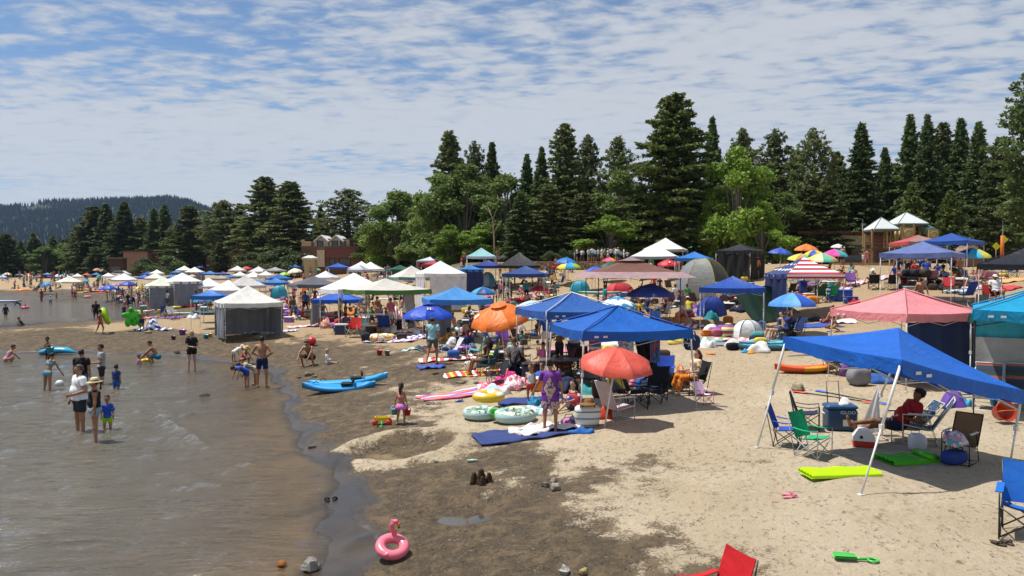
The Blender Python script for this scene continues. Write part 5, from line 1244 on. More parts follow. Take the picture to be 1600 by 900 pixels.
def umbrella_at(g, H, W, cols, label, tilt=0, tdir=0, polec='#d8d8d4', group='umbrellas on the beach', m=None, drop=.38, vent=None, lean=None, name='beach_umbrella', nseg=8, logo=None, lean_v=None):
 r = empty(name, g, 0, label, 'umbrella', group)
 Rm = Matrix.Rotation(R(tdir), 3, 'Z') @ Matrix.Rotation(R(tilt), 3, 'X'); top = Vector((0, 0, H)) if lean_v is None else Vector(lean_v)
 ms = m if m else [tent(c) for c in cols]; mb = MB(); n = nseg; rr = W / 2
 for k in range(n):
  a0, a1 = 2 * PI * k / n, 2 * PI * (k + 1) / n
  def fn(u, v):
   ch = Vector((math.cos(a0), math.sin(a0), 0)) * (1 - u) + Vector((math.cos(a1), math.sin(a1), 0)) * u; q = min(v, .9) / .9
   p = ch * rr * q * (1.08 - .08 * q); z = -drop * rr * (.55 * q + .65 * q * q) - .04 * math.sin(PI * u) * q
   if v > .9: z -= .10 * rr / 1.0 + (-.03) * math.sin(PI * u)
   return top + Rm @ Vector((p.x, p.y, z))
  mb.grid(fn, 4, 7, k % len(ms))
 cn = mb.build('umbrella_cover', ms, r)
 if vent:
  vb = MB()
  for k in range(n):
   a0, a1 = 2 * PI * k / n, 2 * PI * (k + 1) / n
   vb.grid(lambda u, v: top + Rm @ (((Vector((math.cos(a0), math.sin(a0), 0)) * (1 - u) + Vector((math.cos(a1), math.sin(a1), 0)) * u) * rr * .27 * v) + Vector((0, 0, .06 - .05 * v))), 2, 2)
  vb.build('vent', tent(vent), cn)
 pb = MB(); pb.tube([(0, 0, -.15), top + Rm @ Vector((0, 0, -.02))], .020, 6); tp = top + Rm @ Vector((0, 0, .07)); pb.tube([top, tp], [.03, .012], 6); pb.build('pole', metal(polec), r)
 rb = MB()
 for k in range(n):
  a = 2 * PI * k / n; rb.tube([top + Rm @ Vector((0, 0, -.05)), top + Rm @ Vector((math.cos(a) * rr * .6, math.sin(a) * rr * .6, -drop * rr * .58)), top + Rm @ Vector((math.cos(a) * rr * .97, math.sin(a) * rr * .97, -drop * rr * 1.18))], .006, 3)
 rb.build('ribs_frame', metal('#b8b8b4'), r)
 if logo:
  for (az, q0, wl, colr) in logo:
   lbm = MB()
   def fl(u, v):
    aa = R(az) + (u - .5) * wl; q = q0 + .18 * v
    c2 = q * (1.08 - .08 * q); return top + Rm @ Vector((math.cos(aa) * rr * c2, math.sin(aa) * rr * c2, -drop * rr * (.55 * q + .65 * q * q) + .03))
   lbm.grid(fl, 3, 3); lbm.build('emblem', mat(colr, .6), cn)
 return r
def umbrella(px, top, wpx, cols, label, W=2.1, tilt=0, tdir=0, dmul=1.0, **k):
 d0, W0 = FPX * W / wpx * dmul, W
 for f in FSEQ + [.55, .5, 1]:
  d = d0 * f; zt = ZD(top, d); x = XD(px, d, zt); g = Vector((x, d, gz(x, d))); H = zt - g.z; W = W0 * f
  if 1.7 <= H <= 2.6: break
 if not (1.3 <= H <= 2.9): DBG.append(('umbrella', label[:30], px, round(d, 1), round(H, 2)))
 return umbrella_at(g, min(max(H, 1.5), 2.7), W, cols, label, tilt, tdir, **k)
def camp_chair(g, yaw, col, label, frame='#1c1c1e', s=1.0, group='folding camp chairs', m=None):
 r = empty('camp_chair', g, yaw, label, 'camp chair', group); r.scale = (s, s, s); f = m or mat(col, .7); fm = metal(frame)
 mb = MB(); mb.grid(lambda u, v: ((u - .5) * (.52 + .04 * v), -.24 + .46 * v, .44 - .05 * math.sin(PI * u) - .05 * v + .03 * (v < .2)), 6, 5); mb.grid(lambda u, v: ((.5 - u) * (.52 + .04 * v), -.24 + .46 * v, .43 - .05 * math.sin(PI * u) - .05 * v + .03 * (v < .2)), 6, 5); mb.build('seat', f, r)
 mb = MB()
 for e in (0, .012): mb.grid(lambda u, v: ((u - .5) * .56, .22 + .20 * v + .06 * math.sin(PI * u) * (1 - v * .5) + e, .38 + .52 * v + .03 * abs(2 * u - 1) ** 2 * v), 6, 6)
 mb.build('backrest', f, r)
 for sx in (-1, 1):
  mb = MB(); mb.grid(lambda u, v: (sx * (.30 + (v - .5) * .09), -.27 + .56 * u, .62 - .035 * math.sin(PI * u)), 5, 2); mb.grid(lambda u, v: (sx * (.30 + (v - .5) * .09), -.27 + .56 * u, .61 - .035 * math.sin(PI * u)), 5, 2); mb.build('armrest', f, r)
 mb = MB(); t = .011
 for sx in (-1, 1):
  mb.tube([(sx * .29, -.27, 0), (sx * .29, -.27, .62)], t, 5); mb.tube([(sx * .27, .26, 0), (sx * .29, .44, .92)], t, 5)
  mb.tube([(sx * .28, -.27, .03), (sx * .28, .27, .42)], t, 5); mb.tube([(sx * .28, .26, .03), (sx * .28, -.25, .42)], t, 5)
 for y in (-.27, .27): mb.tube([(-.28, y, .03), (.28, y, .42)], t, 5); mb.tube([(.28, y, .03), (-.28, y, .42)], t, 5)
 mb.build('frame', fm, r); return r
def beach_chair(g, yaw, col, label, frame='#d8d8d8', s=1.0, low=.22, rec=.45, group='low beach chairs', m=None):
 r = empty('beach_chair', g, yaw, label, 'beach chair', group); r.scale = (s, s, s); f = m or mat(col, .7); fm = metal(frame)
 b1 = (-.28, low + .04); b2 = (.22, low - .04); top = (.22 + .62 * math.sin(rec) + .05, low + .62 * math.cos(rec) + .05)
 mb = MB()
 for e in (0, -.012): mb.grid(lambda u, v: ((u - .5) * .52, b1[0] + (b2[0] - b1[0]) * v, b1[1] + (b2[1] - b1[1]) * v - .03 * math.sin(PI * v) + e), 3, 5)
 mb.build('seat', f, r); mb = MB()
 for e in (0, .014): mb.grid(lambda u, v: ((u - .5) * .52, b2[0] + (top[0] - b2[0]) * v + e, b2[1] + (top[1] - b2[1]) * v), 3, 6)
 mb.build('backrest', f, r); mb = MB()
 for sx in (-.27, .27):
  mb.tube([(sx, b1[0] - .02, b1[1]), (sx, b2[0], b2[1]), (sx, top[0], top[1])], .013, 5); mb.tube([(sx, -.30, 0), (sx, -.30, low + .24), (sx, .32, low + .26)], .013, 5); mb.tube([(sx, -.30, .01), (sx, .30, .01), (sx, .12, low + .26)], .013, 5)
 mb.tube([(-.27, top[0], top[1]), (.27, top[0], top[1])], .013, 5); mb.tube([(-.27, -.3, .01), (.27, -.3, .01)], .013, 5); mb.tube([(-.27, .3, .01), (.27, .3, .01)], .013, 5); mb.build('frame', fm, r)
 for sx in (-.27, .27): mb = MB(); mb.box((sx, 0, low + .265), (.05, .42, .02)); mb.build('armrest', mat('#e8e4da', .5, 'plastic'), r)
 return r
def cooler(g, yaw, col, lid, label, s=(.62, .38, .40), text=None, group='coolers on the sand', hand='#e8e8e8'):
 r = empty('cooler', g, yaw, label, 'cooler', group)
 mb = MB(); x, y, z = s; mb.box((0, 0, z * .42), (x, y, z * .84), bev=.03); mb.build('cooler_body', plast(col), r)
 mb = MB(); mb.box((0, 0, z * .92), (x * 1.04, y * 1.05, z * .16), bev=.03); mb.build('lid', plast(lid), r)
 for sx in (-1, 1): mb = MB(); mb.tube([(sx * x * .51, -.08, z * .62), (sx * (x * .51 + .04), -.08, z * .66), (sx * (x * .51 + .04), .08, z * .66), (sx * x * .51, .08, z * .62)], .012, 5); mb.build('handle', plast(hand), r)
 return r
def lettering(txt, size, m, parent, loc, rot=(PI / 2, 0, 0)):
 cu = bpy.data.curves.new('lettering', 'FONT'); cu.body = txt; cu.size = size; cu.extrude = .002; cu.align_x = 'CENTER'; cu.align_y = 'CENTER'
 cu.materials.append(m); t = bpy.data.objects.new('t', cu); COL.objects.link(t); me = bpy.data.meshes.new_from_object(t); COL.objects.unlink(t); bpy.data.objects.remove(t); o = bpy.data.objects.new('lettering', me); COL.objects.link(o); o.parent = parent; o.location = loc; o.rotation_euler = rot; return o
def cloth_on_ground(px, py, L, W, yaw, m, label, name='towel', cat='towel', group='towels on the sand', fold=.02, n=(16, 10), rag=.05, at=None):
 g = at or G(px, py); ca, sa = math.cos(yaw), math.sin(yaw)
 us, vs_ = np.meshgrid(np.linspace(-.5, .5, n[0] + 1), np.linspace(-.5, .5, n[1] + 1)); lx_ = us * L; ly = vs_ * W; sd = px * .37 + py
 lx_ = lx_ + rag * np.sin(vs_ * 7 + sd) ; ly = ly + rag * np.sin(us * 9 + sd * 2)
 X = g.x + lx_ * ca - ly * sa; Y = g.y + lx_ * sa + ly * ca
 Z = np.maximum(height(X, Y), 0) + .035 + fold * (np.sin(us * 21 + sd + vs_ * 6) + np.sin(vs_ * 17 - sd + us * 9)) * .5 + fold * .8
 mb = MB(); w = n[0] + 1; V = [(lx_[j, i], ly[j, i], Z[j, i] - g.z) for j in range(n[1] + 1) for i in range(w)]
 V += [(a, b, c - .03) for a, b, c in V]; o_ = len(V) // 2
 F = [(j * w + i, j * w + i + 1, (j + 1) * w + i + 1, (j + 1) * w + i) for j in range(n[1]) for i in range(n[0])]
 rim = [j * w for j in range(n[1] + 1)][::-1] + list(range(1, w)) + [j * w + n[0] for j in range(1, n[1] + 1)] + [n[1] * w + i for i in range(n[0] - 1, 0, -1)]
 F += [(rim[k], rim[k - 1], rim[k - 1] + o_, rim[k] + o_) for k in range(len(rim))]
 mb.add(V, F, 0, True); o = mb.build(name, m, None, g, yaw); return tag(o, label, cat, group)
def swim_ring(g, Rr, r, m, label, tilt=None, cat='swim ring', mf=None, name='swim_ring', group='inflatable rings'):
 mb = MB(); mb.torus((0, 0, r * .95), Rr, r, 28, 12, 0, Matrix.Rotation(tilt, 3, 'X') if tilt else None, .92, mf)
 if tilt: zmin = min(v[2] for v in mb.v); mb.v = [(x, y, z - zmin) for x, y, z in mb.v]
 o = mb.build(name, m, None, g, rng.uniform(0, 3)); return tag(o, label, cat, group)
def ball(g, r, m, label): mb = MB(); mb.ell((0, 0, r), (r, r, r), 18, 12); return tag(mb.build('beach_ball', m, None, g), label, 'ball')
def bucket(g, r, h, col, label, tip=0, inner=None):
 b = empty('sand_bucket', g, 0, label, 'bucket', 'sand buckets and pails'); M = Matrix.Rotation(tip, 3, 'X')
 mb = MB(); mb.lathe([(r * .72, 0), (r, h), (r * 1.06, h), (r * 1.06, h * .94), (r * .95, h * .99), (r * .68, .02), (.001, .02)], 18, 0, (0, 0, r * .9 if tip else 0), M); mb.build('pail', plast(col), b)
 mb = MB(); mb.tube([M @ Vector((r * math.cos(a), -.02, h + r * math.sin(a) * .9)) + Vector((0, 0, r * .9 if tip else 0)) for a in np.linspace(0, PI, 9)], .006, 4); mb.build('handle', plast(inner or '#f4f4f4'), b); return b
def bag(g, yaw, m, label, s=(.45, .25, .40), name='tote_bag', cat='bag', strap=True, lump=.06):
 r = empty(name, g, yaw, label, cat, 'bags on the sand'); x, y, z = s; sd = g[0] * 3 + g[1]
 def fn(q): f = 1 + .10 * math.sin(q.x * 14 + sd) * math.cos(q.z * 11 + sd); return Vector((math.copysign(abs(q.x / (x / 2)) ** .55, q.x) * x / 2 * f, math.copysign(abs(q.y / (y / 2)) ** .6, q.y) * y / 2 * f, math.copysign(abs(q.z / (z / 2)) ** .7, q.z) * z / 2))
 mb = MB(); mb.ell((0, 0, z / 2 - .01), (x / 2, y / 2, z / 2), 16, 10, fn=fn); mb.build('bag_body', m, r)
 if strap:
  for sy in (-1, 1): mb = MB(); mb.tube([(-x * .25, sy * y * .3, z * .8), (-x * .18, sy * y * .35, z * 1.15), (x * .18, sy * y * .35, z * 1.15), (x * .25, sy * y * .3, z * .8)], .012, 5); mb.build('strap', mat('#3a3430', .7), r)
 return r
def heap(g, m, label, s=(.8, .6, .3), name='blanket_heap', cat='blanket', group='crumpled cloths and clothes'):
 mb = MB(); sd = g[0] * 5 + g[1] * 3
 def fn(q): f = 1 + .22 * math.sin(q.x * 9 / s[0] + sd) + .16 * math.sin(q.y * 11 / s[1] + q.z * 8 + sd * 2); return Vector((q.x * f, q.y * f, max(q.z * (1 + .35 * math.sin(q.x * 13 / s[0] + q.y * 7)), -.02)))
 mb.ell((0, 0, .0), (s[0] / 2, s[1] / 2, s[2]), 22, 12, fn=fn); o = mb.build(name, m, None, g, sd); return tag(o, label, cat, group)
def folding_table(g, yaw, label, L=1.5, W=.7, H=.7, col='#dedad0', leg='#8a8a88'):
 r = empty('folding_table', g, yaw, label, 'table', 'folding tables'); mb = MB(); mb.box((0, 0, H), (L, W, .045), bev=.015); mb.build('tabletop', plast(col), r)
 for sx in (-1, 1):
  for sy in (-1, 1): mb = MB(); mb.tube([(sx * L * .42, sy * W * .4, 0), (sx * L * .42, sy * W * .4, H - .02)], .015, 5); mb.build('leg', metal(leg), r)
 return r
def dome_tent(g, yaw, W, D, H, cols, label, openc=None, name='pop_up_tent', mesh_low=None, pole=None):
 r = empty(name, g, yaw, label, 'beach tent', 'pop-up shelters'); n = 6; mb = MB(); ms = [tent(c) for c in cols]
 def P(a, q): return Vector((W / 2 * math.cos(a) * math.cos(q) ** .8, D / 2 * math.sin(a) * math.cos(q) ** .8, H * math.sin(q)))
 for k in range(n):
  a0, a1 = 2 * PI * k / n + PI / n, 2 * PI * (k + 1) / n + PI / n
  if openc and k == openc - 1: continue
  mb.grid(lambda u, v: P(a0, v * PI / 2 * .999) * (1 - u) + P(a1, v * PI / 2 * .999) * u, 4, 8, 0, mf=(lambda i, j, k=k: (k % len(ms)) if not mesh_low or j > 3 else 1))
 mb.build('tent_fabric', ms, r)
 for k in range(n):
  a = 2 * PI * k / n + PI / n; pb = MB(); pb.tube([P(a, q) * 1.005 for q in np.linspace(0, PI / 2 * .99, 8)], .016, 4); pb.build('tent_pole', mat(pole or '#38404a', .5, 'metal'), r)
 return r
def kayak(g, yaw, L, W, m, label, pitch=0, roll=0, seat='#1c2026', seatd=True, group='kayaks on the sand'):
 r = empty('kayak', g, yaw, label, 'kayak', group); mb = MB(); n = 18; k = 12; V = []; F = []
 for i in range(n + 1):
  t = -1 + 2 * i / n; w = max(.02, (1 - abs(t) ** 2.3)) * W / 2; up = .16 * abs(t) ** 2.5; hh = .30 * (1 - .35 * abs(t) ** 3)
  for j in range(k):
   a = 2 * PI * j / k; y = w * math.cos(a); s = math.sin(a)
   z = up + (hh * .5 + hh * .5 * s) - (.07 * (1 - abs(t) ** 2) * max(0, s) ** 3 if abs(t) < .75 else 0)
   V.append((t * L / 2, y * (1 if s > -.3 else .8), z))
 for i in range(n):
  for j in range(k): q = (j + 1) % k; F.append((i * k + j, i * k + q, (i + 1) * k + q, (i + 1) * k + j))
 F += [tuple(range(k)), tuple(n * k + j for j in range(k - 1, -1, -1))]
 MX = Matrix.Rotation(pitch, 3, 'Y') @ Matrix.Rotation(roll, 3, 'X'); V = [tuple(MX @ Vector(p)) for p in V]; zm = min(p[2] for p in V); V = [(a, b, c - zm - .02) for a, b, c in V]
 mb.add(V, F, 0, True); mb.build('hull', m, r)
 if seatd:
  sb = MB(); o = MX @ Vector((.25, 0, .26)); sb.box((o.x, o.y, o.z - zm), (.38, W * .6, .08), bev=.03); o2 = MX @ Vector((.46, 0, .42)); sb.box((o2.x, o2.y, o2.z - zm - .05), (.07, W * .55, .14), bev=.03); sb.build('seat', mat(seat, .7), r)
  for t in (-.62,): hb_ = MB(); o = MX @ Vector((t * L / 2, 0, .34)); hb_.tube([(o.x - .1, o.y, o.z - zm - .04), (o.x, o.y, o.z - zm + .02), (o.x + .1, o.y, o.z - zm - .04)], .012, 4); hb_.build('carry_handle', mat('#202020', .6), r)
 return r
def board(g, yaw, L, W, mt, mside, label, th=.13, z=0.0, name='paddle_board', cat='paddle board', fin=True):
 r = empty(name, g, yaw, label, cat, 'boards on the beach'); n = 20; prof = []
 for i in range(n): t = -1 + 2 * i / (n - 1); prof.append((t * L / 2, W / 2 * (1 - abs(t) ** 3.2) ** .6 if abs(t) < 1 else .02))
 ring = [(x, w) for x, w in prof] + [(x, -w) for x, w in prof[::-1]]; k = len(ring)
 V = [(x, w, z + th + .05 * (abs(x) / L * 2) ** 3) for x, w in [(x * .985, w * .93) for x, w in ring]] + [(x, w, z + th * .55 + .05 * (abs(x) / L * 2) ** 3) for x, w in ring] + [(x * .98, w * .9, z + .05 * (abs(x) / L * 2) ** 3) for x, w in ring]
 mb = MB(); mb.add(V[:k], [tuple(range(k))[::-1]]); mb.build('deck', mt, r)
 sb = MB(); sb.add(V, [(i, (i + 1) % k, (i + 1) % k + k, i + k) for i in range(k)] + [(i + k, (i + 1) % k + k, (i + 1) % k + 2 * k, i + 2 * k) for i in range(k)] + [tuple(range(2 * k, 3 * k))], 0, False); sb.build('rail', mside, r); return r
def paddle(g, yaw, L, c1, c2, label):
 r = empty('paddle', g, yaw, label, 'paddle', 'kayak paddles'); mb = MB(); mb.tube([(-L / 2 + .3, 0, .03), (L / 2 - .3, 0, .03)], .016, 6); mb.build('shaft', mat('#26282a', .4, 'metal'), r)
 for sx, c in ((-1, c1), (1, c2)): mb = MB(); mb.ell((sx * (L / 2 - .2), 0, .035), (.25, .09, .018), 12, 6); mb.build('blade', plast(c), r)
 return r
def rock(g, s, col, label, seed=1, group='stones on the beach'):
 mb = MB(); r_ = random.Random(seed); a = [r_.uniform(0, 6) for _ in range(6)]
 def fn(q): f = 1 + .16 * math.sin(q.x * 5 / s[0] + a[0]) + .13 * math.sin(q.y * 6 / s[1] + a[1]) + .12 * math.sin(q.z * 7 / s[2] + a[2]); q = q * f; return Vector((round(q.x / s[0] * 3.2) * s[0] / 3.2 * .35 + q.x * .65, q.y, q.z))
 mb.ell((0, 0, s[2] * .55), s, 14, 9, fn=fn); o = mb.build('stone', mat(col, .85, 'stone'), None, g, a[3]); mb = None
 for p in o.data.polygons: p.use_smooth = (seed % 2 == 0)
 return tag(o, label, 'stone', group)
def sandals(g, yaw, col, label):
 r = empty('sandals', g, yaw, label, 'sandals', 'pairs of sandals')
 for sx, a in ((-.07, .15), (.07, -.2)):
  mb = MB(); M = Matrix.Rotation(a, 3, 'Z'); mb.ell((sx, 0, .02), (.045, .13, .018), 12, 5, M=M); s_ = mb.build('sole', mat(col, .7, 'plastic'), r)
  mb = MB(); mb.tube([(sx - .045, -.02, .03), (sx - .01, -.06, .075), (sx + .045, -.02, .03)], .012, 5); mb.build('strap', mat(col, .7, 'plastic'), s_)
 return r
# ------------------------------------------------------------------ canopies, near ones first
BLUE, ROY, NAVY, SKYB, WHT, CREAM, GREY, DGREY = '#1f5cc8', '#2a52b4', '#283a7c', '#4c92d8', '#f2f1ee', '#dcdad0', '#b4b4b8', '#5c5f6c'
def Wd(px, d): return (px - 800) / FPX * d
c_l, c_f, c_r = Vector((Wd(1239, 14.8), 14.8)), Vector((Wd(1415, 12.05), 12.05)), Vector((Wd(1590, 13.2), 13.2))
gc = (c_l + c_r) / 2; yw = R(20); gN1 = Vector((gc.x, gc.y, gz(gc.x, gc.y)))
def loc2(p, g, yaw): dx, dy = p[0] - g[0], p[1] - g[1]; return (dx * math.cos(yaw) + dy * math.sin(yaw), -dx * math.sin(yaw) + dy * math.cos(yaw))
fts = [loc2(G(1345, 775), gN1, yw), loc2(G(1578, 727), gN1, yw), loc2(G(1356, 663), gN1, yw), loc2(G(1183, 700), gN1, yw)]
canopy_at(gN1, yw, 'large bright blue canopy tilting down to the right, nearest of all, over the camp chairs', '#1464c8', W=2.8, total=ZD(513, 14) - gN1.z, hroof=.64,
          corner_z=[ZD(565, 12.05) - gN1.z, ZD(612, 13.2) - gN1.z, 2.25 - gN1.z, ZD(527, 14.8) - gN1.z], feet=fts, legc='#e6e6e4', valh=.24, seed=2)
r, ze, hr_ = canopy(1413, 452, 212, '#e8707c', 43, 'faded pink canopy with a navy blanket hung from its right side', W=2.95, slant=.10, seed=None) if False else canopy(1413, 452, 212, '#ee949a', 43, 'faded pink canopy with a navy blanket hung from its right side', W=2.95, hroof=.66, slant=.06, legc='#e2e2e0')
wb = MB(); wb.grid(lambda u, v: (1.36 + .05 * math.sin(u * 20) + .25 * v * (1 - u), -1.35 + 2.6 * u, ze - .24 - (ze - .40) * v), 26, 8)
o = wb.build('hanging_blanket', mat('#26365f', .8), r)
g = Vector((12.56, 18.0, gz(12.56, 18.0)))
rt_, zt_, _ = canopy_at(g, R(-31), 'bright teal canopy on a black frame cut by the right edge of the photo', '#1499c8', W=3.0, total=ZD(497, 17.5) + .75 - g.z, legc='#17181a', seed=4, walls=((2, '#46b4c4', 0, 1),))
mb = MB(); mb.grid(lambda u, v: (-1.45 + 2.9 * u, 1.36 + .03 * math.sin(u * 22), .03 + (zt_ - .85) * v), 20, 3); mb.build('mesh_panel', mat('#b4b4b0', .8), rt_)
canopy(965, 478, 220, '#1260bc', -21, 'bright blue canopy in the middle with creased roof, in front of the piped blue one', W=2.9, slant=.09)
canopy(893, 457, 180, '#2c5fae', -23, 'duller blue canopy with white piping along its ridges, behind the bright blue one', W=2.9, piping='#e8e8e6', slant=.03)
canopy(602, 435, 140, '#d8d4ca', -22, 'cream canopy with a green border over the red camp chair', W=2.9, hroof=.58, val='#54803c', legc='#8c8e90', walls=((1, '#c8c8cc', .55, 1),))
canopy(553, 426, 108, '#ffffff', -22, 'tall pure white canopy left of the cream one with the green border', W=2.9, maxh=3.6)
canopy(528, 461, 84, '#1d5fc8', 8, 'low bright blue canopy half hidden behind the white one', W=2.9, fixd=1, dmul=1.05, walls=((3, '#b8bac2', 0, 1),))
canopy(387, 446, 102, '#e9e8e0', -12, 'big cream canopy with dark grey side walls near the shore', W=3.0, val='#f0f0ea', walls=((1, '#888c94', 0, 1), (2, '#94989e', 0, 1), (3, '#9a9ea4', .2, 1)))
canopy(330, 452, 60, '#2c72c8', 15, 'blue canopy on one white leg at the left edge of the dense camp', W=2.9, minh=2.2)
canopy(713, 448, 111, '#4790d4', -10, 'sky blue canopy behind the blue umbrella with a yellow emblem', W=2.9, walls=((2, '#8c8a90', .5, .9),))
canopy(688, 406, 80, '#f6f5f2', -14, 'white canopy with crumpled white side walls', W=3.0, maxh=3.9, walls=((0, '#e4e3e6', .12, 1), (1, '#eeeef0', 0, 1), (3, '#e4e3e6', 0, 1)))
canopy(735, 414, 41, '#3a80cc', -12, 'medium blue canopy with a navy side wall, beside the white walled one', W=2.9, walls=((0, '#28356a', 0, 1),), maxh=3.6)
canopy(491, 431, 82, '#63646e', -14, 'dark grey canopy with a faded black print on its roof', W=2.9, maxh=3.6)
canopy(643, 415, 74, '#d9d5cc', -18, 'cream canopy with a teal border behind the cream and green one', W=2.9, val='#6a9a9c', maxh=3.8)
canopy(625, 414, 44, '#1f5c44', -14, 'dark green canopy between the white ones and the cream teal-edged one', W=2.9, maxh=3.6)
canopy(823, 416, 70, '#1c63cc', -8, 'bright blue canopy on white legs in front of the stone wall', W=2.9)
canopy(820, 409, 66, '#2c4a88', 4, 'slate blue canopy just behind the bright blue one by the stone wall', W=2.9, dmul=.95)
canopy(763, 406, 56, '#1f3a86', 10, 'navy canopy with a sagging roof left of the stone wall', W=2.9)
canopy(811, 394, 64, '#26252a', 0, 'charcoal black canopy with a long pointed roof before the lawn', W=4.3, hroof=1.3, maxh=3.9)
canopy(752, 385, 46, '#8fc4c8', 0, 'pale teal and white canopy at the edge of the trees', W=3.0, maxh=5.5, val='#e0e8e6')
canopy(1024, 380, 76, '#e8eaec', 5, 'nearer of the two white canopies on the lawn', W=4.3, maxh=4.6, val='#9aa0a4')
canopy(1040, 366, 70, '#e6e8e8', 8, 'farther of the two white canopies on the lawn, under the huge fir', W=4.5, maxh=5.0, val='#a6aaac')
canopy(1085, 393, 60, '#2e78cc', 6, 'mid-blue canopy behind the grey mesh shelter', W=2.9, maxh=3.9)
canopy(1157, 381, 75, '#202126', 24, 'black canopy with black side walls below the park pavilion', W=2.9, maxh=4.2, walls=((0, '#1c1d20', 0, 1), (1, '#1c1d20', 0, 1)))
canopy(1145, 431, 99, '#2050ac', 3, 'royal blue canopy with a dark green tarp slung from its right side', W=2.9, D=2.0, maxh=3.1, hroof=.55)
canopy(1434, 367, 82, '#b8483e', -28, 'canopy with red and tan roof panels and a white emblem, below the slides', W=2.9, maxh=3.9, topmats=[tent('#c4555a'), tent('#a8847a')], mis=(1, 1, 0, 0), val=None)
canopy(1487, 364, 90, '#2450a2', 20, 'deep blue canopy behind the lilac one, right of the red and tan canopy', W=2.9, maxh=4.0)
canopy(1442, 377, 119, '#6878b0', 12, 'sun-faded lilac blue canopy above black chairs and a table', W=2.9, legc='#e8e8e6')
canopy(1612, 382, 140, '#141a26', 14, 'black canopy cut by the right edge of the photo', W=2.95, hroof=.85)
canopy(1640, 462, 210, '#2a5a50', 20, 'dark green canopy roof behind the teal canopy at the right edge', W=2.9, minh=1.9, maxh=2.4)
# stars and stripes roof
def flag_mats():
 m = bpy.data.materials.new('starry_cloth'); m.use_nodes = True; nt = m.node_tree; N = nt.nodes; L = nt.links; b = N['Principled BSDF']; b.inputs['Roughness'].default_value = .6
 tc = N.new('ShaderNodeTexCoord'); sc = N.new('ShaderNodeVectorMath'); sc.operation = 'MULTIPLY'; sc.inputs[1].default_value = (2.6, 2.6, 3.2); L.new(tc.outputs['Object'], sc.inputs[0])
 fr = N.new('ShaderNodeVectorMath'); fr.operation = 'FRACTION'; L.new(sc.outputs[0], fr.inputs[0])
 ds = N.new('ShaderNodeVectorMath'); ds.operation = 'DISTANCE'; ds.inputs[1].default_value = (.5, .5, .5); L.new(fr.outputs[0], ds.inputs[0])
 g_ = N.new('ShaderNodeMath'); g_.operation = 'LESS_THAN'; g_.inputs[1].default_value = .30; L.new(ds.outputs['Value'], g_.inputs[0])
 mx = N.new('ShaderNodeMix'); mx.data_type = 'RGBA'; mx.inputs['A'].default_value = hexc('#27356e'); mx.inputs['B'].default_value = hexc('#f0f0f0'); L.new(g_.outputs[0], mx.inputs['Factor']); L.new(mx.outputs['Result'], b.inputs['Base Color'])
 return [stripes(['#b3293c', '#f0ecec'], 9.5, 2), m]
canopy(1255, 401, 118, '#ffffff', -24, 'canopy printed as an American flag, stars on the left and stripes on the right', W=2.9, D=2.9, topmats=flag_mats(), mis=(0, 0, 1, 1), walls=((3, '#2a3560', 0, 1),))
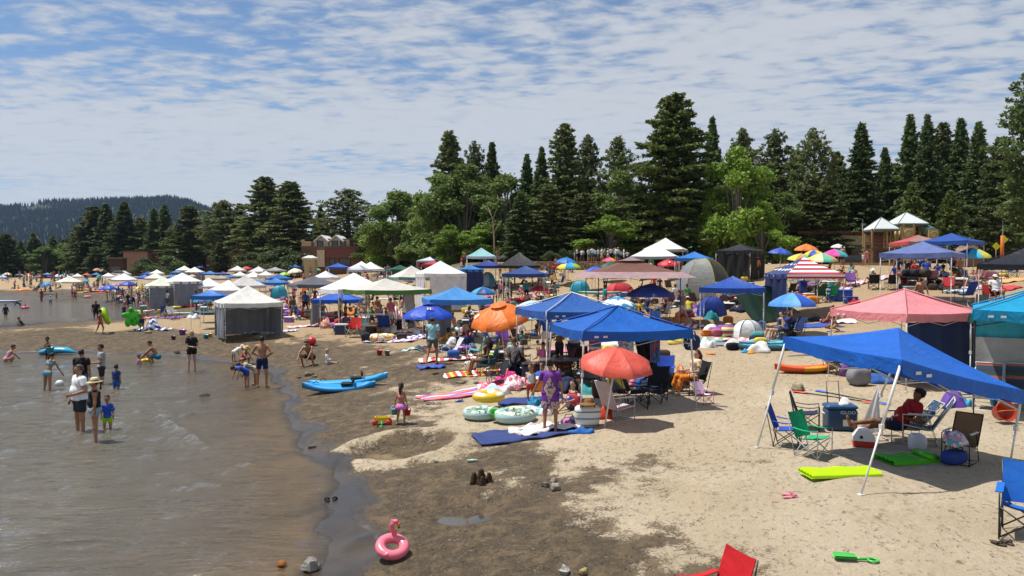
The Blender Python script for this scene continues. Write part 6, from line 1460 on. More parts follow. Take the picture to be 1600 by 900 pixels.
# two-tier brown canopy
r, ze, hr_ = canopy(986, 401, 150, '#7a5244', -12, 'large two-tier brown canopy with wide mauve awnings', W=4.1, tiers='#a08888', val='#a8898a', valh=.06, legc='#3a3434', hroof=.75)
w_ = [abs(v.co.x) for v in r.children[0].data.vertices]; w_ = max(w_); mb = MB(); cc_ = [(-1, -1), (1, -1), (1, 1), (-1, 1)]
for k in range(4):
 a_, b_ = cc_[k], cc_[(k + 1) % 4]; mb.grid(lambda u, v: ((a_[0] * (1 - u) + b_[0] * u) * w_ * (1 + .28 * v), (a_[1] * (1 - u) + b_[1] * u) * w_ * (1 + .28 * v), ze + .03 - .26 * v - .05 * math.sin(PI * u) * v), 10, 3)
mb.build('awning', tent('#b09294'), r)
mid = [ # px, apex, width, colour, yaw, label
 (565, 408, 42, '#ecebee', 10, 'white canopy with a faint grey print, left of the white pair before the lodge'), (562, 413, 38, '#b8bcc8', 30, 'pale grey-blue canopy tucked in front of the white one before the lodge'),
 (579, 409, 44, '#f4f4f6', 12, 'white canopy right of the printed one, left of the dark green canopy'), (672, 401, 42, '#8fa6cc', 24, 'canopy with one white and one navy roof face behind the red one'),
 (677, 407, 38, '#b3313c', 15, 'small red canopy behind the white walled one'), (658, 395, 20, '#f0efec', 0, 'small white canopy far back in the shade under the trees'),
 (528, 411, 38, '#2a5cb8', -8, 'blue canopy in front of the lodge doors'), (509, 423, 44, '#dfe2f0', 22, 'white canopy with a bluish tint just above the dark grey one'),
 (472, 413, 26, '#2e78c8', 10, 'small blue canopy just left of the lifeguard booth'), (460, 413, 18, '#3a86d4', 0, 'light blue canopy, leftmost of the two beside the lifeguard booth'), (432, 411, 24, '#f2f1f0', 12, 'small white canopy in front of the willow bush'),
 (430, 417, 36, '#9b9ea0', 16, 'grey canopy with a dark face below the small white one by the willow'), (404, 416, 33, '#d0ced0', 14, 'light grey canopy left of the grey one by the willow'), (396, 424, 32, '#f4f4f4', 10, 'white canopy directly below the light grey one'),
 (436, 428, 40, '#2a62b4', -10, 'blue canopy right above the teal pop-up tent'), (431, 434, 42, '#2f78c0', 6, 'medium blue canopy nearest the teal pop-up tent'), (384, 430, 60, '#cfcbc8', -10, 'grey-white canopy behind the big cream one'),
 (357, 437, 64, '#dcdcd4', 14, 'off-white canopy immediately left of the big cream one'), (371, 415, 28, '#dcd3ce', 10, 'pinkish white canopy under the utility pole'), (345, 430, 30, '#a69a96', 10, 'taupe canopy among the white ones of the dense camp'),
 (364, 428, 26, '#2f7ecc', 5, 'blue canopy right of the taupe one'), (326, 434, 50, '#eceef6', 12, 'white canopy with a bluish shade right of the tall white walled one'), (285, 424, 58, '#f8f8f8', -22, 'brightest white canopy with grey mesh walls on the left beach'),
 (254, 432, 54, '#e4e6d8', -10, 'yellowish white canopy joined to the left of the brightest white one'), (304, 417, 30, '#efece6', 10, 'white canopy with a sharp peak behind the brightest white one'), (288, 415, 26, '#dfe0d8', 10, 'greenish white canopy left of the sharp peaked one'),
 (312, 415, 15, '#2e4a9a', 0, 'tiny navy canopy between the greenish white and the red ones'), (323, 413, 17, '#d0463e', 20, 'tiny red canopy under the dark conifer'), (331, 414, 14, '#e0e8f0', 0, 'tiny pale canopy touching the tiny red one'),
 (328, 423, 26, '#2f78c6', 5, 'small blue canopy below the tiny red one'), (348, 424, 22, '#2f4888', 0, 'small navy canopy with a flat roof, left of the taupe one'), (358, 417, 15, '#2e58a8', 10, 'tiny blue canopy left of the pinkish white one'), (243, 426, 34, '#d4d4c4', 12, 'khaki white canopy behind the yellowish white one'),
 (245, 421, 22, '#f2f2ea', 8, 'small white canopy above the khaki white one'), (219, 422, 18, '#2a2a30', 0, 'small black canopy before the plain brown hall'), (226, 429, 30, '#2c5cc0', 14, 'royal blue canopy left of the yellowish white one'),
 (232, 424, 22, '#2f4ea0', 0, 'dark blue canopy behind the royal blue one'), (194, 427, 38, '#f6f6f6', 12, 'white canopy below the end of the plain brown hall'), (186, 428, 30, '#bcbcc0', 8, 'grey canopy touching the white one below the hall'),
 (108, 431, 38, '#f0ede0', -18, 'lone cream canopy standing out on the sand spit'), (74, 426, 16, '#5a86d0', 8, 'small light blue canopy on the far left beach'), (101, 427, 20, '#c4d0e8', 8, 'pale blue canopy just behind the lone cream one'),
 (121, 427, 18, '#e6e4de', 8, 'off-white canopy right behind the lone cream one'), (135, 427, 14, '#d8604c', 0, 'tiny coral canopy on the left beach'), (150, 426, 17, '#2e74bc', 6, 'blue canopy on the left beach right of the coral one'),
 (169, 426, 20, '#f2f2f2', 8, 'white canopy on the left beach right of the small blue one'), (44, 427, 15, '#e6e2e0', 4, 'off-white canopy far out on the left beach'), (11, 425, 13, '#e4ddd4', 0, 'tiny off-white canopy at the far left edge'), (4, 429, 15, '#a8bcdc', 4, 'tiny pale blue canopy cut by the left edge'),
 (415, 423, 26, '#e4e2e0', 10, 'white canopy between the grey ones, above the dark walled pop-up'),   (402, 436, 34, '#3a78c0', 8, 'blue canopy showing between the grey-white and big cream ones'), (375, 424, 24, '#ecebe8', 10, 'white canopy squeezed left of the bigger grey one'), (338, 417, 16, '#c4a890', 6, 'tiny beige canopy by the pinkish white one'), (276, 422, 20, '#4c80c8', 6, 'tiny blue canopy left of the brightest peak'), (90, 429, 14, '#f0f0f0', 4, 'tiny white canopy left of the pale blue one'), (62, 430, 12, '#c86050', 4, 'tiny rust canopy on the far left beach'),  (212, 420, 15, '#e8e8e8', 4, 'tiny white canopy right before the plain brown hall'), (268, 429, 22, '#3070c0', 4, 'small blue canopy peeping between the two joined white ones'),  (418, 409, 13, '#3c6cc0', 4, 'tiny blue canopy touching the willow bush'),
   (602, 404, 16, '#c0443c', 8, 'tiny red canopy behind the white pair'), (712, 398, 16, '#3a62a8', 8, 'small navy canopy in the tree shade'), (160, 420, 14, '#c8b49c', 0, 'tiny tan canopy left of the plain brown hall'), (30, 426, 12, '#b9c6d8', 0, 'tiny grey-blue canopy on the far left shore')]
for (px, ap, w, c, yw, lb) in mid:
 mm = dict(maxh=4.2, minh=2.2)
 if 'navy roof face' in lb: canopy(px, ap, w, c, yw, lb, topmats=[tent('#d4dcea'), tent('#27407e')], mis=(0, 1, 1, 0), **mm)
 elif 'brightest white' in lb: canopy(px, ap, w, c, yw, lb, walls=((0, '#8c90a0', 0, 1), (1, '#a0a4b0', 0, 1)), **mm)
 else: canopy(px, ap, w, c, yw, lb, **mm)
# tarp slung from the royal blue canopy
d = FPX * 3.3 / 99; a = Vector((Wd(1140, d - 1.2), d - 1.2, ZD(449, d - 1.2))); b_ = Vector((Wd(1212, d - .5), d - .5, ZD(447, d - .5))); c_ = G(1182, 508); e_ = G(1252, 488)
mb = MB(); g0 = G(1192, 500)
mb.grid(lambda u, v: (a * (1 - u) + b_ * u) * (1 - v) + (c_ * (1 - u) + e_ * u) * v - g0 + Vector((0, 0, -.22 * math.sin(PI * v) * (.5 + u * .5) + .035 * math.sin(u * 26 + v * 5) + .02)), 22, 14)
tag(mb.build('tarp', mat('#1c3a28', .5, 'cloth', .6, .4), None, g0), 'dark green plastic tarp stretched from the royal blue canopy down to the sand', 'tarp')
# ------------------------------------------------------------------ umbrellas
g = G(943, 668); dd = g.y
umbrella_at(g, 2.0, 1.76, ['#e4604f'], 'faded red umbrella on a white pole in front of the bright blue canopy', tilt=11, tdir=18, lean_v=(Wd(966, dd + .1) - g.x, .15, ZD(544, dd) - g.z), drop=.36, polec='#f2f2f2')
g = G(792, 576); dd = g.y
umbrella_at(g, 2.3, 2.3, ['#f07c28'], 'big orange umbrella on a leaning pole left of the blue canopies', tilt=20, tdir=-28, lean_v=(Wd(778, dd) - g.x, .1, ZD(477, dd) - g.z), drop=.34, vent='#f07c28', logo=((215, .62, .22, '#e8e4e0'),))
umbrella(669, 475, 81, ['#1d50c8'], 'bright blue umbrella with a yellow and red emblem', W=2.3, vent='#1d50c8', logo=((275, .42, .10, '#e8d85c'), (285, .42, .08, '#e4e0dc'), (293, .42, .08, '#d84a3c')))
umbrella(1016, 443, 74, ['#27408c'], 'navy umbrella with a small red mark below the brown canopy', W=2.3, logo=((330, .5, .2, '#b03a4a'),))
umbrella(1238, 457, 76, ['#2f5fc4', '#4f96e0', '#6aaef0'], 'two-tone blue umbrella beside the dark green tarp', W=2.1)
umbrella(963, 462, 64, ['#3f9cc8'], 'umbrella in a teal and white maze print behind the blue canopies', W=2.3, m=[stripes(['#2f8fc0', '#e8f0f4'], 16, 0, ring=True)], group='umbrellas on the beach')
umbrella(831, 469, 60, ['#3f9cc8'], 'umbrella in blue and white wavy stripes behind the orange one', W=2.3, m=[stripes(['#1f86bc', '#eef4f6'], 18, 1)])
for (px, tp, w, cols, lb, W_) in [
 (755, 448, 40, ['#2f6fc0', '#38a8d0', '#2c4f90'], 'teal and navy segmented umbrella with a lime edge', 2.1), (843, 446, 28, ['#a02c38'], 'small dark red umbrella in front of the stone wall', 1.7),
 (888, 408, 40, ['#e05858', '#e8d838', '#38a8e0', '#a8d838'], 'rainbow umbrella just right of the bright blue canopy by the wall', 2.1), (886, 402, 34, ['#2f7ccc'], 'plain blue umbrella behind the rainbow one at the wall', 2.1),
 (952, 402, 24, ['#e0489c', '#e89a38', '#d84848'], 'pink and orange umbrella above the two-tier brown canopy', 1.9), (955, 409, 36, ['#1f6048'], 'dark green umbrella left of the brown two-tier peak', 2.3),
 (930, 416, 40, ['#3050c0', '#3868d8'], 'cobalt umbrella left of the two-tier brown canopy', 2.2), (925, 422, 36, ['#58c8c8', '#e8d850', '#7878d0', '#48a8e8'], 'pastel rainbow umbrella overlapping the cobalt one', 2.1),
 (1044, 405, 34, ['#cc2f3c'], 'bright red umbrella with a white mark right of the brown canopy', 2.2), (1220, 387, 36, ['#3c5fc0'], 'plain blue umbrella, leftmost of the cluster above the flag canopy', 2.1),
 (1260, 381, 38, ['#e8843c'], 'orange umbrella, highest of the cluster above the flag canopy', 2.1), (1252, 396, 42, ['#e8d850', '#e8a850', '#78c8b0'], 'yellow and pastel umbrella on the left above the flag canopy', 2.1),
 (1284, 395, 48, ['#f0d868', '#e8e0a8', '#70c8a8', '#f0a860'], 'pastel patchwork umbrella on the right above the flag canopy', 2.2), (1304, 389, 42, ['#e050a8', '#40b8b8', '#e8d840', '#e050a8'], 'magenta and turquoise umbrella right of the orange one', 2.1),
 (1272, 390, 34, ['#3860c0', '#e8d040'], 'blue and yellow umbrella below the orange one', 2.0), (1521, 387, 52, ['#2f70c8', '#38b0d8', '#d8d060', '#2870b0'], 'blue, teal and lime umbrella beside the black canopy', 2.1),
 (776, 393, 24, ['#2f58b8', '#e8d040', '#38a8e0'], 'blue and yellow umbrella at the edge of the tree shade', 2.0), (460, 419, 25, ['#efe4c8'], 'cream umbrella below the willow bush', 2.2), (493, 418, 17, ['#38b8c8', '#b8d838'], 'teal and lime umbrella in front of the lodge', 1.9),
 (444, 425, 18, ['#a8d848'], 'lime green umbrella among the blue canopies', 1.9), (457, 438, 20, ['#e88aa0', '#c8c0a8', '#e8b0c0'], 'pink and beige umbrella left of the dark grey canopy', 1.9), (385, 416, 18, ['#d0403c'], 'red umbrella in front of the utility pole', 2.2),
 (200, 439, 26, ['#3444a8'], 'indigo umbrella on the left beach', 2.2), (168, 445, 27, ['#2c58c8'], 'blue umbrella with a white mark at the water end of the left beach', 2.2), (183, 441, 20, ['#b08a94'], 'mauve umbrella on the left beach', 2.1),
 (218, 447, 15, ['#e05040', '#e8d040', '#50a850'], 'red, yellow and green umbrella among the bathers', 1.9), (52, 431, 10, ['#30a0b8'], 'teal umbrella far out on the left beach', 2.0), (151, 419, 12, ['#c88a78'], 'salmon umbrella by the brown shop', 2.6),
 (70, 441, 17, ['#4f98d8'], 'light blue umbrella tilted over bathers on the sand spit', 2.2), (134, 436, 12, ['#38a8c8'], 'turquoise umbrella on the left beach', 2.0), (536, 410, 11, ['#f0f0f0'], 'white umbrella in front of the lodge doors', 2.0),
 (513, 442, 20, ['#d84848', '#f0f0f0'], 'red and white umbrella behind the dark grey canopy', 2.0), (318, 462, 32, ['#2f3f9c', '#38a8b8'], 'dark blue umbrella with a teal panel leaning on the cream canopy', 2.3), (277, 434, 14, ['#f0a840'], 'amber umbrella glimpsed behind the brightest white canopy', 1.8),
 (1310, 381, 22, ['#e8e0e4'], 'pale umbrella before the park building', 2.0), (155, 430, 9, ['#48b8a8'], 'small green umbrella on the left beach', 1.9), (300, 429, 12, ['#f0c8a0'], 'peach umbrella behind the white canopies', 1.8), (495, 434, 0, [], '', 0)]:
 if w: umbrella(px, tp, w, cols, lb, W=W_, tilt=rng.uniform(0, 9) if 'tilted' not in lb else 30, tdir=rng.uniform(-60, 60), logo=((285, .5, .2, '#f0f0f0'),) if 'white mark' in lb else None)
# ------------------------------------------------------------------ pop-up tents and shelters
def dome(px, py, w, hpx, cols, lb, **k):
 g = G(px, py); d = g.y; W_ = w / FPX * d; return dome_tent(g, k.pop('yaw', .3), W_, W_ * .8, hpx / FPX * d, cols, lb, **k)
dome(1098, 466, 92, 62, ['#8a8c96', '#9fa19c'], 'big grey mesh dome shelter with a yellow edge, right of the brown canopy', pole='#d8c83c', openc=5)
dome(1128, 464, 56, 24, ['#58b090', '#3e9c78'], 'green and grey half-open pop-up tent left of the royal blue canopy', openc=5)
dome(1112, 494, 48, 30, ['#2448b0', '#1d3c98'], 'rumpled blue pop-up tent behind the driftwood log', openc=None)
dome(968, 462, 52, 20, ['#d43c44', '#c8343c'], 'bright red pop-up tent under the mauve awning', yaw=.6)
dome(906, 458, 34, 20, ['#38b8cc', '#2c9cb8'], 'turquoise pop-up tent left of the red one', yaw=.1)
dome(762, 448, 26, 22, ['#58bcd0', '#b8c8d8'], 'turquoise pop-up tent with a striped side beside the navy side wall')
dome(436, 466, 30, 20, ['#38a8c4', '#2a94b0'], 'teal pop-up tent below the medium blue canopy')
dome(326, 468, 34, 22, ['#4a64b4', '#e8dcc8'], 'blue and cream pop-up tent left of the off-white canopy')
dome(300, 470, 24, 22, ['#e4e0d4', '#e08c40'], 'white and orange pop-up tent on the left beach', yaw=.9)
dome(1512, 416, 60, 34, ['#8a6c50', '#7c6048'], 'brown canvas tent with a round red emblem behind the teal-lime umbrella', yaw=.5)
dome(1565, 400, 46, 12, ['#2c4a3c', '#243f34'], 'dark green low tent behind the black canopy')
dome(675, 421, 22, 8, ['#3c8cc8', '#58a8d8'], 'blue low tent behind the cream teal-edged canopy')
dome(715, 398, 20, 10, ['#c8c49c', '#e0dcc0'], 'khaki tent in the tree shade')
dome(905, 455, 20, 11, ['#2c2c34', '#3a3a44'], 'black round pop-up tent in front of the turquoise one', yaw=1.2)
# ------------------------------------------------------------------ the near beach, thing by thing
# kayaks
gk = G(530, 612); r = kayak(gk, R(8), 2.35, .62, plast('#2498dc'), 'bright blue sit-on kayak in front, hull toward the water', roll=R(14)); r.scale = (1, 1, 1)
gk2 = G(545, 605); kayak(gk2, R(15), 2.6, .62, plast('#30a8e4'), 'lighter blue kayak lying behind the front one with a raised seat', pitch=R(-4))
kayak(G(1262, 582), R(12), 2.4, .66, blotch('#e8602c', ['#f0a820'], .9, .52), 'orange and yellow kayak poking out beside the blue canopy', seatd=False)
# flamingo ring
def flamingo(g):
 r = empty('flamingo_float', g, R(20), 'pink flamingo swim ring standing on the wet sand', 'inflatable float'); pm = mat('#ee7a8c', .3, 'plastic', .9, .55)
 mb = MB(); mb.torus((0, 0, .24), .30, .13, 32, 14, 0, Matrix.Rotation(R(24), 3, 'X'), .95); ring = mb.build('ring', pm, r)
 mb = MB(); mb.tube([(.12, .24, .32), (.14, .26, .38), (.12, .26, .44), (.05, .22, .58), (.02, .20, .72), (.06, .18, .82), (.13, .16, .83), (.17, .14, .76)], [.085, .075, .066, .060, .058, .066, .062, .05], 12)
 nk = mb.build('neck_and_head', pm, r); mb = MB(); mb.tube([(.165, .14, .78), (.20, .12, .72), (.19, .11, .65)], [.045, .040, .012], 8, 0); mb.build('beak', mat('#e08a3c', .4, 'plastic'), nk)
 mb = MB(); mb.tube([(.195, .115, .68), (.185, .11, .63)], [.030, .006], 8); mb.build('beak_tip', mat('#1c1818', .4, 'plastic'), nk); mb = MB(); mb.ell((.115, .10, .82), (.014, .008, .014), 8, 5); mb.build('eye', mat('#161414', .3, 'plastic'), nk)
 for sx, rot in ((-.16, .5), (.06, -.3)): mb = MB(); mb.ell((sx, -.29, .16), (.12, .075, .075), 14, 8, M=None); mb.build('wing', pm, r)
 for k in range(3):
  for sx in (-1, 1): mb = MB(); mb.tube([(sx * (.37 + .02 * k), -.05 + .06 * k, .32), (sx * (.425), -.06 + .06 * k, .25)], .005, 3); mb.build('feather_line', mat('#b03a50', .5), ring)
 return r
flamingo(G(613, 872)).scale = (.56, .56, .56)
# toy wagon
g = G(597, 664); r = empty('toy_wagon', g, R(5), 'yellow and red toy wagon beside the hollow ringed with sand', 'toy wagon')
mb = MB(); mb.box((0, 0, .13), (.36, .22, .035), bev=.01)
for sx, sy, a, b_ in ((0, .10, .36, .02), (0, -.10, .36, .02), (.17, 0, .02, .22), (-.17, 0, .02, .22)): mb.box((sx, sy, .17), (a, b_, .06))
mb.build('tray', plast('#e8c81c'), r)
for sx in (-.17, .17):
 for sy in (-.13, .13): mb = MB(); mb.lathe([(.01, -.02), (.07, -.02), (.07, .02), (.01, .02)], 14, 0, (sx, sy, .07), Matrix.Rotation(PI / 2, 3, 'X')); mb.build('wheel', plast('#d83020'), r)
mb = MB(); mb.tube([(.0, -.14, .12), (.02, -.32, .03), (-.05, -.33, .03), (.08, -.33, .03)], .012, 5); mb.build('handle', plast('#48c838'), r)
# green shovel
g = G(1338, 878); r = empty('toy_shovel', g, R(-12), 'green plastic sand shovel lying alone on the pale sand', 'toy shovel'); gm = plast('#48c050')
mb = MB(); mb.grid(lambda u, v: (-.26 + .26 * u, (v - .5) * .15 * (1 - .25 * u ** 3), .02 + .045 * (2 * v - 1) ** 2 + .01), 8, 6); mb.grid(lambda u, v: (-.26 + .26 * u, (.5 - v) * .15 * (1 - .25 * u ** 3), .008 + .045 * (2 * v - 1) ** 2 + .01), 8, 6); mb.build('scoop', gm, r)
mb = MB(); mb.tube([(-.02, 0, .035), (.12, 0, .035)], [.022, .016], 6); mb.torus((.19, 0, .03), .06, .018, 12, 6, 0, None, .8); mb.build('handle', gm, r)
# crouched details: puddles, castle, stones, sandals
for (px, py, a, b_, lb) in ((709, 785, .34, .27, 'left'), (757, 785, .27, .20, 'right')):
 g = Vector((*Z0(px, py, .42), 0)); g.z = gz(g.x, g.y) - .012; mb = MB(); n = 26; rr = [1 + .12 * math.sin(3 * k * 2 * PI / n + px) + .08 * math.sin(5 * k * 2 * PI / n) for k in range(n)]
 hz0 = g.z + .05; mb.add([(a * rr[k] * math.cos(2 * PI * k / n), b_ * 1.4 * rr[k] * math.sin(2 * PI * k / n), 0) for k in range(n)], [tuple(range(n))])
 o = mb.build('puddle', [mat('#5e564a', .05, 'plastic', .6, .9)], None, Vector((g.x, g.y, hz0))); tag(o, lb + ' one of two muddy puddles below the sand castle', None, kind='structure')
g = G(752, 757); mb = MB()
for (x, y, s) in ((0, 0, 1), (.14, .05, .7), (-.13, .03, .75), (.02, -.12, .6)):
 mb.lathe([(.12 * s, -.06), (.09 * s, .06 * s), (.075 * s, .12 * s), (.08 * s, .15 * s), (.05 * s, .20 * s), (.055 * s, .23 * s), (.03 * s, .26 * s), (.001, .27 * s)], 12, 0, (x, y, 0))
tag(mb.build('sand_castle', mat('#4c3a28', .95, 'stone'), None, g), 'small dark drip sand castle behind the two puddles', 'sand castle')
for (px, py, s, c, lb, sd) in [(486, 892, (.14, .10, .10), '#8f8c84', 'grey angular stone at the bottom by the water', 3), (440, 885, (.075, .055, .045), '#a8692c', 'small brown stone just under the shallow water', 4),
 (868, 765, (.12, .09, .06), '#9a9080', 'flat stone, right one of the three on the edge of the dry sand', 6), (852, 760, (.07, .06, .06), '#77736c', 'dark grey stone, left one of the three at the edge of the dry sand', 7), (866, 756, (.08, .06, .06), '#958c7c', 'tan stone behind the flat one at the edge of the dry sand', 8),
 (882, 896, (.07, .06, .06), '#b4b2ac', 'pale stone at the bottom edge, left of the red chair', 9), (912, 897, (.08, .05, .04), '#b09a6c', 'sandy yellow stone at the bottom edge', 10), (482, 588, (.20, .12, .08), '#8a8474', 'grey flat stone above the front kayak, biggest of three', 12), (467, 591, (.12, .08, .05), '#6c665c', 'dark stone left of the biggest flat one above the kayaks', 13),
 (492, 590, (.12, .08, .05), '#8c8676', 'small flat stone right of the biggest one above the kayaks', 14), (488, 700, (.10, .06, .04), '#6a6258', 'wet stone on the waterline by the sand ring', 15), (320, 620, (.22, .14, .05), '#3c342a', 'dark stone just breaking the water surface', 16), (681, 723, (.05, .04, .03), '#9c968c', 'pebble in front of the sand ring', 17), (1247, 611, (.28, .18, .10), '#8e8468', 'flat tan rock left of the long paddles', 18),
 (720, 600, (.18, .10, .05), '#8c8370', 'flat stone left of the striped purple towel', 20), (745, 600, (.14, .09, .05), '#948a78', 'flat stone by the small black chair', 21), (232, 521, (.25, .15, .10), '#9c8468', 'pale stone below the striped blue towel', 22)]:
 g = G(px, py); rock(g, s, c, lb, sd)
sandals(G(517, 782), R(20), '#202022', 'black sandals on the dark wet sand at the waterline'); sandals(G(1234, 777), R(80), '#e08898', 'pink sandals lying alone on the pale sand'); sandals(G(1567, 852), R(10), '#4c4038', 'brown sandals in the shadow of the blue chair at the right edge')
sandals(G(672, 632), R(30), '#8c8c88', 'grey sandals right of the girl in the pink skirt'); sandals(G(718, 628), R(60), '#3060a8', 'blue sandals beside the purple striped towel'); sandals(G(681, 585), R(50), '#3c2c24', 'dark brown sandals below the striped beach towel')
mb = MB(); mb.tube([(-.10, 0, .03), (.08, .02, .03), (.12, .02, .03)], [.028, .028, .012], 8); tag(mb.build('plastic_bottle', mat('#a8c8b8', .2, 'plastic', .8, .6), None, G(738, 723)), 'crumpled pale green bottle lying right of the sand ring', 'bottle')
bucket(G(593, 556), .13, .24, '#d03a2c', 'red sand bucket upright in the churned sand'); bucket(G(605, 556), .12, .22, '#8c8c86', 'grey sand bucket beside the red one')
# near right camp
camp_chair(G(1230, 697), R(62), '#2850b0', 'blue camp chair, leftmost under the nearest canopy', s=.85); camp_chair(G(1270, 714), R(38), '#1fae78', 'green camp chair on silver legs under the nearest canopy', frame='#b4b6b8', s=.88)
camp_chair(G(1262, 672), R(70), '#202a4c', 'dark navy camp chair behind the blue and green ones', s=.85)
g = G(1312, 672); r = cooler(g, R(-6), '#1d4468', '#24527c', 'dark blue wheeled cooler standing among the camp chairs', s=(.62, .42, .55)); lm = mat('#dfe6ea', .5, 'plastic')
lettering('IGLOO', .10, lm, r, (.10, -.222, .40)); mb = MB(); mb.box((.1, -.215, .18), (.2, .01, .14)); mb.build('label_plate', mat('#e8e8e4', .5, 'plastic'), r)
mb = MB(); mb.tube([(-.2, .18, .5), (-.2, .3, 1.0), (.05, .3, 1.0), (.05, .18, .5)], .012, 5); mb.build('tow_handle', metal('#222428'), r)
heap(g + Vector((.1, 0, .55)), mat('#ececec', .8), 'white crumpled cloth on top of the dark blue cooler', (.35, .25, .12), 'white_cloth', 'cloth')
g = G(1349, 697); r = empty('lunch_cooler', g, R(-20), 'small white and red box cooler under the nearest canopy', 'cooler', 'coolers on the sand'); mb = MB()
mb.box((0, 0, .06), (.40, .30, .12), bev=.02); mb.build('cooler_body', plast('#c8321e'), r); mb = MB(); P = [(-.2, .12), (.2, .12), (.2, .20), (.09, .34), (-.09, .34), (-.2, .20)]
mb.add([(x, -.15, z) for x, z in P] + [(x, .15, z) for x, z in P], [(0, 1, 2, 3, 4, 5), (11, 10, 9, 8, 7, 6)] + [(i, i + 6, (i + 1) % 6 + 6, (i + 1) % 6) for i in range(6)]); mb.build('lid', plast('#e8e8e8'), r)
mb = MB(); mb.lathe([(.03, 0), (.03, .012), (.001, .013)], 12, 0, (-.05, -.151, .20), Matrix.Rotation(PI / 2, 3, 'X')); mb.build('latch_button', mat('#1c1c1c', .5, 'plastic'), r)
flor = blotch('#27406c', ['#3a6a3c', '#b8a83c', '#1c2c50'], 9, .58)
gl_ = G(1410, 688); beach_chair(gl_, R(-98), '#2c4a70', 'low lounge chair with blue floral cushion holding the reclining man in red', m=flor, rec=.75, low=.30)
gl2 = G(1437, 692); beach_chair(gl2, R(-118), '#2c4a70', 'empty blue floral lounge chair behind the reclining man', m=flor, rec=.55, low=.34)
g3 = G(1500, 722); beach_chair(g3, R(-48) , '#8a6c4a', 'tan mesh folding chair with a black frame, facing away under the nearest canopy', frame='#1a1a1c', low=.40, rec=.5, s=.82)
heap(g3 + Vector((-.1, 0, .34)), blotch('#d89ab0', ['#58a8b0', '#e8e0e0'], 7, .55), 'pink and teal towel bundled on the tan mesh chair', (.45, .4, .18), 'towel_bundle', 'towel')
bag(G(1432, 704), 0, mat('#d8dce4', .4, 'plastic', .8, .5), 'white plastic bag with black print by the green air mattress', (.32, .24, .34), name='plastic_bag', strap=False); bag(G(1490, 726), .4, mat('#24408c', .7), 'royal blue bag under the tan mesh chair', (.48, .28, .26), strap=True)
gp = G(1372, 680); mb = MB(); mb.grid(lambda u, v: (-.28 * v + .5 * (u - .3) * v, .05 * math.sin(u * 9), 1.05 - 1.0 * v), 8, 8); o = mb.build('plastic_sheet_bag', mat('#e8e8ea', .3, 'plastic', .9, .5, trans=.3), None, gp); tag(o, 'thin white plastic bag hanging from the rear leg of the nearest canopy', 'bag')
def air_mat(px, py, L_, W_, yaw, c, lb, pil=True):
 g = G(px, py); r = empty('air_mattress', g, yaw, lb, 'air mattress', 'air mattresses'); m = mat(c, .3, 'plastic', .95, .5, trans=.2); mb = MB()
 mb.grid(lambda u, v: ((u - .5) * L_, (v - .5) * W_, .05 + .035 * abs(math.sin(v * PI * 5)) + .01 * math.sin(u * 14)), 30, 30); mb.grid(lambda u, v: ((u - .5) * L_, (.5 - v) * W_, .01), 4, 4)
 mb.grid(lambda u, v: ((u - .5) * L_, -W_ / 2, .01 + .05 * v), 12, 2); mb.grid(lambda u, v: ((.5 - u) * L_, W_ / 2, .01 + .05 * v), 12, 2); mb.build('mattress', m, r)
 if pil: mb = MB(); mb.tube([(-L_ / 2 + .1 if pil == -1 else L_ / 2 - .12, -W_ / 2 + .05, .10), (-L_ / 2 + .1 if pil == -1 else L_ / 2 - .12, W_ / 2 - .05, .10)], .085, 10, flat=.8); mb.build('pillow', m, r)
 return r
air_mat(1312, 742, 1.25, .50, R(6), '#c4ee12', 'deflated yellow-green air mattress lying flat beside the front leg', False); air_mat(1418, 722, .95, .62, R(8), '#55c018', 'grass green air mattress with a puffed pillow, in the canopy shade')
def paddle_at(p0, p1, c1, c2, lb): a, b = G(*p0), G(*p1); m = (a + b) / 2; v = b - a; paddle(m, math.atan2(v.y, v.x), v.length, c1, c2, lb)
paddle_at((1240, 614), (1372, 632), '#e8503c', '#f06048', 'kayak paddle with two coral red blades behind the camp'); paddle_at((1275, 612), (1390, 634), '#2c74cc', '#2c6cc0', 'kayak paddle with two blue blades behind the camp')
bucket(G(1560, 660), .22, .30, '#c83c14', 'orange-red bucket tipped toward the camera by the right leg', tip=R(70), inner='#e88a28'); bucket(G(1553, 634), .10, .16, '#2c8cc8', 'small blue bucket behind the tipped orange one')
heap(G(1488, 636), mat('#6a48a8', .7), 'purple cloth bag crumpled on the sand behind the canopy', (.7, .5, .32), 'purple_cloth', 'cloth'); heap(G(1508, 635), mat('#38a4c8', .7), 'turquoise cloth crumpled beside the purple one', (.4, .35, .2), 'turquoise_cloth', 'cloth')
gch = G(1585, 838); camp_chair(gch + Vector((.12, -.05, 0)), R(-35), '#1f6cc8', 'bright blue camp chair cut by the right edge of the photo', s=1.0)
gr = Z0(1112, 948, .72); camp_chair(Vector((gr[0], gr[1], gz(*gr))), R(-68), '#c81c24', 'red and black camp chair at the bottom edge of the photo', s=.86)
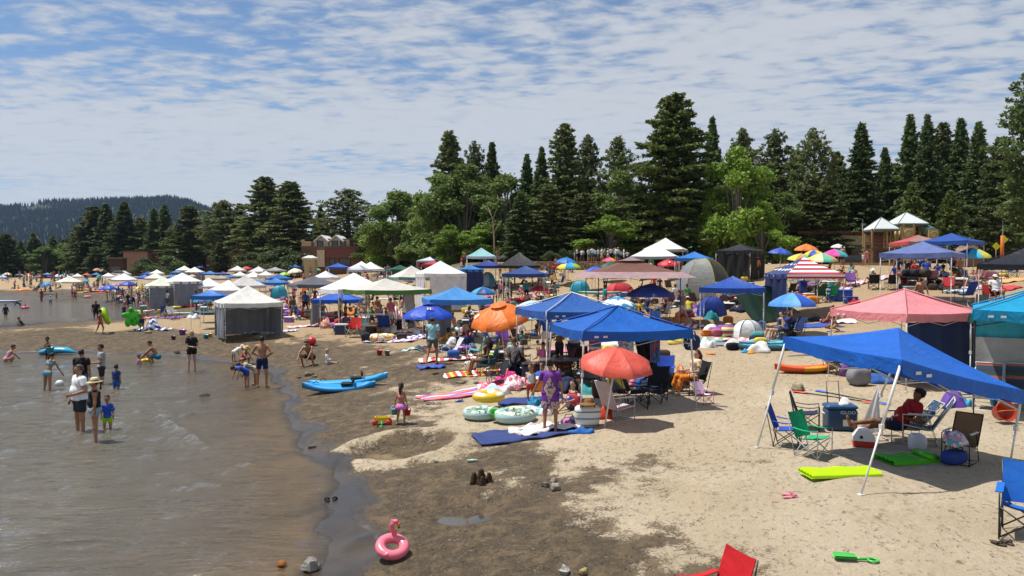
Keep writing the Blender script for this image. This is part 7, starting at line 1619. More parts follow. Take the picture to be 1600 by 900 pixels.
# under the pink canopy and behind
camp_chair(G(1308, 585), R(20), '#30507c', 'dark blue camp chair with a green bag on it under the pink canopy'); bag(G(1308, 584) + Vector((0, -.1, .42)), .3, mat('#4a9068', .7), 'green bag sitting on the dark blue camp chair', (.4, .25, .35))
bag(G(1342, 602), .2, mat('#8c8c94', .8), 'big grey sack under the pink canopy', (.65, .5, .55), 'sack', 'sack', False); bag(G(1372, 592), 0, mat('#262c44', .8), 'tall navy backpack under the pink canopy', (.4, .3, .55), 'backpack', 'backpack'); bag(G(1394, 598), 0, mat('#8a7c24', .8), 'olive yellow bag beside the pink canopy post', (.45, .3, .5))
for x_, lb in ((11.75, 'left'), (12.5, 'right')): beach_chair(Vector((x_, 18.9, gz(x_, 18.9))), R(-35), '#324a44', lb + ' one of two striped low chairs under the teal canopy', m=stripes(['#28465a', '#b05a48', '#2c4c3c', '#343a50'], 14, 2), low=.35, rec=.3, s=1.1)
heap(G(1452, 590), mat('#26a09c', .7), 'teal cloth hanging low under the blue canopy edge', (.6, .4, .45), 'teal_cloth', 'cloth')
folding_table(G(1450, 600), .2, 'low white table in the shade behind the nearest canopy', 1.2, .5, .4)
# ------------------------------------------------------------------ middle group under the two blue canopies
camp_chair(G(997, 637), R(75), '#26282e', 'black camp chair in front, at the shadow edge of the red umbrella'); camp_chair(G(1022, 628), R(-30), '#202228', 'second black camp chair, heaped with clothes beside the red umbrella'); camp_chair(G(1035, 606), R(-20), '#2650b8', 'blue camp chair behind the black ones under the blue canopy')
beach_chair(G(965, 655), R(-58) + PI, '#cbb8b8', 'pale pink low folding chair under the red umbrella', low=.3, rec=.35, frame='#e8e4e4'); camp_chair(G(1100, 632), R(30), '#e07ab0', 'child size pink chair by the right leg of the blue canopy', frame='#e05a98', s=.62, m=blotch('#e890c0', ['#d8b8e8', '#f0d8e8'], 9, .5))
camp_chair(G(1083, 615), R(-75), '#1e1e22', 'black camp chair the woman with long red hair sits on')
bag(G(918, 668), .1, stripes(['#e4e4dc', '#7c8a8c', '#e4e4dc', '#e4e4dc'], 26, 2), 'big white and grey striped beach bag with a straw hat on it', (.62, .36, .52), 'beach_bag', 'beach bag'); g = G(918, 668)
mb = MB(); mb.lathe([(.001, .10), (.07, .10), (.09, .07), (.10, .0), (.22, -.02), (.22, -.012), (.105, .015)], 18); tag(mb.build('straw_hat', mat('#8a6236', .8), None, g + Vector((.0, -.12, .56)), 0), 'brown straw hat resting on the striped beach bag', 'hat')
bag(G(893, 668), .5, blotch('#28305c', ['#d868a0'], 6, .52), 'navy and pink bag in front of the striped beach bag', (.5, .35, .25)); heap(G(912, 677), mat('#2468b8', .7), 'blue cloth at the foot of the striped beach bag', (.6, .3, .12), 'blue_cloth', 'cloth'); heap(G(945, 655), mat('#c8401c', .7), 'orange cloth beside the umbrella pole', (.4, .3, .25), 'orange_cloth', 'cloth')
bag(G(897, 640), -.4, blotch('#c83030', ['#f0f0f0', '#2c50a8'], 6, .58), 'red backpack with white print held beside the sitting girl', (.4, .3, .45), 'backpack', 'backpack')
cloth_on_ground(815, 683, 2.2, 1.1, R(14), mat('#34457c', .8), 'large plain navy blanket in front of the swim rings', fold=.03, name='beach_blanket', cat='blanket')
cloth_on_ground(850, 676, 1.5, .75, R(12), mat('#e8dcd8', .8), 'rumpled white towel on the navy blanket', fold=.09, rag=.12, at=G(852, 676) + Vector((0, 0, .05)))
cloth_on_ground(715, 618, 2.3, 1.0, R(22), stripes(['#d04878', '#e88848', '#6868c0', '#e8d0d8'], 7, 1), 'purple, pink and orange striped towel left of the swim rings')
cloth_on_ground(748, 583, 2.4, 1.1, R(10), stripes(['#f0d040', '#d84838', '#f4f0e0', '#d84838'], 8, 0), 'yellow, red and white striped towel below the orange umbrella'); cloth_on_ground(830, 628, 1.8, 1.0, R(8), mat('#304480', .8), 'dark blue mat the boy in the white tank top stands on', name='beach_mat', cat='mat')
cloth_on_ground(813, 603, 2.6, 1.2, R(6), blotch('#e04860', ['#e890a8', '#f4e0e4'], 5, .55), 'red and pink blanket strewn with clothes behind the swim rings', name='beach_blanket', cat='blanket', fold=.08)
heap(G(793, 597), mat('#d83080', .7), 'bright magenta towel heap by the blue canopy pole', (.8, .6, .3)); heap(G(805, 607), blotch('#e0a0b0', ['#b85870', '#f0e0e0'], 8, .5), 'pink patterned towel heap behind the yellow ring', (.9, .6, .3)); heap(G(775, 617), blotch('#b8d8e0', ['#e8a0b0', '#e8e8d8'], 6, .52), 'pale aqua patterned towel heap beside the yellow ring', (1.0, .5, .25))
leaf = blotch('#b4cfc8', ['#3c6048', '#e8e8c8', '#7aa08c'], 6, .54); gy = mat('#a8c8c8', .3, 'plastic', .9, .5)
swim_ring(G(752, 655), .33, .15, [gy, leaf], 'pale ring with a dark leaf print under the yellow ring', mf=lambda i, j: 1 if 1 <= j <= 5 else 0)
g = G(768, 640); swim_ring(g + Vector((-.08, 0, .22)), .30, .14, [plast('#e8c020'), plast('#f4f0e8')], 'yellow and white banded ring resting on the pale leafy ring', mf=lambda i, j: 1 if (i // 4) % 2 and 1 <= j <= 5 else 0)
swim_ring(G(805, 660), .36, .17, [gy, leaf], 'larger pale ring with a palm leaf print, right one of the three rings', mf=lambda i, j: 1 if 1 <= j <= 5 else 0)
bucket(G(773, 660), .13, .22, '#38b838', 'bright green bucket between the two leafy rings', tip=R(35)); heap(G(845, 648), blotch('#48b8c8', ['#e890a8', '#e8e8e8'], 8, .5), 'turquoise and pink towel right of the larger leafy ring', (.8, .5, .22)); heap(G(835, 633), mat('#2c90c0', .7), 'blue toy bag behind the larger leafy ring', (.4, .3, .2), 'blue_bag', 'bag')
camp_chair(G(775, 603), R(-70), '#2a2c3a', 'small black camp chair beside the pink towels', s=.85); camp_chair(G(812, 583), R(160), '#3c4048', 'grey camp chair seen from behind by the canopy pole'); folding_table(G(880, 592), .1, 'dark cluttered table in the shade of the blue canopies', 1.5, .7, .62, '#6c6660'); cooler(G(832, 590), .1, '#20242c', '#2c3038', 'black cooler box beside the grey camp chair', (.7, .5, .5))
camp_chair(G(762, 570), R(-95), '#98c83c', 'camp chair draped with a lime green towel', m=mat('#a4d050', .8)); camp_chair(G(742, 563), R(-100), '#58b0b8', 'teal beach chair beside the lime draped one', frame='#d8d8d8')
bag(G(735, 580), .3, blotch('#e8e4d8', ['#1c1c1c'], 5, .6), 'white canvas bag with a black line drawing', (.45, .25, .38)); cooler(G(752, 574), .2, '#4c98c8', '#f0f0f0', 'light blue cooler with a white lid near the canvas bag', (.55, .35, .36))
for j, (px, py, c, lb) in enumerate([(905, 600, '#5c4434', 'brown paper bag in the shade beside the table'), (935, 622, '#4c3a2e', 'brown paper bag behind the red umbrella pole'), (885, 575, '#22262e', 'black crate under the blue canopy'), (1010, 600, '#8c9094', 'grey bag slung behind the black camp chairs'), (1052, 607, '#17181c', 'tall black bag next to the blue camp chair')]): bag(G(px, py), .2 * j, mat(c, .8), lb, (.4, .3, .45), 'paper_bag' if 'paper' in lb else 'bag', 'bag', False)
for (px, d0, z0, z1, w, m_, lb) in ((930, 21.7, 2.15, 1.3, .35, stripes(['#c84860', '#e8e0e0', '#3c8090'], 12, 2), 'striped towel hanging at the back of the blue canopy'), (978, 21.6, 2.3, 1.0, .45, blotch('#dfe8e8', ['#38a0a0', '#c8a0b0'], 7, .55), 'white and teal printed towel hanging from the blue canopy'),
 (1024, 21.4, 2.4, .95, .28, blotch('#38485c', ['#b84030', '#4878b0'], 6, .5), 'dark blue and red towel hanging at the right of the blue canopy')):
 x = Wd(px, d0); g = Vector((x, d0, gz(x, d0))); mb = MB(); mb.grid(lambda u, v: ((u - .5) * w, .03 * math.sin(u * 12), z0 - (z0 - z1) * v), 8, 6); tag(mb.build('hanging_towel', m_, None, g), lb, 'towel', 'towels hung from the canopies')
g = A(1002, 21.8); mb = MB(); mb.grid(lambda u, v: (-.35 + .5 * u + .35 * v, .05 * math.sin(u * 14), 2.2 - 1.5 * v), 10, 8); tag(mb.build('hanging_cloth', mat('#1c2026', .8), None, g), 'black cloth draped from the back leg of the blue canopy', 'cloth')
g = A(1073, 19.9); r = bag(g + Vector((.12, 0, 1.45)), 0, mat('#28365e', .7), 'navy tote with white letters hanging from the right corner of the blue canopy', (.42, .14, .42)); lettering('NA', .16, mat('#e8e8e8', .6), r, (-.03, -.075, .30)); lettering('A', .16, mat('#e8e8e8', .6), r, (-.06, -.075, .14))
# ------------------------------------------------------------------ driftwood, boards and clutter at the middle right
a, b_ = G(1084, 507), G(1172, 517); mb = MB(); v = b_ - a; mb.tube([Vector((0, 0, .10)), v * .3 + Vector((0, .05, .13)), v * .6 + Vector((0, 0, .12)), v + Vector((0, 0, .08))], [.13, .19, .17, .12], 12)
tag(mb.build('driftwood_log', mat('#a08a6c', .9, 'wood'), None, a), 'long pale driftwood log lying before the rumpled blue tent', 'log')
tm = blotch('#1f6a84', ['#48b8cc', '#184a60'], 2.2, .53); board(G(1215, 546), R(5), 3.1, .95, tm, mat('#3c5a66', .5, 'plastic'), 'wide teal patterned paddle board lying in front of the seated couple', th=.16); board(G(1195, 541), R(12), 2.2, .8, tm, mat('#2c6478', .5, 'plastic'), 'second teal paddle board partly under the first', th=.15)
g = G(1168, 527); dome_tent(g, .4, 1.5, 1.1, .75, ['#f2f4f4', '#ecefee'], 'white inflatable shade shell with small grey marks lying on its side', name='shade_shell')
cloth_on_ground(1115, 540, 2.4, .8, R(4), mat('#8c8c94', .8), 'grey mat left of the strewn snorkel gear', name='beach_mat', cat='mat'); cooler(G(1105, 525), .2, '#e07820', '#e88430', 'orange plastic crate left of the striped ball', (.5, .3, .26)); ball(G(1138, 527), .30, stripes(['#e8d040', '#f0ece4', '#c84850', '#4c5890'], 14, 2), 'yellow, white and red striped beach ball')
for (px, py, c, lb, s) in [(1120, 526, '#c87090', 'pink flowered bag beside the orange crate', (.5, .35, .35)), (1145, 548, '#1a1a1e', 'black wetsuit bag in front of the striped ball', (.55, .3, .3)), (1183, 537, '#24262a', 'black net bag beside the white shell', (.6, .4, .35)), (1236, 528, '#1c1c22', 'black bag under the seated couple', (.4, .3, .3))]: bag(G(px, py), .3, mat(c, .8), lb, s, 'duffel_bag', 'bag', False)
for (px, py, c, lb, s) in [(1150, 541, '#c8ccc8', 'white and grey towels tossed beside the wetsuit bag', (1.4, .7, .2)), (1175, 541, '#a0b8d8', 'pale blue towel tossed next to the net bag', (.7, .5, .22)), (1165, 552, '#38a0d0', 'blue toy fork on the sand', (.3, .3, .12)), (1175, 552, '#e8a030', 'orange and yellow sand toys', (.5, .25, .1)), (1190, 551, '#d83830', 'small red sand toy', (.3, .2, .08)), (1188, 514, '#c8c8cc', 'white towel heap at the foot of the green tarp', (.8, .5, .3)), (1112, 503, '#208890', 'teal clothes heaped at the tent mouth', (.9, .5, .45)),
 (1133, 504, '#d8d4c8', 'row of pale shoes on the driftwood log', (.6, .3, .12)), (1215, 531, '#88a8c8', 'light blue towel roll at the feet of the couple', (1.0, .35, .2)), (1133, 530, '#70b030', 'lime green lid on the sand by the crate', (.4, .25, .05)), (1110, 553, '#d8945c', 'peach towel scrap left of the wetsuit bag', (.6, .3, .06))]: heap(G(px, py), mat(c, .8), lb, s, 'cloth_heap' if 'toy' not in lb else 'sand_toy', 'cloth' if 'toy' not in lb else 'toy')
cloth_on_ground(1270, 510, 2.4, 1.2, R(3), mat('#3858b0', .8), 'blue blanket beside the woman in the black bikini', name='beach_blanket', cat='blanket'); bag(G(1272, 503), .1, mat('#222630', .8), 'black handbag on the blue blanket', (.6, .3, .3)); bag(G(1290, 506), .4, mat('#a02840', .8), 'dark red bag on the blue blanket', (.5, .3, .25))
camp_chair(G(1240, 530), R(-80), '#24386c', 'dark blue camp chair holding the person with raised arms'); camp_chair(G(1225, 532), R(-80), '#1e2c50', 'navy camp chair next to the one with raised arms')
# middle right rows
camp_chair(G(1365, 452), R(160), '#1c1d22', 'left one of two black chairs before the lilac canopy'); camp_chair(G(1392, 453), R(175), '#1d1e24', 'right one of two black chairs before the lilac canopy'); beach_chair(G(1507, 472), R(200), '#2c60c0', 'blue low chair standing alone right of the pink roof', low=.35, frame='#3060b0'); camp_chair(G(1527, 492), R(175), '#6c7078', 'grey chair with a blue towel left of the man in the white cap', frame='#c8c8cc'); camp_chair(G(1548, 476), R(-20), '#b83428', 'red camp chair the man in the white cap sits in')
folding_table(G(1440, 452), 0, 'long black table heaped with bags under the lilac canopy', 2.4, .8, .7, '#26282c'); folding_table(G(1540, 480), .1, 'low dark red table right of the man in the white cap', 1.2, .5, .4, '#5c3038')
for j, (px, c, lb) in enumerate([(1420, '#1c1c22', 'black duffel bag at the left of the long black table'), (1432, '#2a2a30', 'charcoal backpack in the middle of the long black table'), (1446, '#38302c', 'brown black bag at the right of the long black table')]): g = G(px, 452); bag(g + Vector((0, 0, .72)), .3 * j, mat(c, .8), lb, (.8, .5, .5), 'duffel_bag', 'bag', False)
cooler(G(1421, 458), .1, '#8c8e90', '#a8aaac', 'grey box under the long black table', (.6, .4, .4)); cooler(G(1312, 470), .05, '#1f50b8', '#2860c8', 'large blue cooler with towels on it below the flag canopy', (1.2, .6, .62)); cooler(G(1329, 475), .3, '#223c8c', '#28489c', 'small navy cooler with a red cloth by the flag canopy leg', (.7, .4, .35)); heap(G(1336, 476), mat('#b82838', .8), 'red cloth beside the small navy cooler', (.6, .4, .25), 'red_cloth', 'cloth')
camp_chair(G(1283, 473), R(150), '#1c5c40', 'dark green camp chair below the flag canopy'); camp_chair(G(1297, 472), R(200), '#1f9c68', 'bright green camp chair beside the dark green one'); bag(G(1270, 475), 0, mat('#e08820', .7), 'orange bag left of the green camp chairs', (.7, .5, .45), strap=False); cooler(G(1254, 458), 0, '#2048a8', '#2850b0', 'upright blue cooler at the flag canopy leg', (.5, .4, .8))
beach_chair(G(1273, 452), R(70), '#d8d8da', 'white lounge chair seen from behind below the flag canopy', low=.3, rec=.5)
r = empty('net_ball_game', G(1560, 432), .1, 'black net ball game on yellow legs lying on the sand', 'ball game'); mb = MB(); mb.torus((0, 0, .2), .45, .02, 20, 5); mb.build('rim', mat('#26262a', .6), r)
for k in range(5): a_ = k * 1.257; mb = MB(); mb.box((.45 * math.cos(a_), .45 * math.sin(a_), .11), (.09, .09, .22)); mb.build('leg', plast('#e0cc20'), r)
for (px, py, L_, W_, c, lb) in [(1480, 445, 2.2, 1.0, ['#b8d878', '#e8e8c0'], 'pale green striped towel with sunbathers under the lilac canopy'), (1540, 438, 2.4, 1.0, ['#e0a070', '#f0e0d0'], 'peach towel where sunbathers lie right of the canopy'), (1580, 440, 2.6, 1.0, ['#e8a468', '#e8a468'], 'orange towel at the right edge behind the man in the white cap'), (1500, 456, 1.6, .8, ['#98b8c8', '#e0e8e8'], 'pale blue towel by the black bag'), (1330, 448, 2.0, .9, ['#c8a0c0', '#e0c8d8'], 'lilac towel under the woman lying on her back'), (1375, 437, 2.0, .9, ['#c88890', '#e8d8d8'], 'rose towel under the woman in the white hat'),
 (820, 500, 2.8, 1.4, ['#70b8b0', '#a8d8d0'], 'sea green towels behind the orange umbrella'), (1310, 505, 1.5, .9, ['#e0dcc8', '#e8e8e8'], 'cream towel left of the pink canopy leg'), (700, 562, 2.3, 1.0, ['#e06058', '#f0e8e4'], 'red and white towel at the feet of the man in light blue'), (675, 575, 1.0, .5, ['#2c4ca8', '#2c4ca8'], 'small royal blue cloth on the sand below the man in light blue'), (655, 545, 1.2, 1.0, ['#a8d0d0', '#c8e0e0'], 'pale aqua mat left of the man in light blue'), (610, 535, 2.6, .8, ['#e8d8e0', '#b07898', '#d8d8f0'], 'long pale patterned towel beside the fruit print ring'),
 (480, 511, 2.4, 1.0, ['#e8a8b8', '#f0d8d8'], 'pink towel left of the tall white canopy'), (735, 524, 1.6, .8, ['#e05898', '#e05898'], 'hot pink towel behind the seated couple in shade'), (400, 521, 3.4, .8, ['#5c84b8', '#c8d8e8'], 'blue and white towel in front of the big cream canopy'), (240, 515, 1.9, 1.1, ['#2848a0', '#f0f0f0'], 'blue and white zebra towel draped over a bag on the spit'), (445, 520, 1.4, .7, ['#98b0c8', '#e8e8e8'], 'pale grey blue towel by the dark wall of the cream canopy')]:
 cloth_on_ground(px, py, L_, W_, rng.uniform(-.3, .5), stripes(c, 6, 0), lb, fold=.05)
heap(G(240, 515), stripes(['#2848a0', '#f0f0f0'], 14, 0), 'blue and white striped towel over a bag on the spit', (1.0, .8, .55))
swim_ring(G(597, 533), .50, .18, blotch('#f0ece0', ['#e8c830', '#48a848', '#e87838'], 4, .56), 'white ring with a fruit print beside the camp under the green edged canopy'); bag(G(572, 535), .2, mat('#2c3440', .8), 'dark backpack left of the fruit print ring', (.5, .4, .5), 'backpack', 'backpack'); board(G(592, 527), R(60), 1.0, .5, mat('#d8e8e0', .4, 'plastic'), mat('#38a090', .5, 'plastic'), 'white and teal bodyboard behind the fruit print ring', .06, name='bodyboard', cat='bodyboard'); cooler(G(628, 532), .1, '#2c2430', '#3a3040', 'small black lunch bag right of the fruit print ring', (.5, .3, .34))
camp_chair(G(552, 527), R(-10), '#d02c24', 'bright red camp chair in front of the green edged canopy', frame='#b8b8b8', s=1.1); camp_chair(G(602, 522), R(175), '#24489c', 'blue camp chair seen from behind under the green edged canopy', s=1.1); folding_table(G(580, 512), .1, 'white folding table under the green edged canopy', 1.8, .8, .75); cooler(G(534, 523), .1, '#20345c', '#d8dcdc', 'navy cooler with a white lid beside the red camp chair', (.7, .5, .6)); ball(G(487, 541), .22, plast('#d42838'), 'red beach ball behind the crouching man in the cap')
heap(G(510, 513), blotch('#e8a898', ['#d8c8b8', '#c86858'], 6, .5), 'peach patterned towel heap at the left leg of the tall white canopy', (.9, .6, .5)); heap(G(620, 505), stripes(['#c82838', '#f0ecec'], 16, 0), 'red and white striped towel hanging beside the seated women', (.8, .6, .8)); heap(G(635, 510), stripes(['#c82838', '#f0ecec'], 16, 0), 'second red and white striped towel right of the hanging one', (.5, .4, .8)); bag(G(651, 525), .1, mat('#e0e4e4', .5, 'plastic', trans=.3), 'clear white tub below the blue umbrella', (.4, .3, .3), strap=False)
cloth_on_ground(605, 468, 1.7, .9, .1, mat('#c8d0e8', .5), 'pale blue inflatable raft lying behind the green edged canopy', name='raft', cat='raft'); bag(G(750, 525), .1, mat('#e8e4e0', .6), 'white sack behind the orange umbrella', (.9, .6, .3), strap=False)
# turtle float carried on the spit
g = G(210, 517); r = empty('turtle_float', g, R(55), 'big bright green inflatable turtle carried upright on the spit', 'inflatable float'); gm = mat('#3ac414', .3, 'plastic', .9, .5); gm2 = mat('#2a9c10', .3, 'plastic', .9, .5); zc = .95; r.scale = (.8, .8, .8)
mb = MB(); mb.ell((0, 0, zc), (.50, .20, .60), 18, 12); mb.build('shell', gm, r)
for (x, z, a, b_) in ((-.48, .55, .25, .34), (.48, .45, .22, .34), (-.62, 1.1, .34, .20), (.58, 1.12, .34, .20)): mb = MB(); mb.ell((x, 0, z + .1), (a, .12, b_), 12, 8); mb.build('flipper', gm, r)
mb = MB(); mb.ell((-.25, -.02, zc + .62), (.20, .17, .20), 12, 8); mb.build('head', gm2, r)
for (x, z) in ((0, .95), (.22, 1.15), (-.2, .8), (.15, .7)): mb = MB(); mb.ell((x, -.17, z), (.12, .06, .12), 10, 6); mb.build('shell_bump', gm2, r)
g = G(160, 520); swim_ring(g + Vector((.15, .1, .45)), .38, .15, mat('#b4e020', .3, 'plastic', .95, trans=.2), 'yellow-green ring carried by the girl on the spit', tilt=R(70))
gw = Z0(91, 547, .2); mb = MB(); mb.tube([(-.9, 0, .06), (-.4, .1, .16), (.3, .05, .18), (1.0, -.1, .05)], [.2, .35, .3, .05], 8, flat=.5); tag(mb.build('deflated_float', mat('#1ca4d0', .3, 'plastic', .9, .5), None, Vector((gw[0], gw[1], .02))), 'bright turquoise half deflated float at the edge of the spit', 'inflatable float')
mb = MB(); mb.ell((0, 0, .06), (.14, .14, .13), 16, 10); x, y = Z0(93, 602); tag(mb.build('ball', mat('#e8e8e8', .5), None, (x, y, 0)), 'white ball floating in front of the girl in the blue bikini', 'ball')
x, y = Z0(10, 472); board(Vector((x, y, .03)), R(8), 3.6, 1.4, mat('#e4eaf0', .4, 'plastic'), mat('#2c78c0', .5, 'plastic'), 'white and blue inflatable boat board floating in the lagoon', .16); swim_ring(Vector((*Z0(35, 458), .12)), .9, .3, plast('#f07820'), 'bright orange raft ring at the edge of the far spit')
x, y = Z0(137, 466); swim_ring(Vector((x, y, .1)), .4, .14, plast('#e890a8'), 'pink ring at the tip of the thin spit'); kayak(G(153, 456), R(3), 4.2, .8, plast('#e03c34'), 'long red kayak pulled up among the far bathers'); board(G(106, 452), 0, 3.2, .8, mat('#e8ecec', .4, 'plastic'), mat('#c8ccd0', .5, 'plastic'), 'white board on the sand below the lone cream canopy'); board(G(290, 491), R(8), 3.4, .75, mat('#d8e4dc', .4, 'plastic'), mat('#7aa89c', .5, 'plastic'), 'pale green surfboard lying on the spit before the blue canopy'); kayak(G(328, 492), R(30), 2.6, .7, mat('#2c6c8c', .4, 'plastic'), 'dark teal rubber boat beside the surfboard', seatd=False)
board(A(937, 52) + Vector((0, 0, 1.0)), 0, 3.0, .7, mat('#e8ecec', .4, 'plastic'), mat('#3ca088', .5, 'plastic'), 'white paddle board with green edge laid over a table'); folding_table(A(937, 52), 0, 'table holding up the white and green paddle board', 2.0, .6, 1.0)
bucket(G(300, 497), .16, .28, '#2c9cc8', 'turquoise bucket on the spit right of the surfboard'); bucket(G(271, 531), .13, .2, '#7c3050', 'maroon bucket left of the woman with the backpack'); bucket(G(285, 524), .2, .3, '#9c6cc8', 'lilac bucket by the toy pile'); bucket(G(322, 530), .15, .22, '#38b0b0', 'teal bucket in the toy pile'); bucket(G(328, 527), .12, .2, '#e8d040', 'yellow bucket in the toy pile'); heap(G(277, 553), mat('#3c3c40', .8), 'dark shoes left on the wet sand', (.4, .25, .12), 'shoes', 'shoes')
# ------------------------------------------------------------------ people one can tell apart
def P(px, py, yaw, label, water=False, **k):
 if water: x, y = Z0(px, py); at = Vector((x, y, 0))
 else: at = G(px, py)
 return person(at, R(yaw), label, **k)
BP = mat('#17171b', .8)
P(125, 672, -40, 'broad man in a white t-shirt, sunglasses and dark shorts standing in the water', True, pose='pockethands', H=1.9, fat=1.34, top='tee', topc='#f4f4f6', botc='#262c38', glasses=True, skin='tan', sink=.22, hairc='#4c4440')
P(149, 690, -62, 'woman in a straw hat, black tank top and pale denim shorts wading in front', True, pose='stand', H=1.64, fem=True, fat=1.3, top='tank', topc='#1c1e26', bottom='shortshorts', botc='#8ea4b4', hair='tail', hat='brim', hatc='#e8d4a8', band='#2a241e', sink=.12)
o, b, s = P(168, 670, 20, 'toddler in a blue float vest and lime shorts behind the straw hat woman', True, size='toddler', H=.98, top='tee', topc='#2850b8', botc='#a0d820', sink=.16)
for sx in ('l', 'r'): mb = MB(); e = Vector(b['J'][sx + 'sh']) * .4 + Vector(b['J'][sx + 'el']) * .6; mb.ell(e, (.10, .10, .10), 10, 6); mb.build('arm_float', plast('#2c58c8'), o)
P(128, 612, 175, 'man in a black t-shirt seen from behind in the water', True, H=1.84, fat=1.2, top='tee', topc='#18191d', botc='#4c7890', sink=.42, hairc='#141212')
P(159, 600, -60, 'man in a light grey t-shirt and dark shorts looking down at the water', True, pose='holdfront', H=1.84, top='tee', topc='#a8aaac', botc='#2a2d34', sink=.40)
P(182, 608, 170, 'boy in a navy rash shirt and blue shorts seen from behind in the water', True, size='child', H=1.12, top='tee', topc='#2c4484', botc='#2c68b8', sink=.32)
P(75, 610, 165, 'girl in a turquoise bikini leaning over with both arms out', True, pose='reach', fem=True, H=1.52, top='bra', topc='#58b8d8', bottom='briefs', botc='#48b0d0', hair='tail', sink=.22, skin='tan')
P(75, 569, -20, 'small boy in dark shorts holding a turquoise bucket at the water edge', True, size='child', H=1.2, botc='#2c3444', skin='brown', pose='holdfront', sink=.05); bucket(Vector((*Z0(81, 569), .0)) + Vector((0, -.1, .48)), .16, .28, '#2fa8cc', 'turquoise bucket in the hands of the small boy')
P(9, 566, 130, 'child in a pink and green swimsuit crouching at the left edge', True, size='child', pose='crouch', H=1.35, fem=True, top='onepiece', topc='#d89ab0', bottom='briefs', botc='#88b048', hair='bun', hairc='#3c2418', sink=.12)
P(247, 567, -75, 'shirtless man in turquoise shorts squatting in the shallows', True, pose='crouch', botc='#1f7c98', skin='tan', sink=.05); P(219, 569, 100, 'toddler in a lilac top sitting in the shallow water', True, size='toddler', pose='sit', H=.85, top='tee', topc='#d89ac8', bottom='briefs', botc='#d89ac8', hair='bun', sink=.14); swim_ring(Vector((*Z0(228, 566), .02)), .16, .07, plast('#e8d030'), 'small yellow ring beside the squatting man')
o, b, s = P(300, 579, 55, 'woman in black t-shirt and shorts with a black backpack, ankle deep in water', True, pose='holdfront', fem=True, fat=1.12, H=1.74, top='tee', topc='#15151a', bottom='shortshorts', botc='#17171c', hair='bun', hairc='#b08a58', sink=.12, skin='pale', glasses=True)
mb = MB(); mb.ell(Vector(b['J']['chest']) + Vector((0, .20, -.02)), (.16, .12, .24), 12, 9); mb.build('backpack', BP, o)
P(410, 606, 172, 'shirtless man in dark blue swim shorts seen from behind on the shoreline', pose='hipshand', H=1.8, botc='#1c2450', skin='tan', fat=1.05, hairc='#1a1412')
P(486, 571, -15, 'shirtless man in a cap squatting on the dark sand', pose='crouch', botc='#26242a', hat='cap', hatc='#6c685c', skin='tan', H=1.8); P(512, 570, 100, 'toddler in a white sun shirt sitting beside the squatting man', size='toddler', pose='sitlegs', H=.95, top='long', topc='#e8eaec', bottom='briefs', botc='#d0d4d8', skin='pale', hair='short', hairc='#b89868')
P(379, 570, 60, 'child in a red and pink swimsuit playing at the water edge', size='child', pose='crouch', H=1.25, fem=True, top='onepiece', topc='#c83850', bottom='briefs', botc='#c83850', hair='short', hat='brim', hatc='#d8b078'); P(366, 566, 150, 'baby in a white sun hat and shirt by the water edge', size='toddler', pose='bend', H=.95, top='long', topc='#e8e4d8', bottom='shorts', botc='#e0dcd0', hat='brim', hatc='#e8e0c8')
P(384, 604, -40, 'boy in a blue swimsuit bending down to the water', True, size='child', pose='bend', H=1.15, top='tee', topc='#2450b8', botc='#2450b8', sink=.03); P(397, 602, -60, 'child in striped swimwear crouching behind the boy in blue', True, size='child', pose='bend', H=1.2, top='tee', topm=stripes(['#d8c8a8', '#4c7c84'], 22, 2), botc='#d8c8a8')
o, b, s = P(627, 664, 165, 'little girl in a pink top and lilac skirt carrying two buckets', size='toddler', H=.98, pose='carry', fem=True, top='bra', topc='#f0909c', bottom='briefs', botc='#d878c0', hair='long', hairc='#1c1210', skin='tan')
mb = MB(); c0 = Vector(b['J']['pel']) + Vector((0, 0, .10)); mb.lathe([(.15, .0), (.20, -.10), (.255, -.22), (.25, -.22), (.19, -.10), (.145, 0)], 20, 0, tuple(c0)); mb.build('skirt', mat('#e07cc8', .7), o)
hl = o.matrix_basis @ Vector(b['J']['lha']); hr2 = o.matrix_basis @ Vector(b['J']['rha']); bucket(hr2 - Vector((0, 0, .20)), .09, .15, '#50b0c8', 'light blue bucket in the left hand of the girl in the lilac skirt'); bucket(hl - Vector((0, 0, .20)), .08, .15, '#c82838', 'red bucket in the right hand of the girl in the lilac skirt')
P(676, 570, 165, 'man in a light blue t-shirt, grey shorts and cap walking away', pose='stride', H=1.82, top='tee', topc='#9cd0d8', botc='#6c6860', hat='cap', hatc='#4c5460', skin='tan', fat=1.08)
P(697, 559, -70, 'man in a white t-shirt reclining in a low chair behind the walking man', pose='recline', top='tee', topc='#e0e2e8', botc='#2c3c68', skin='tan', H=1.78); beach_chair(G(699, 561), R(-70), '#d0d0d4', 'low white chair under the reclining man in the white t-shirt', low=.28, rec=.6)
P(714, 546, -40, 'woman in a white top and dark visor sitting behind the reclining man', pose='chair', fem=True, top='tee', topc='#e8e8e4', botc='#3a3440', hat='cap', hatc='#4c525c', skin='pale'); camp_chair(G(716, 546), R(-40), '#7c2c34', 'dark red camp chair the woman in the visor sits on')
P(757, 585, -78, 'woman in a wide black hat sitting in a low chair under the orange umbrella', pose='chair', fem=True, top='tank', topc='#4a1c2c', bottom='shortshorts', botc='#2c5040', hair='long', hat='floppy', hatc='#2c2a24', skin='brown', H=1.66); camp_chair(G(760, 586), R(-78), '#285870', 'blue low chair the woman in the black hat sits on', s=.95)
P(806, 588, 160, 'man in a grey camouflage shirt sitting with his back to the camera', pose='chair', top='tee', topm=blotch('#9a9e98', ['#70746c', '#c0c2bc'], 9, .52), botc='#38383c', hair='short', hairc='#5c4030', skin='tan', H=1.8)
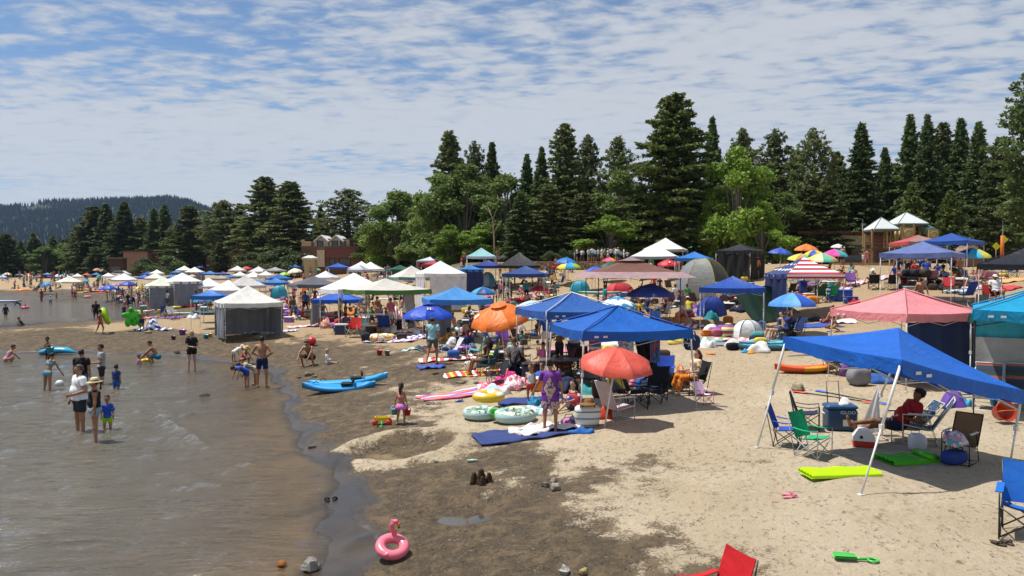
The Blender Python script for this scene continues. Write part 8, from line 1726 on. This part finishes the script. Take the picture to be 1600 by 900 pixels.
P(829, 629, -15, 'small boy in a white tank top and red shorts', size='toddler', H=1.0, top='tank', topc='#d8dcdc', botc='#c84c34', skin='tan', pose='stand', hairc='#4c3424')
o, b, s = P(860, 677, 168, 'woman in a long purple patterned tunic standing on the white towel', pose='holdhand', fem=True, fat=1.15, H=1.66, top='tee', topc='#6a2488', bottom='briefs', botc='#4a1c60', hair='bun', hairc='#2a1a14', skin='tan')
def tunic_mat():
 m = blotch('#6a1f8c', ['#7c2c9c'], 4, .6); m = m.copy(); nt = m.node_tree; N = nt.nodes; L = nt.links; b_ = N['Principled BSDF']; prev = b_.inputs['Base Color'].links[0].from_socket
 tc = N.new('ShaderNodeTexCoord'); sp = N.new('ShaderNodeSeparateXYZ'); L.new(tc.outputs['Object'], sp.inputs[0]); n = N.new('ShaderNodeTexNoise'); n.inputs['Scale'].default_value = 26; n.inputs['Detail'].default_value = 3; L.new(tc.outputs['Object'], n.inputs['Vector'])
 def mth(op, a, c):
  q = N.new('ShaderNodeMath'); q.operation = op
  for i, w in enumerate((a, c)):
   if isinstance(w, (int, float)): q.inputs[i].default_value = w
   else: L.new(w, q.inputs[i])
  return q.outputs[0]
 ax = mth('ABSOLUTE', sp.outputs[0], 0); dz = mth('ABSOLUTE', mth('SUBTRACT', sp.outputs[2], 1.08), 0)
 med = mth('LESS_THAN', mth('ADD', mth('MULTIPLY', ax, 4.2), mth('MULTIPLY', dz, 1.9)), .60); hem = mth('LESS_THAN', sp.outputs[2], .78)
 msk = mth('MULTIPLY', mth('MAXIMUM', med, hem), mth('GREATER_THAN', n.outputs['Fac'], .47)); mx = N.new('ShaderNodeMix'); mx.data_type = 'RGBA'; L.new(msk, mx.inputs['Factor']); L.new(prev, mx.inputs['A']); mx.inputs['B'].default_value = hexc('#c8b890'); L.new(mx.outputs['Result'], b_.inputs['Base Color']); return m
tm_ = tunic_mat(); mb = MB(); pl = b['J']['pel']
mb.lathe([(.22, pl[2] - .36), (.23, pl[2] - .34), (.215, pl[2] - .15), (.20, pl[2] + .05), (.175, pl[2] + .22), (.19, pl[2] + .38), (.15, pl[2] + .50), (.08, pl[2] + .535)], 26, 0, (0, 0, 0), sx=1.0, sy=.78); mb.build('tunic', tm_, o)
for c_ in o.children:
 if c_.name.startswith('shirt'): set_mats(c_, [tm_])
P(893, 640, -60, 'girl sitting at the edge of the shade beside the woman in the tunic', size='child', pose='sit', H=1.3, fem=True, top='tank', topc='#c8a890', hair='long', botc='#3c4868', skin='pale')
P(1067, 509, -70, 'woman in a wide straw hat, grey top and white shorts walking left', pose='stride', fem=True, H=1.72, fat=1.1, top='tank', topc='#8c8c9c', bottom='shortshorts', botc='#e8e4dc', hat='floppy', hatc='#dcc49c', skin='pale', hair='bun')
P(1082, 615, -75, 'woman with long red hair sitting in a black camp chair in the sun', pose='chair', fem=True, H=1.7, top='tee', topc='#e8c8a8', bottom='pants', botc='#d87c1c', hair='long', hairc='#5c1f14', skin='pale'); heap(G(1064, 612) + Vector((0, 0, .12)), blotch('#d87818', ['#5080a8', '#e8e0d0'], 5, .6), 'orange patterned towel over the knees of the red haired woman', (.5, .4, .55))
P(897, 582, 170, 'man in a white t-shirt with black print standing in the canopy shade', pose='holdfront', H=1.8, fat=1.15, top='tee', topc='#b8bcc8', botc='#484c5c', skin='brown')
P(1228, 531, -78, 'person with both hands behind the head sitting in a dark blue chair', pose='chairup', fem=True, top='tee', topc='#2c3468', botc='#32406c', hair='short', skin='brown', H=1.7, glasses=True); P(1216, 533, -80, 'pale person sitting beside the one with raised arms', pose='chair', fem=True, top='tank', topc='#38486c', bottom='shortshorts', botc='#38486c', skin='pale')
P(1303, 517, -50, 'woman in a black bikini and sunglasses sitting upright behind the nearest canopy', pose='kneel', fem=True, top='bra', topc='#1c1a1c', bottom='briefs', botc='#1c1a1c', hair='bun', hairc='#3c2018', skin='tan', glasses=True, H=1.75)
gg = G(1392, 690); person(gg + Vector((.15, 0, .0)), R(-95), 'man in a red t-shirt reclining in the lounge chair with his hat over his eyes', pose='recline', H=1.8, fat=1.2, top='tee', topc='#a81c20', botc='#20243c', hat='cap', hatc='#26262c', skin='brown')
P(1556, 474, -15, 'man in a white cap and white t-shirt sitting in a red chair', pose='chair', top='tee', topc='#e8e8ec', botc='#38506c', hat='cap', hatc='#f4f4f4', skin='brown', H=1.8, fat=1.1); P(1182, 437, 175, 'person in an orange shirt and straw hat standing by the black canopy', pose='holdfront', top='long', topc='#e0884c', botc='#2c2c34', hat='brim', hatc='#e0c898', H=1.75)
P(1348, 412, 178, 'man in a red shirt and navy trousers standing at the playground', top='tee', topc='#c82c2c', bottom='pants', botc='#1f2c50', H=1.8); P(1334, 411, 160, 'man in a grey shirt standing left of the one in red at the playground', top='tee', topc='#8c94a0', bottom='pants', botc='#3c4448', H=1.8, fat=1.1)
P(1316, 418, 120, 'shirtless man leaning over beside the pastel umbrellas', pose='holdfront', botc='#2c2c34', skin='tan', H=1.8)
P(1312, 447, -60, 'woman in a red bikini sitting on the sand with a hand to her face', pose='sit', fem=True, top='bra', topc='#b82830', bottom='briefs', botc='#b82830', hair='bun', skin='tan'); P(1327, 450, -80, 'woman in white lying on the lilac towel', pose='lie', fem=True, top='bra', topc='#e8e4e0', bottom='briefs', botc='#e8e4e0', hair='bun', skin='tan')
P(1292, 448, -70, 'man lying back on his elbows left of the woman in the red bikini', pose='sit', botc='#4c5c6c', skin='pale'); P(1263, 445, -60, 'woman with tied hair sitting at the flag canopy leg', pose='sit', fem=True, top='bra', topc='#3c3440', bottom='briefs', botc='#3c3440', skin='pale')
P(1363, 441, -60, 'woman in a white sun hat and aqua top sitting on the rose towel', pose='sit', fem=True, top='bra', topc='#b8e0e0', bottom='briefs', botc='#a82838', hat='floppy', hatc='#f0f0ec', skin='tan'); P(1333, 437, -20, 'person reading on the sand below the pastel umbrellas', pose='sit', top='tank', topc='#c8ccd0', botc='#3c3c44', skin='tan')
P(1438, 463, 175, 'shirtless person sitting behind the peak of the pink canopy', pose='sit', botc='#3c4c6c', skin='pink', H=1.8); P(1419, 438, 170, 'shirtless man standing with his back turned under the lilac canopy', botc='#26342c', skin='pink', H=1.8, fat=1.1)
P(1490, 432, 100, 'woman in a pink top standing at the right leg of the lilac canopy', pose='holdfront', fem=True, top='tee', topc='#c84858', botc='#2c3440', skin='tan', fat=1.15); P(1486, 447, -60, 'woman lying back under the right side of the lilac canopy', pose='sit', fem=True, top='bra', topc='#2c3858', bottom='briefs', botc='#2c3858', skin='pink'); P(1519, 446, -50, 'person with bent knees sitting left of the black canopy leg', pose='sit', top='tank', topc='#7c8490', botc='#44505c', skin='pink')
P(1431, 440, 10, 'person in red sitting in the shade of the lilac canopy', pose='chair', top='tee', topc='#b82c34', botc='#2c3038'); P(1545, 439, 70, 'person lying on the peach towel', pose='lie', top='bra', topc='#784890', bottom='briefs', botc='#784890', skin='tan', fem=True); P(1448, 437, -10, 'person in a blue shirt sitting in the shade of the lilac canopy', pose='chair', top='tee', topc='#2c50a8', botc='#2c3038')
P(742, 449, 100, 'woman in a hot pink top bending at the navy side wall', pose='holdfront', fem=True, top='tee', topc='#d83880', botc='#3c3440', skin='tan'); P(414, 519, 170, 'person in black bending over in the shade of the big cream canopy', pose='bend', top='tee', topc='#1a1a1e', botc='#1f1f24', skin='tan')
P(377, 519, -20, 'woman in a coral swimsuit sitting in front of the dark grey wall', pose='sit', fem=True, top='onepiece', topc='#c86858', bottom='briefs', botc='#c86858', skin='tan'); P(360, 518, 10, 'person sitting with raised knees by the left wall of the big cream canopy', pose='sit', top='tee', topc='#2c2430', botc='#2c2c34', skin='brown')
P(150, 497, 20, 'heavy man in a black t-shirt with a white print wading in the lagoon', True, H=1.85, fat=1.25, top='tee', topc='#16161a', botc='#22242c', sink=.4, skin='brown'); P(157, 522, 150, 'girl in a red swimsuit walking on the spit with a yellow-green ring', size='child', H=1.35, fem=True, top='onepiece', topc='#b83038', bottom='briefs', botc='#b83038', hair='tail', pose='stride', skin='tan')
P(222, 517, 30, 'child hidden behind the green turtle with only legs showing', size='child', H=1.25, botc='#2c3c58', pose='stride'); P(194, 499, 10, 'child in dark blue swimwear standing in the small inlet', size='child', H=1.2, top='tee', topc='#243458', botc='#3c4450'); P(263, 496, 0, 'woman in a black swimsuit kneeling on the spit', pose='kneel', fem=True, top='onepiece', topc='#2c2024', bottom='briefs', botc='#2c2024', hair='bun', skin='tan'); P(9, 497, 60, 'child in a long navy shirt standing in the lagoon at the left edge', True, size='child', H=1.35, top='long', topc='#20304c', botc='#20304c', sink=.2, pose='carry'); P(36, 508, -40, 'child in a dark teal shirt crouching in the lagoon', True, size='child', pose='crouch', H=1.3, top='tee', topc='#1f4c50', botc='#243438', sink=.25)
P(65, 471, 170, 'two-tone clad wader standing alone in the middle of the lagoon', True, H=1.75, top='tee', topc='#5c5048', botc='#3c4458', skin='tan', sink=.15); P(31, 481, -60, 'child in black bending over in the lagoon', True, size='child', pose='bend', H=1.25, top='long', topc='#1f2a34', botc='#1f2a34', sink=.2); P(39, 482, 0, 'toddler in a pink ring in the lagoon', True, size='toddler', pose='sit', H=.9, top='tee', topc='#e05090', sink=.15)
swim_ring(Vector((*Z0(39, 482), .0)), .30, .11, plast('#e0508c'), 'pink ring round the toddler in the lagoon')
# ------------------------------------------------------------------ the crowd further off: every bather its own figure, labelled by clothing and order
TOPS = [('red', '#c03038'), ('white', '#ececec'), ('black', '#1c1c20'), ('blue', '#2c58b0'), ('pink', '#d87090'), ('navy', '#26345c'), ('teal', '#2c98a0'), ('grey', '#8c9096'), ('yellow', '#d8c040'), ('green', '#4c9050')]
BOTS = ['#20242c', '#2c4880', '#6c7078', '#a83038', '#2c7c88', '#d8d4cc', '#38342c']
SK = ['tan', 'tan', 'brown', 'pale', 'pink', 'dark']
rc = random.Random(99)
def crowd(n_, pxr, pyr, zone, poses, inwater=False, A_=None, tops=None, depth=None, child=.2, hat=.12, test=None):
 n = int(n_ * 1.6)
 for _ in range(n):
  px = rc.uniform(*pxr)
  if depth: d = rc.uniform(*depth); at = A(px, d)
  else:
   py = rc.uniform(*pyr)
   if inwater: x, y = Z0(px, py); at = Vector((x, y, 0))
   else: at = G(px, py)
  if test and not test(at, px): continue
  pose = rc.choice(poses); size = 'child' if rc.random() < child else 'adult'; fem = rc.random() < .5 if size == 'adult' else False
  cn, cc = rc.choice(tops or TOPS); top = rc.choice(['tee', 'tee', 'tank', 'bra'] if fem else ['tee', 'tee', None]) if not tops else 'tee'
  bot = 'briefs' if top == 'bra' else 'shorts'; bc = cc if top == 'bra' else rc.choice(BOTS)
  H = (rc.uniform(1.68, 1.85) if not fem else rc.uniform(1.55, 1.7)) if size == 'adult' else rc.uniform(1.0, 1.4)
  ht = rc.choice(['brim', 'cap']) if rc.random() < hat else None
  o, b, s = person(at, rc.uniform(-PI, PI), '', pose=pose, size=size, fem=fem, H=H, hi=False, top=top, topc=cc, bottom=bot, botc=bc, skin=rc.choice(SK), hat=ht, hatc=rc.choice(['#e8e4d8', '#2c3038', '#d8c498']), sink=.2 if inwater else 0, group='beachgoers ' + zone)
  desc = {'adult': 'person', 'child': 'child'}[size] + ' ' + ({'tee': 'in a %s shirt', 'tank': 'in a %s top', 'bra': 'in a %s bikini', None: 'with a bare torso'}[top] % (cn,)  if top else '')
  if not top: desc = 'shirtless ' + desc.strip()
  ps = {'stand': 'standing', 'stride': 'walking', 'holdfront': 'standing', 'carry': 'standing', 'sit': 'sitting', 'sitlegs': 'sitting', 'chair': 'sitting', 'crouch': 'squatting', 'lie': 'lying', 'bend': 'bending', 'kneel': 'kneeling', 'hipshand': 'standing'}[pose]
  if pose == 'chair' and not inwater: pass
  auto(o, ps + ' ' + desc, zone)
ST = ['stand', 'stride', 'holdfront', 'carry', 'hipshand']; SI = ['sit', 'sitlegs', 'kneel', 'crouch']
crowd(34, (166, 262), (456, 482), 'at the lagoon head', ST + ['stand', 'crouch', 'bend'])
crowd(22, (225, 330), (458, 486), 'left of the big cream canopy', ST + SI)
crowd(26, (118, 178), (444, 458), 'along the far spit', ST + SI)
crowd(22, (0, 118), (438, 449), 'out on the far left beach', ST + SI)
crowd(12, (20, 100), (450, 457), 'at the spit umbrella', SI + ['stand'])
crowd(8, (10, 160), (440, 476), 'wading in the lagoon', ST, inwater=True)
crowd(22, (0, 110), (431, 438), 'at the distant water edge', ST)
crowd(16, (445, 500), (452, 500), 'beside the dark grey canopy', SI + ST)
crowd(14, (500, 620), (482, 520), 'in the shade of the green edged canopy', SI + ['chair', 'stand'], child=.1)
crowd(12, (548, 640), (430, 446), 'behind the green edged canopy', ST + SI)
crowd(12, (640, 800), (478, 520), 'by the sky blue canopy', SI + ['chair'])
crowd(18, (770, 870), (446, 476), 'under the canopy by the wall', SI + ST)
crowd(12, (790, 900), (425, 445), 'below the stone wall', ST + SI)
WT = [('white', '#eeeef0')]
crowd(22, (895, 1000), None, 'on the lawn above the wall', ST, tops=WT, depth=(89.5, 98), child=0, hat=.2)
crowd(8, (715, 790), None, 'at the edge of the tree shade', ST, depth=(80, 98), child=.1)
crowd(10, (1000, 1110), None, 'by the white canopies on the lawn', ST + SI, depth=(70, 92), child=.1)
crowd(12, (930, 1080), (470, 500), 'around the navy umbrella', SI + ['chair', 'stand'], child=.1)
crowd(8, (820, 1010), (548, 590), 'under the blue canopy pair', ['chair', 'stand', 'holdfront', 'sit'], child=.1, hat=.3)
crowd(12, (1200, 1330), (424, 440), 'under the bright umbrella cluster', SI + ['chair'])
crowd(8, (1205, 1245), (448, 466), 'under the flag canopy', SI)
crowd(10, (1395, 1500), (424, 436), 'behind the lilac canopy', ['chair', 'stand', 'sit'])
crowd(6, (1340, 1480), (413, 420), 'around the playground foot', ST)
crowd(10, (380, 560), (424, 446), 'in the lanes of the dense camp', ST)
crowd(8, (560, 700), None, 'in front of the parked cars', ST, depth=(85, 120))
crowd(14, (690, 860), (500, 560), 'around the orange umbrella', SI + ['chair', 'stand'], child=.1)
crowd(14, (940, 1090), (452, 478), 'behind the navy umbrella', SI + ['chair', 'stand'])
crowd(8, (1100, 1200), (452, 480), 'by the royal blue canopy', SI + ['chair'])
crowd(16, (560, 640), (455, 500), 'right of the green edged canopy', SI + ['chair'])
# small belongings scattered through the camps
TW = [('red', '#c83840'), ('pink', '#e088a0'), ('blue', '#3868b8'), ('white', '#e8e6e2'), ('teal', '#48a8a8'), ('orange', '#e08840'), ('yellow', '#e0c850'), ('purple', '#8858a8')]
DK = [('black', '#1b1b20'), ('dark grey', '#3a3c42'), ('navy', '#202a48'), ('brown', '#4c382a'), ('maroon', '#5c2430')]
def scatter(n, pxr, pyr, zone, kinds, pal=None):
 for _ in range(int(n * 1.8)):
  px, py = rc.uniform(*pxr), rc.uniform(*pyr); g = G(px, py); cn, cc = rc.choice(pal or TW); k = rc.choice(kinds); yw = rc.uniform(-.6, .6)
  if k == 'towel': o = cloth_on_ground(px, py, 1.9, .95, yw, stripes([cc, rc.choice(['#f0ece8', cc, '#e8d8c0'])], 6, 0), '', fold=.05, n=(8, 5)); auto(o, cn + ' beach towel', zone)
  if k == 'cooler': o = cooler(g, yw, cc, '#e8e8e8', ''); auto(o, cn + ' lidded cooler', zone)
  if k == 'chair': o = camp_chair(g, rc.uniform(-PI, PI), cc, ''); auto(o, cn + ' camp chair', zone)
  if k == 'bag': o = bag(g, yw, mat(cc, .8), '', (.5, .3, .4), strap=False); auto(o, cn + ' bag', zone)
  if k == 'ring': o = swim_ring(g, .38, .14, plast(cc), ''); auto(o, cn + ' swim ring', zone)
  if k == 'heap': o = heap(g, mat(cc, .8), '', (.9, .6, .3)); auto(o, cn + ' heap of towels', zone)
AL = ['towel', 'towel', 'cooler', 'chair', 'bag', 'ring', 'heap']
scatter(22, (440, 500), (455, 508), 'left of the tall white canopy', AL)
scatter(16, (185, 330), (462, 500), 'before the left white canopies', AL)
scatter(14, (110, 180), (448, 458), 'along the far spit', ['towel', 'ring', 'heap'])
scatter(16, (500, 650), (486, 522), 'under the white and green edged canopies', AL)
scatter(14, (640, 800), (480, 530), 'around the blue umbrella', AL)
scatter(18, (765, 880), (440, 482), 'in front of the stone wall', AL)
scatter(14, (925, 1090), (468, 505), 'around the navy umbrella', AL)
scatter(12, (820, 1020), (555, 625), 'under the two blue canopies', ['cooler', 'chair', 'bag', 'heap'])
scatter(10, (1200, 1340), (426, 470), 'around the flag canopy', AL)
scatter(10, (1395, 1590), (430, 460), 'around the lilac canopy', AL)
scatter(8, (1320, 1400), (560, 600), 'under the pink canopy', ['bag', 'heap', 'chair'])
scatter(8, (1050, 1200), (500, 550), 'beside the driftwood log', ['bag', 'heap', 'towel'])
scatter(10, (545, 640), (432, 452), 'behind the green edged canopy', AL)
scatter(10, (380, 540), (440, 460), 'in the dense camp', AL)
scatter(14, (880, 1040), (540, 600), 'behind the red umbrella', AL)
scatter(14, (690, 860), (500, 565), 'around the orange umbrella', AL)
scatter(14, (935, 1100), (455, 478), 'behind the navy umbrella', AL)
scatter(8, (1100, 1200), (455, 485), 'by the royal blue canopy', AL)
scatter(8, (1440, 1540), (560, 610), 'below the teal canopy', ['bag', 'chair', 'heap', 'cooler'])
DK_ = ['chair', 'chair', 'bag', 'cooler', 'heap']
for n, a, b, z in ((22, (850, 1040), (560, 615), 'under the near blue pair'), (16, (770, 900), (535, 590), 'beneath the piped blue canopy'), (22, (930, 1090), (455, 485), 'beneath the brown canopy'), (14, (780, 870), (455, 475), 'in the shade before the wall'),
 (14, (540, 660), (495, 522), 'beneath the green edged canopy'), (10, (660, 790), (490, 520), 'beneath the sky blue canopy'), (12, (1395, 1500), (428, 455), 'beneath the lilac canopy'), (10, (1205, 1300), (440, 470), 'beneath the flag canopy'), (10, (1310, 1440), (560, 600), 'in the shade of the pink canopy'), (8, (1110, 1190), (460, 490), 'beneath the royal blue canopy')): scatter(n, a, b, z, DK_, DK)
# ------------------------------------------------------------------ leave out what stands wholly behind other things; gather the tiniest figures
bpy.context.view_layer.update(); dg = bpy.context.evaluated_depsgraph_get(); eye = Vector((0, 0, CAM_H)); kept = []
for o, desc, zone in AUTO:
 w = Vector(o.matrix_world.translation); px_ = proj(*w); hh = max([c[2] for c in o.bound_box]) * o.scale[2] if o.type == 'MESH' else .4
 kids = set([o.name] + [c.name for c in o.children_recursive]); seen = 0
 for f in (.12, .35, .6, .9):
  for dx in (-.12, 0, .12):
   t = w + Vector((dx, 0, hh * f)); v = t - eye; hit, p_, n_, i_, ob, _m = scn.ray_cast(dg, eye, v.normalized(), distance=v.length + 1)
   if hit and ob.name in kids: seen += 1
   elif not hit: seen += 0
 if seen >= 2 and -20 < px_[0] < 1620: kept.append((o, desc, zone, px_[0], hh * FPX / w.y))
 else:
  for c in list(o.children_recursive) + [o]: bpy.data.objects.remove(c)
pp = sorted([k for k in kept if k[0].name.startswith('person')], key=lambda k: -k[4]); nb = 296 - (sum(1 for o in scn.objects if o.name.startswith('person')) - len(pp)); small = pp[nb:]
if small:
 mb = MB(); ml = []
 for k in small:
  o = k[0]; Mx = o.matrix_world; base = len(mb.v); mm_ = [s_.material for s_ in o.material_slots]
  for m_ in mm_:
   if m_ not in ml: ml.append(m_)
  mb.v += [tuple(Mx @ v.co) for v in o.data.vertices]
  for p_ in o.data.polygons: mb.f.append(tuple(i + base for i in p_.vertices)); mb.m.append(ml.index(mm_[p_.material_index])); mb.sm.append(True)
 tag(mb.build('distant_crowd', ml), 'the smallest, farthest bathers along the left shore', None, kind='stuff')
 for k in small:
  for c in list(k[0].children) + [k[0]]: bpy.data.objects.remove(c)
sm_ = set(id(k) for k in small); AUTO = [(k[0], k[1], k[2]) for k in kept if id(k) not in sm_]
# ------------------------------------------------------------------ labels that need an order
_g = {}
for o, desc, zone in AUTO:
 w = o.matrix_basis.translation; _g.setdefault((desc, zone), []).append((proj(w.x, w.y, w.z)[0], o))
def plural(d): return d
for (desc, zone), its in _g.items():
 its.sort(key=lambda t: t[0])
 for j, (_, o) in enumerate(its):
  lb = (desc + ' ' + zone) if len(its) == 1 else (ordn(j) + ' from left, ' + desc + ' ' + zone)
  o['label'] = lb if len(lb.split()) <= 16 else lb.replace(' in a ', ' in ')
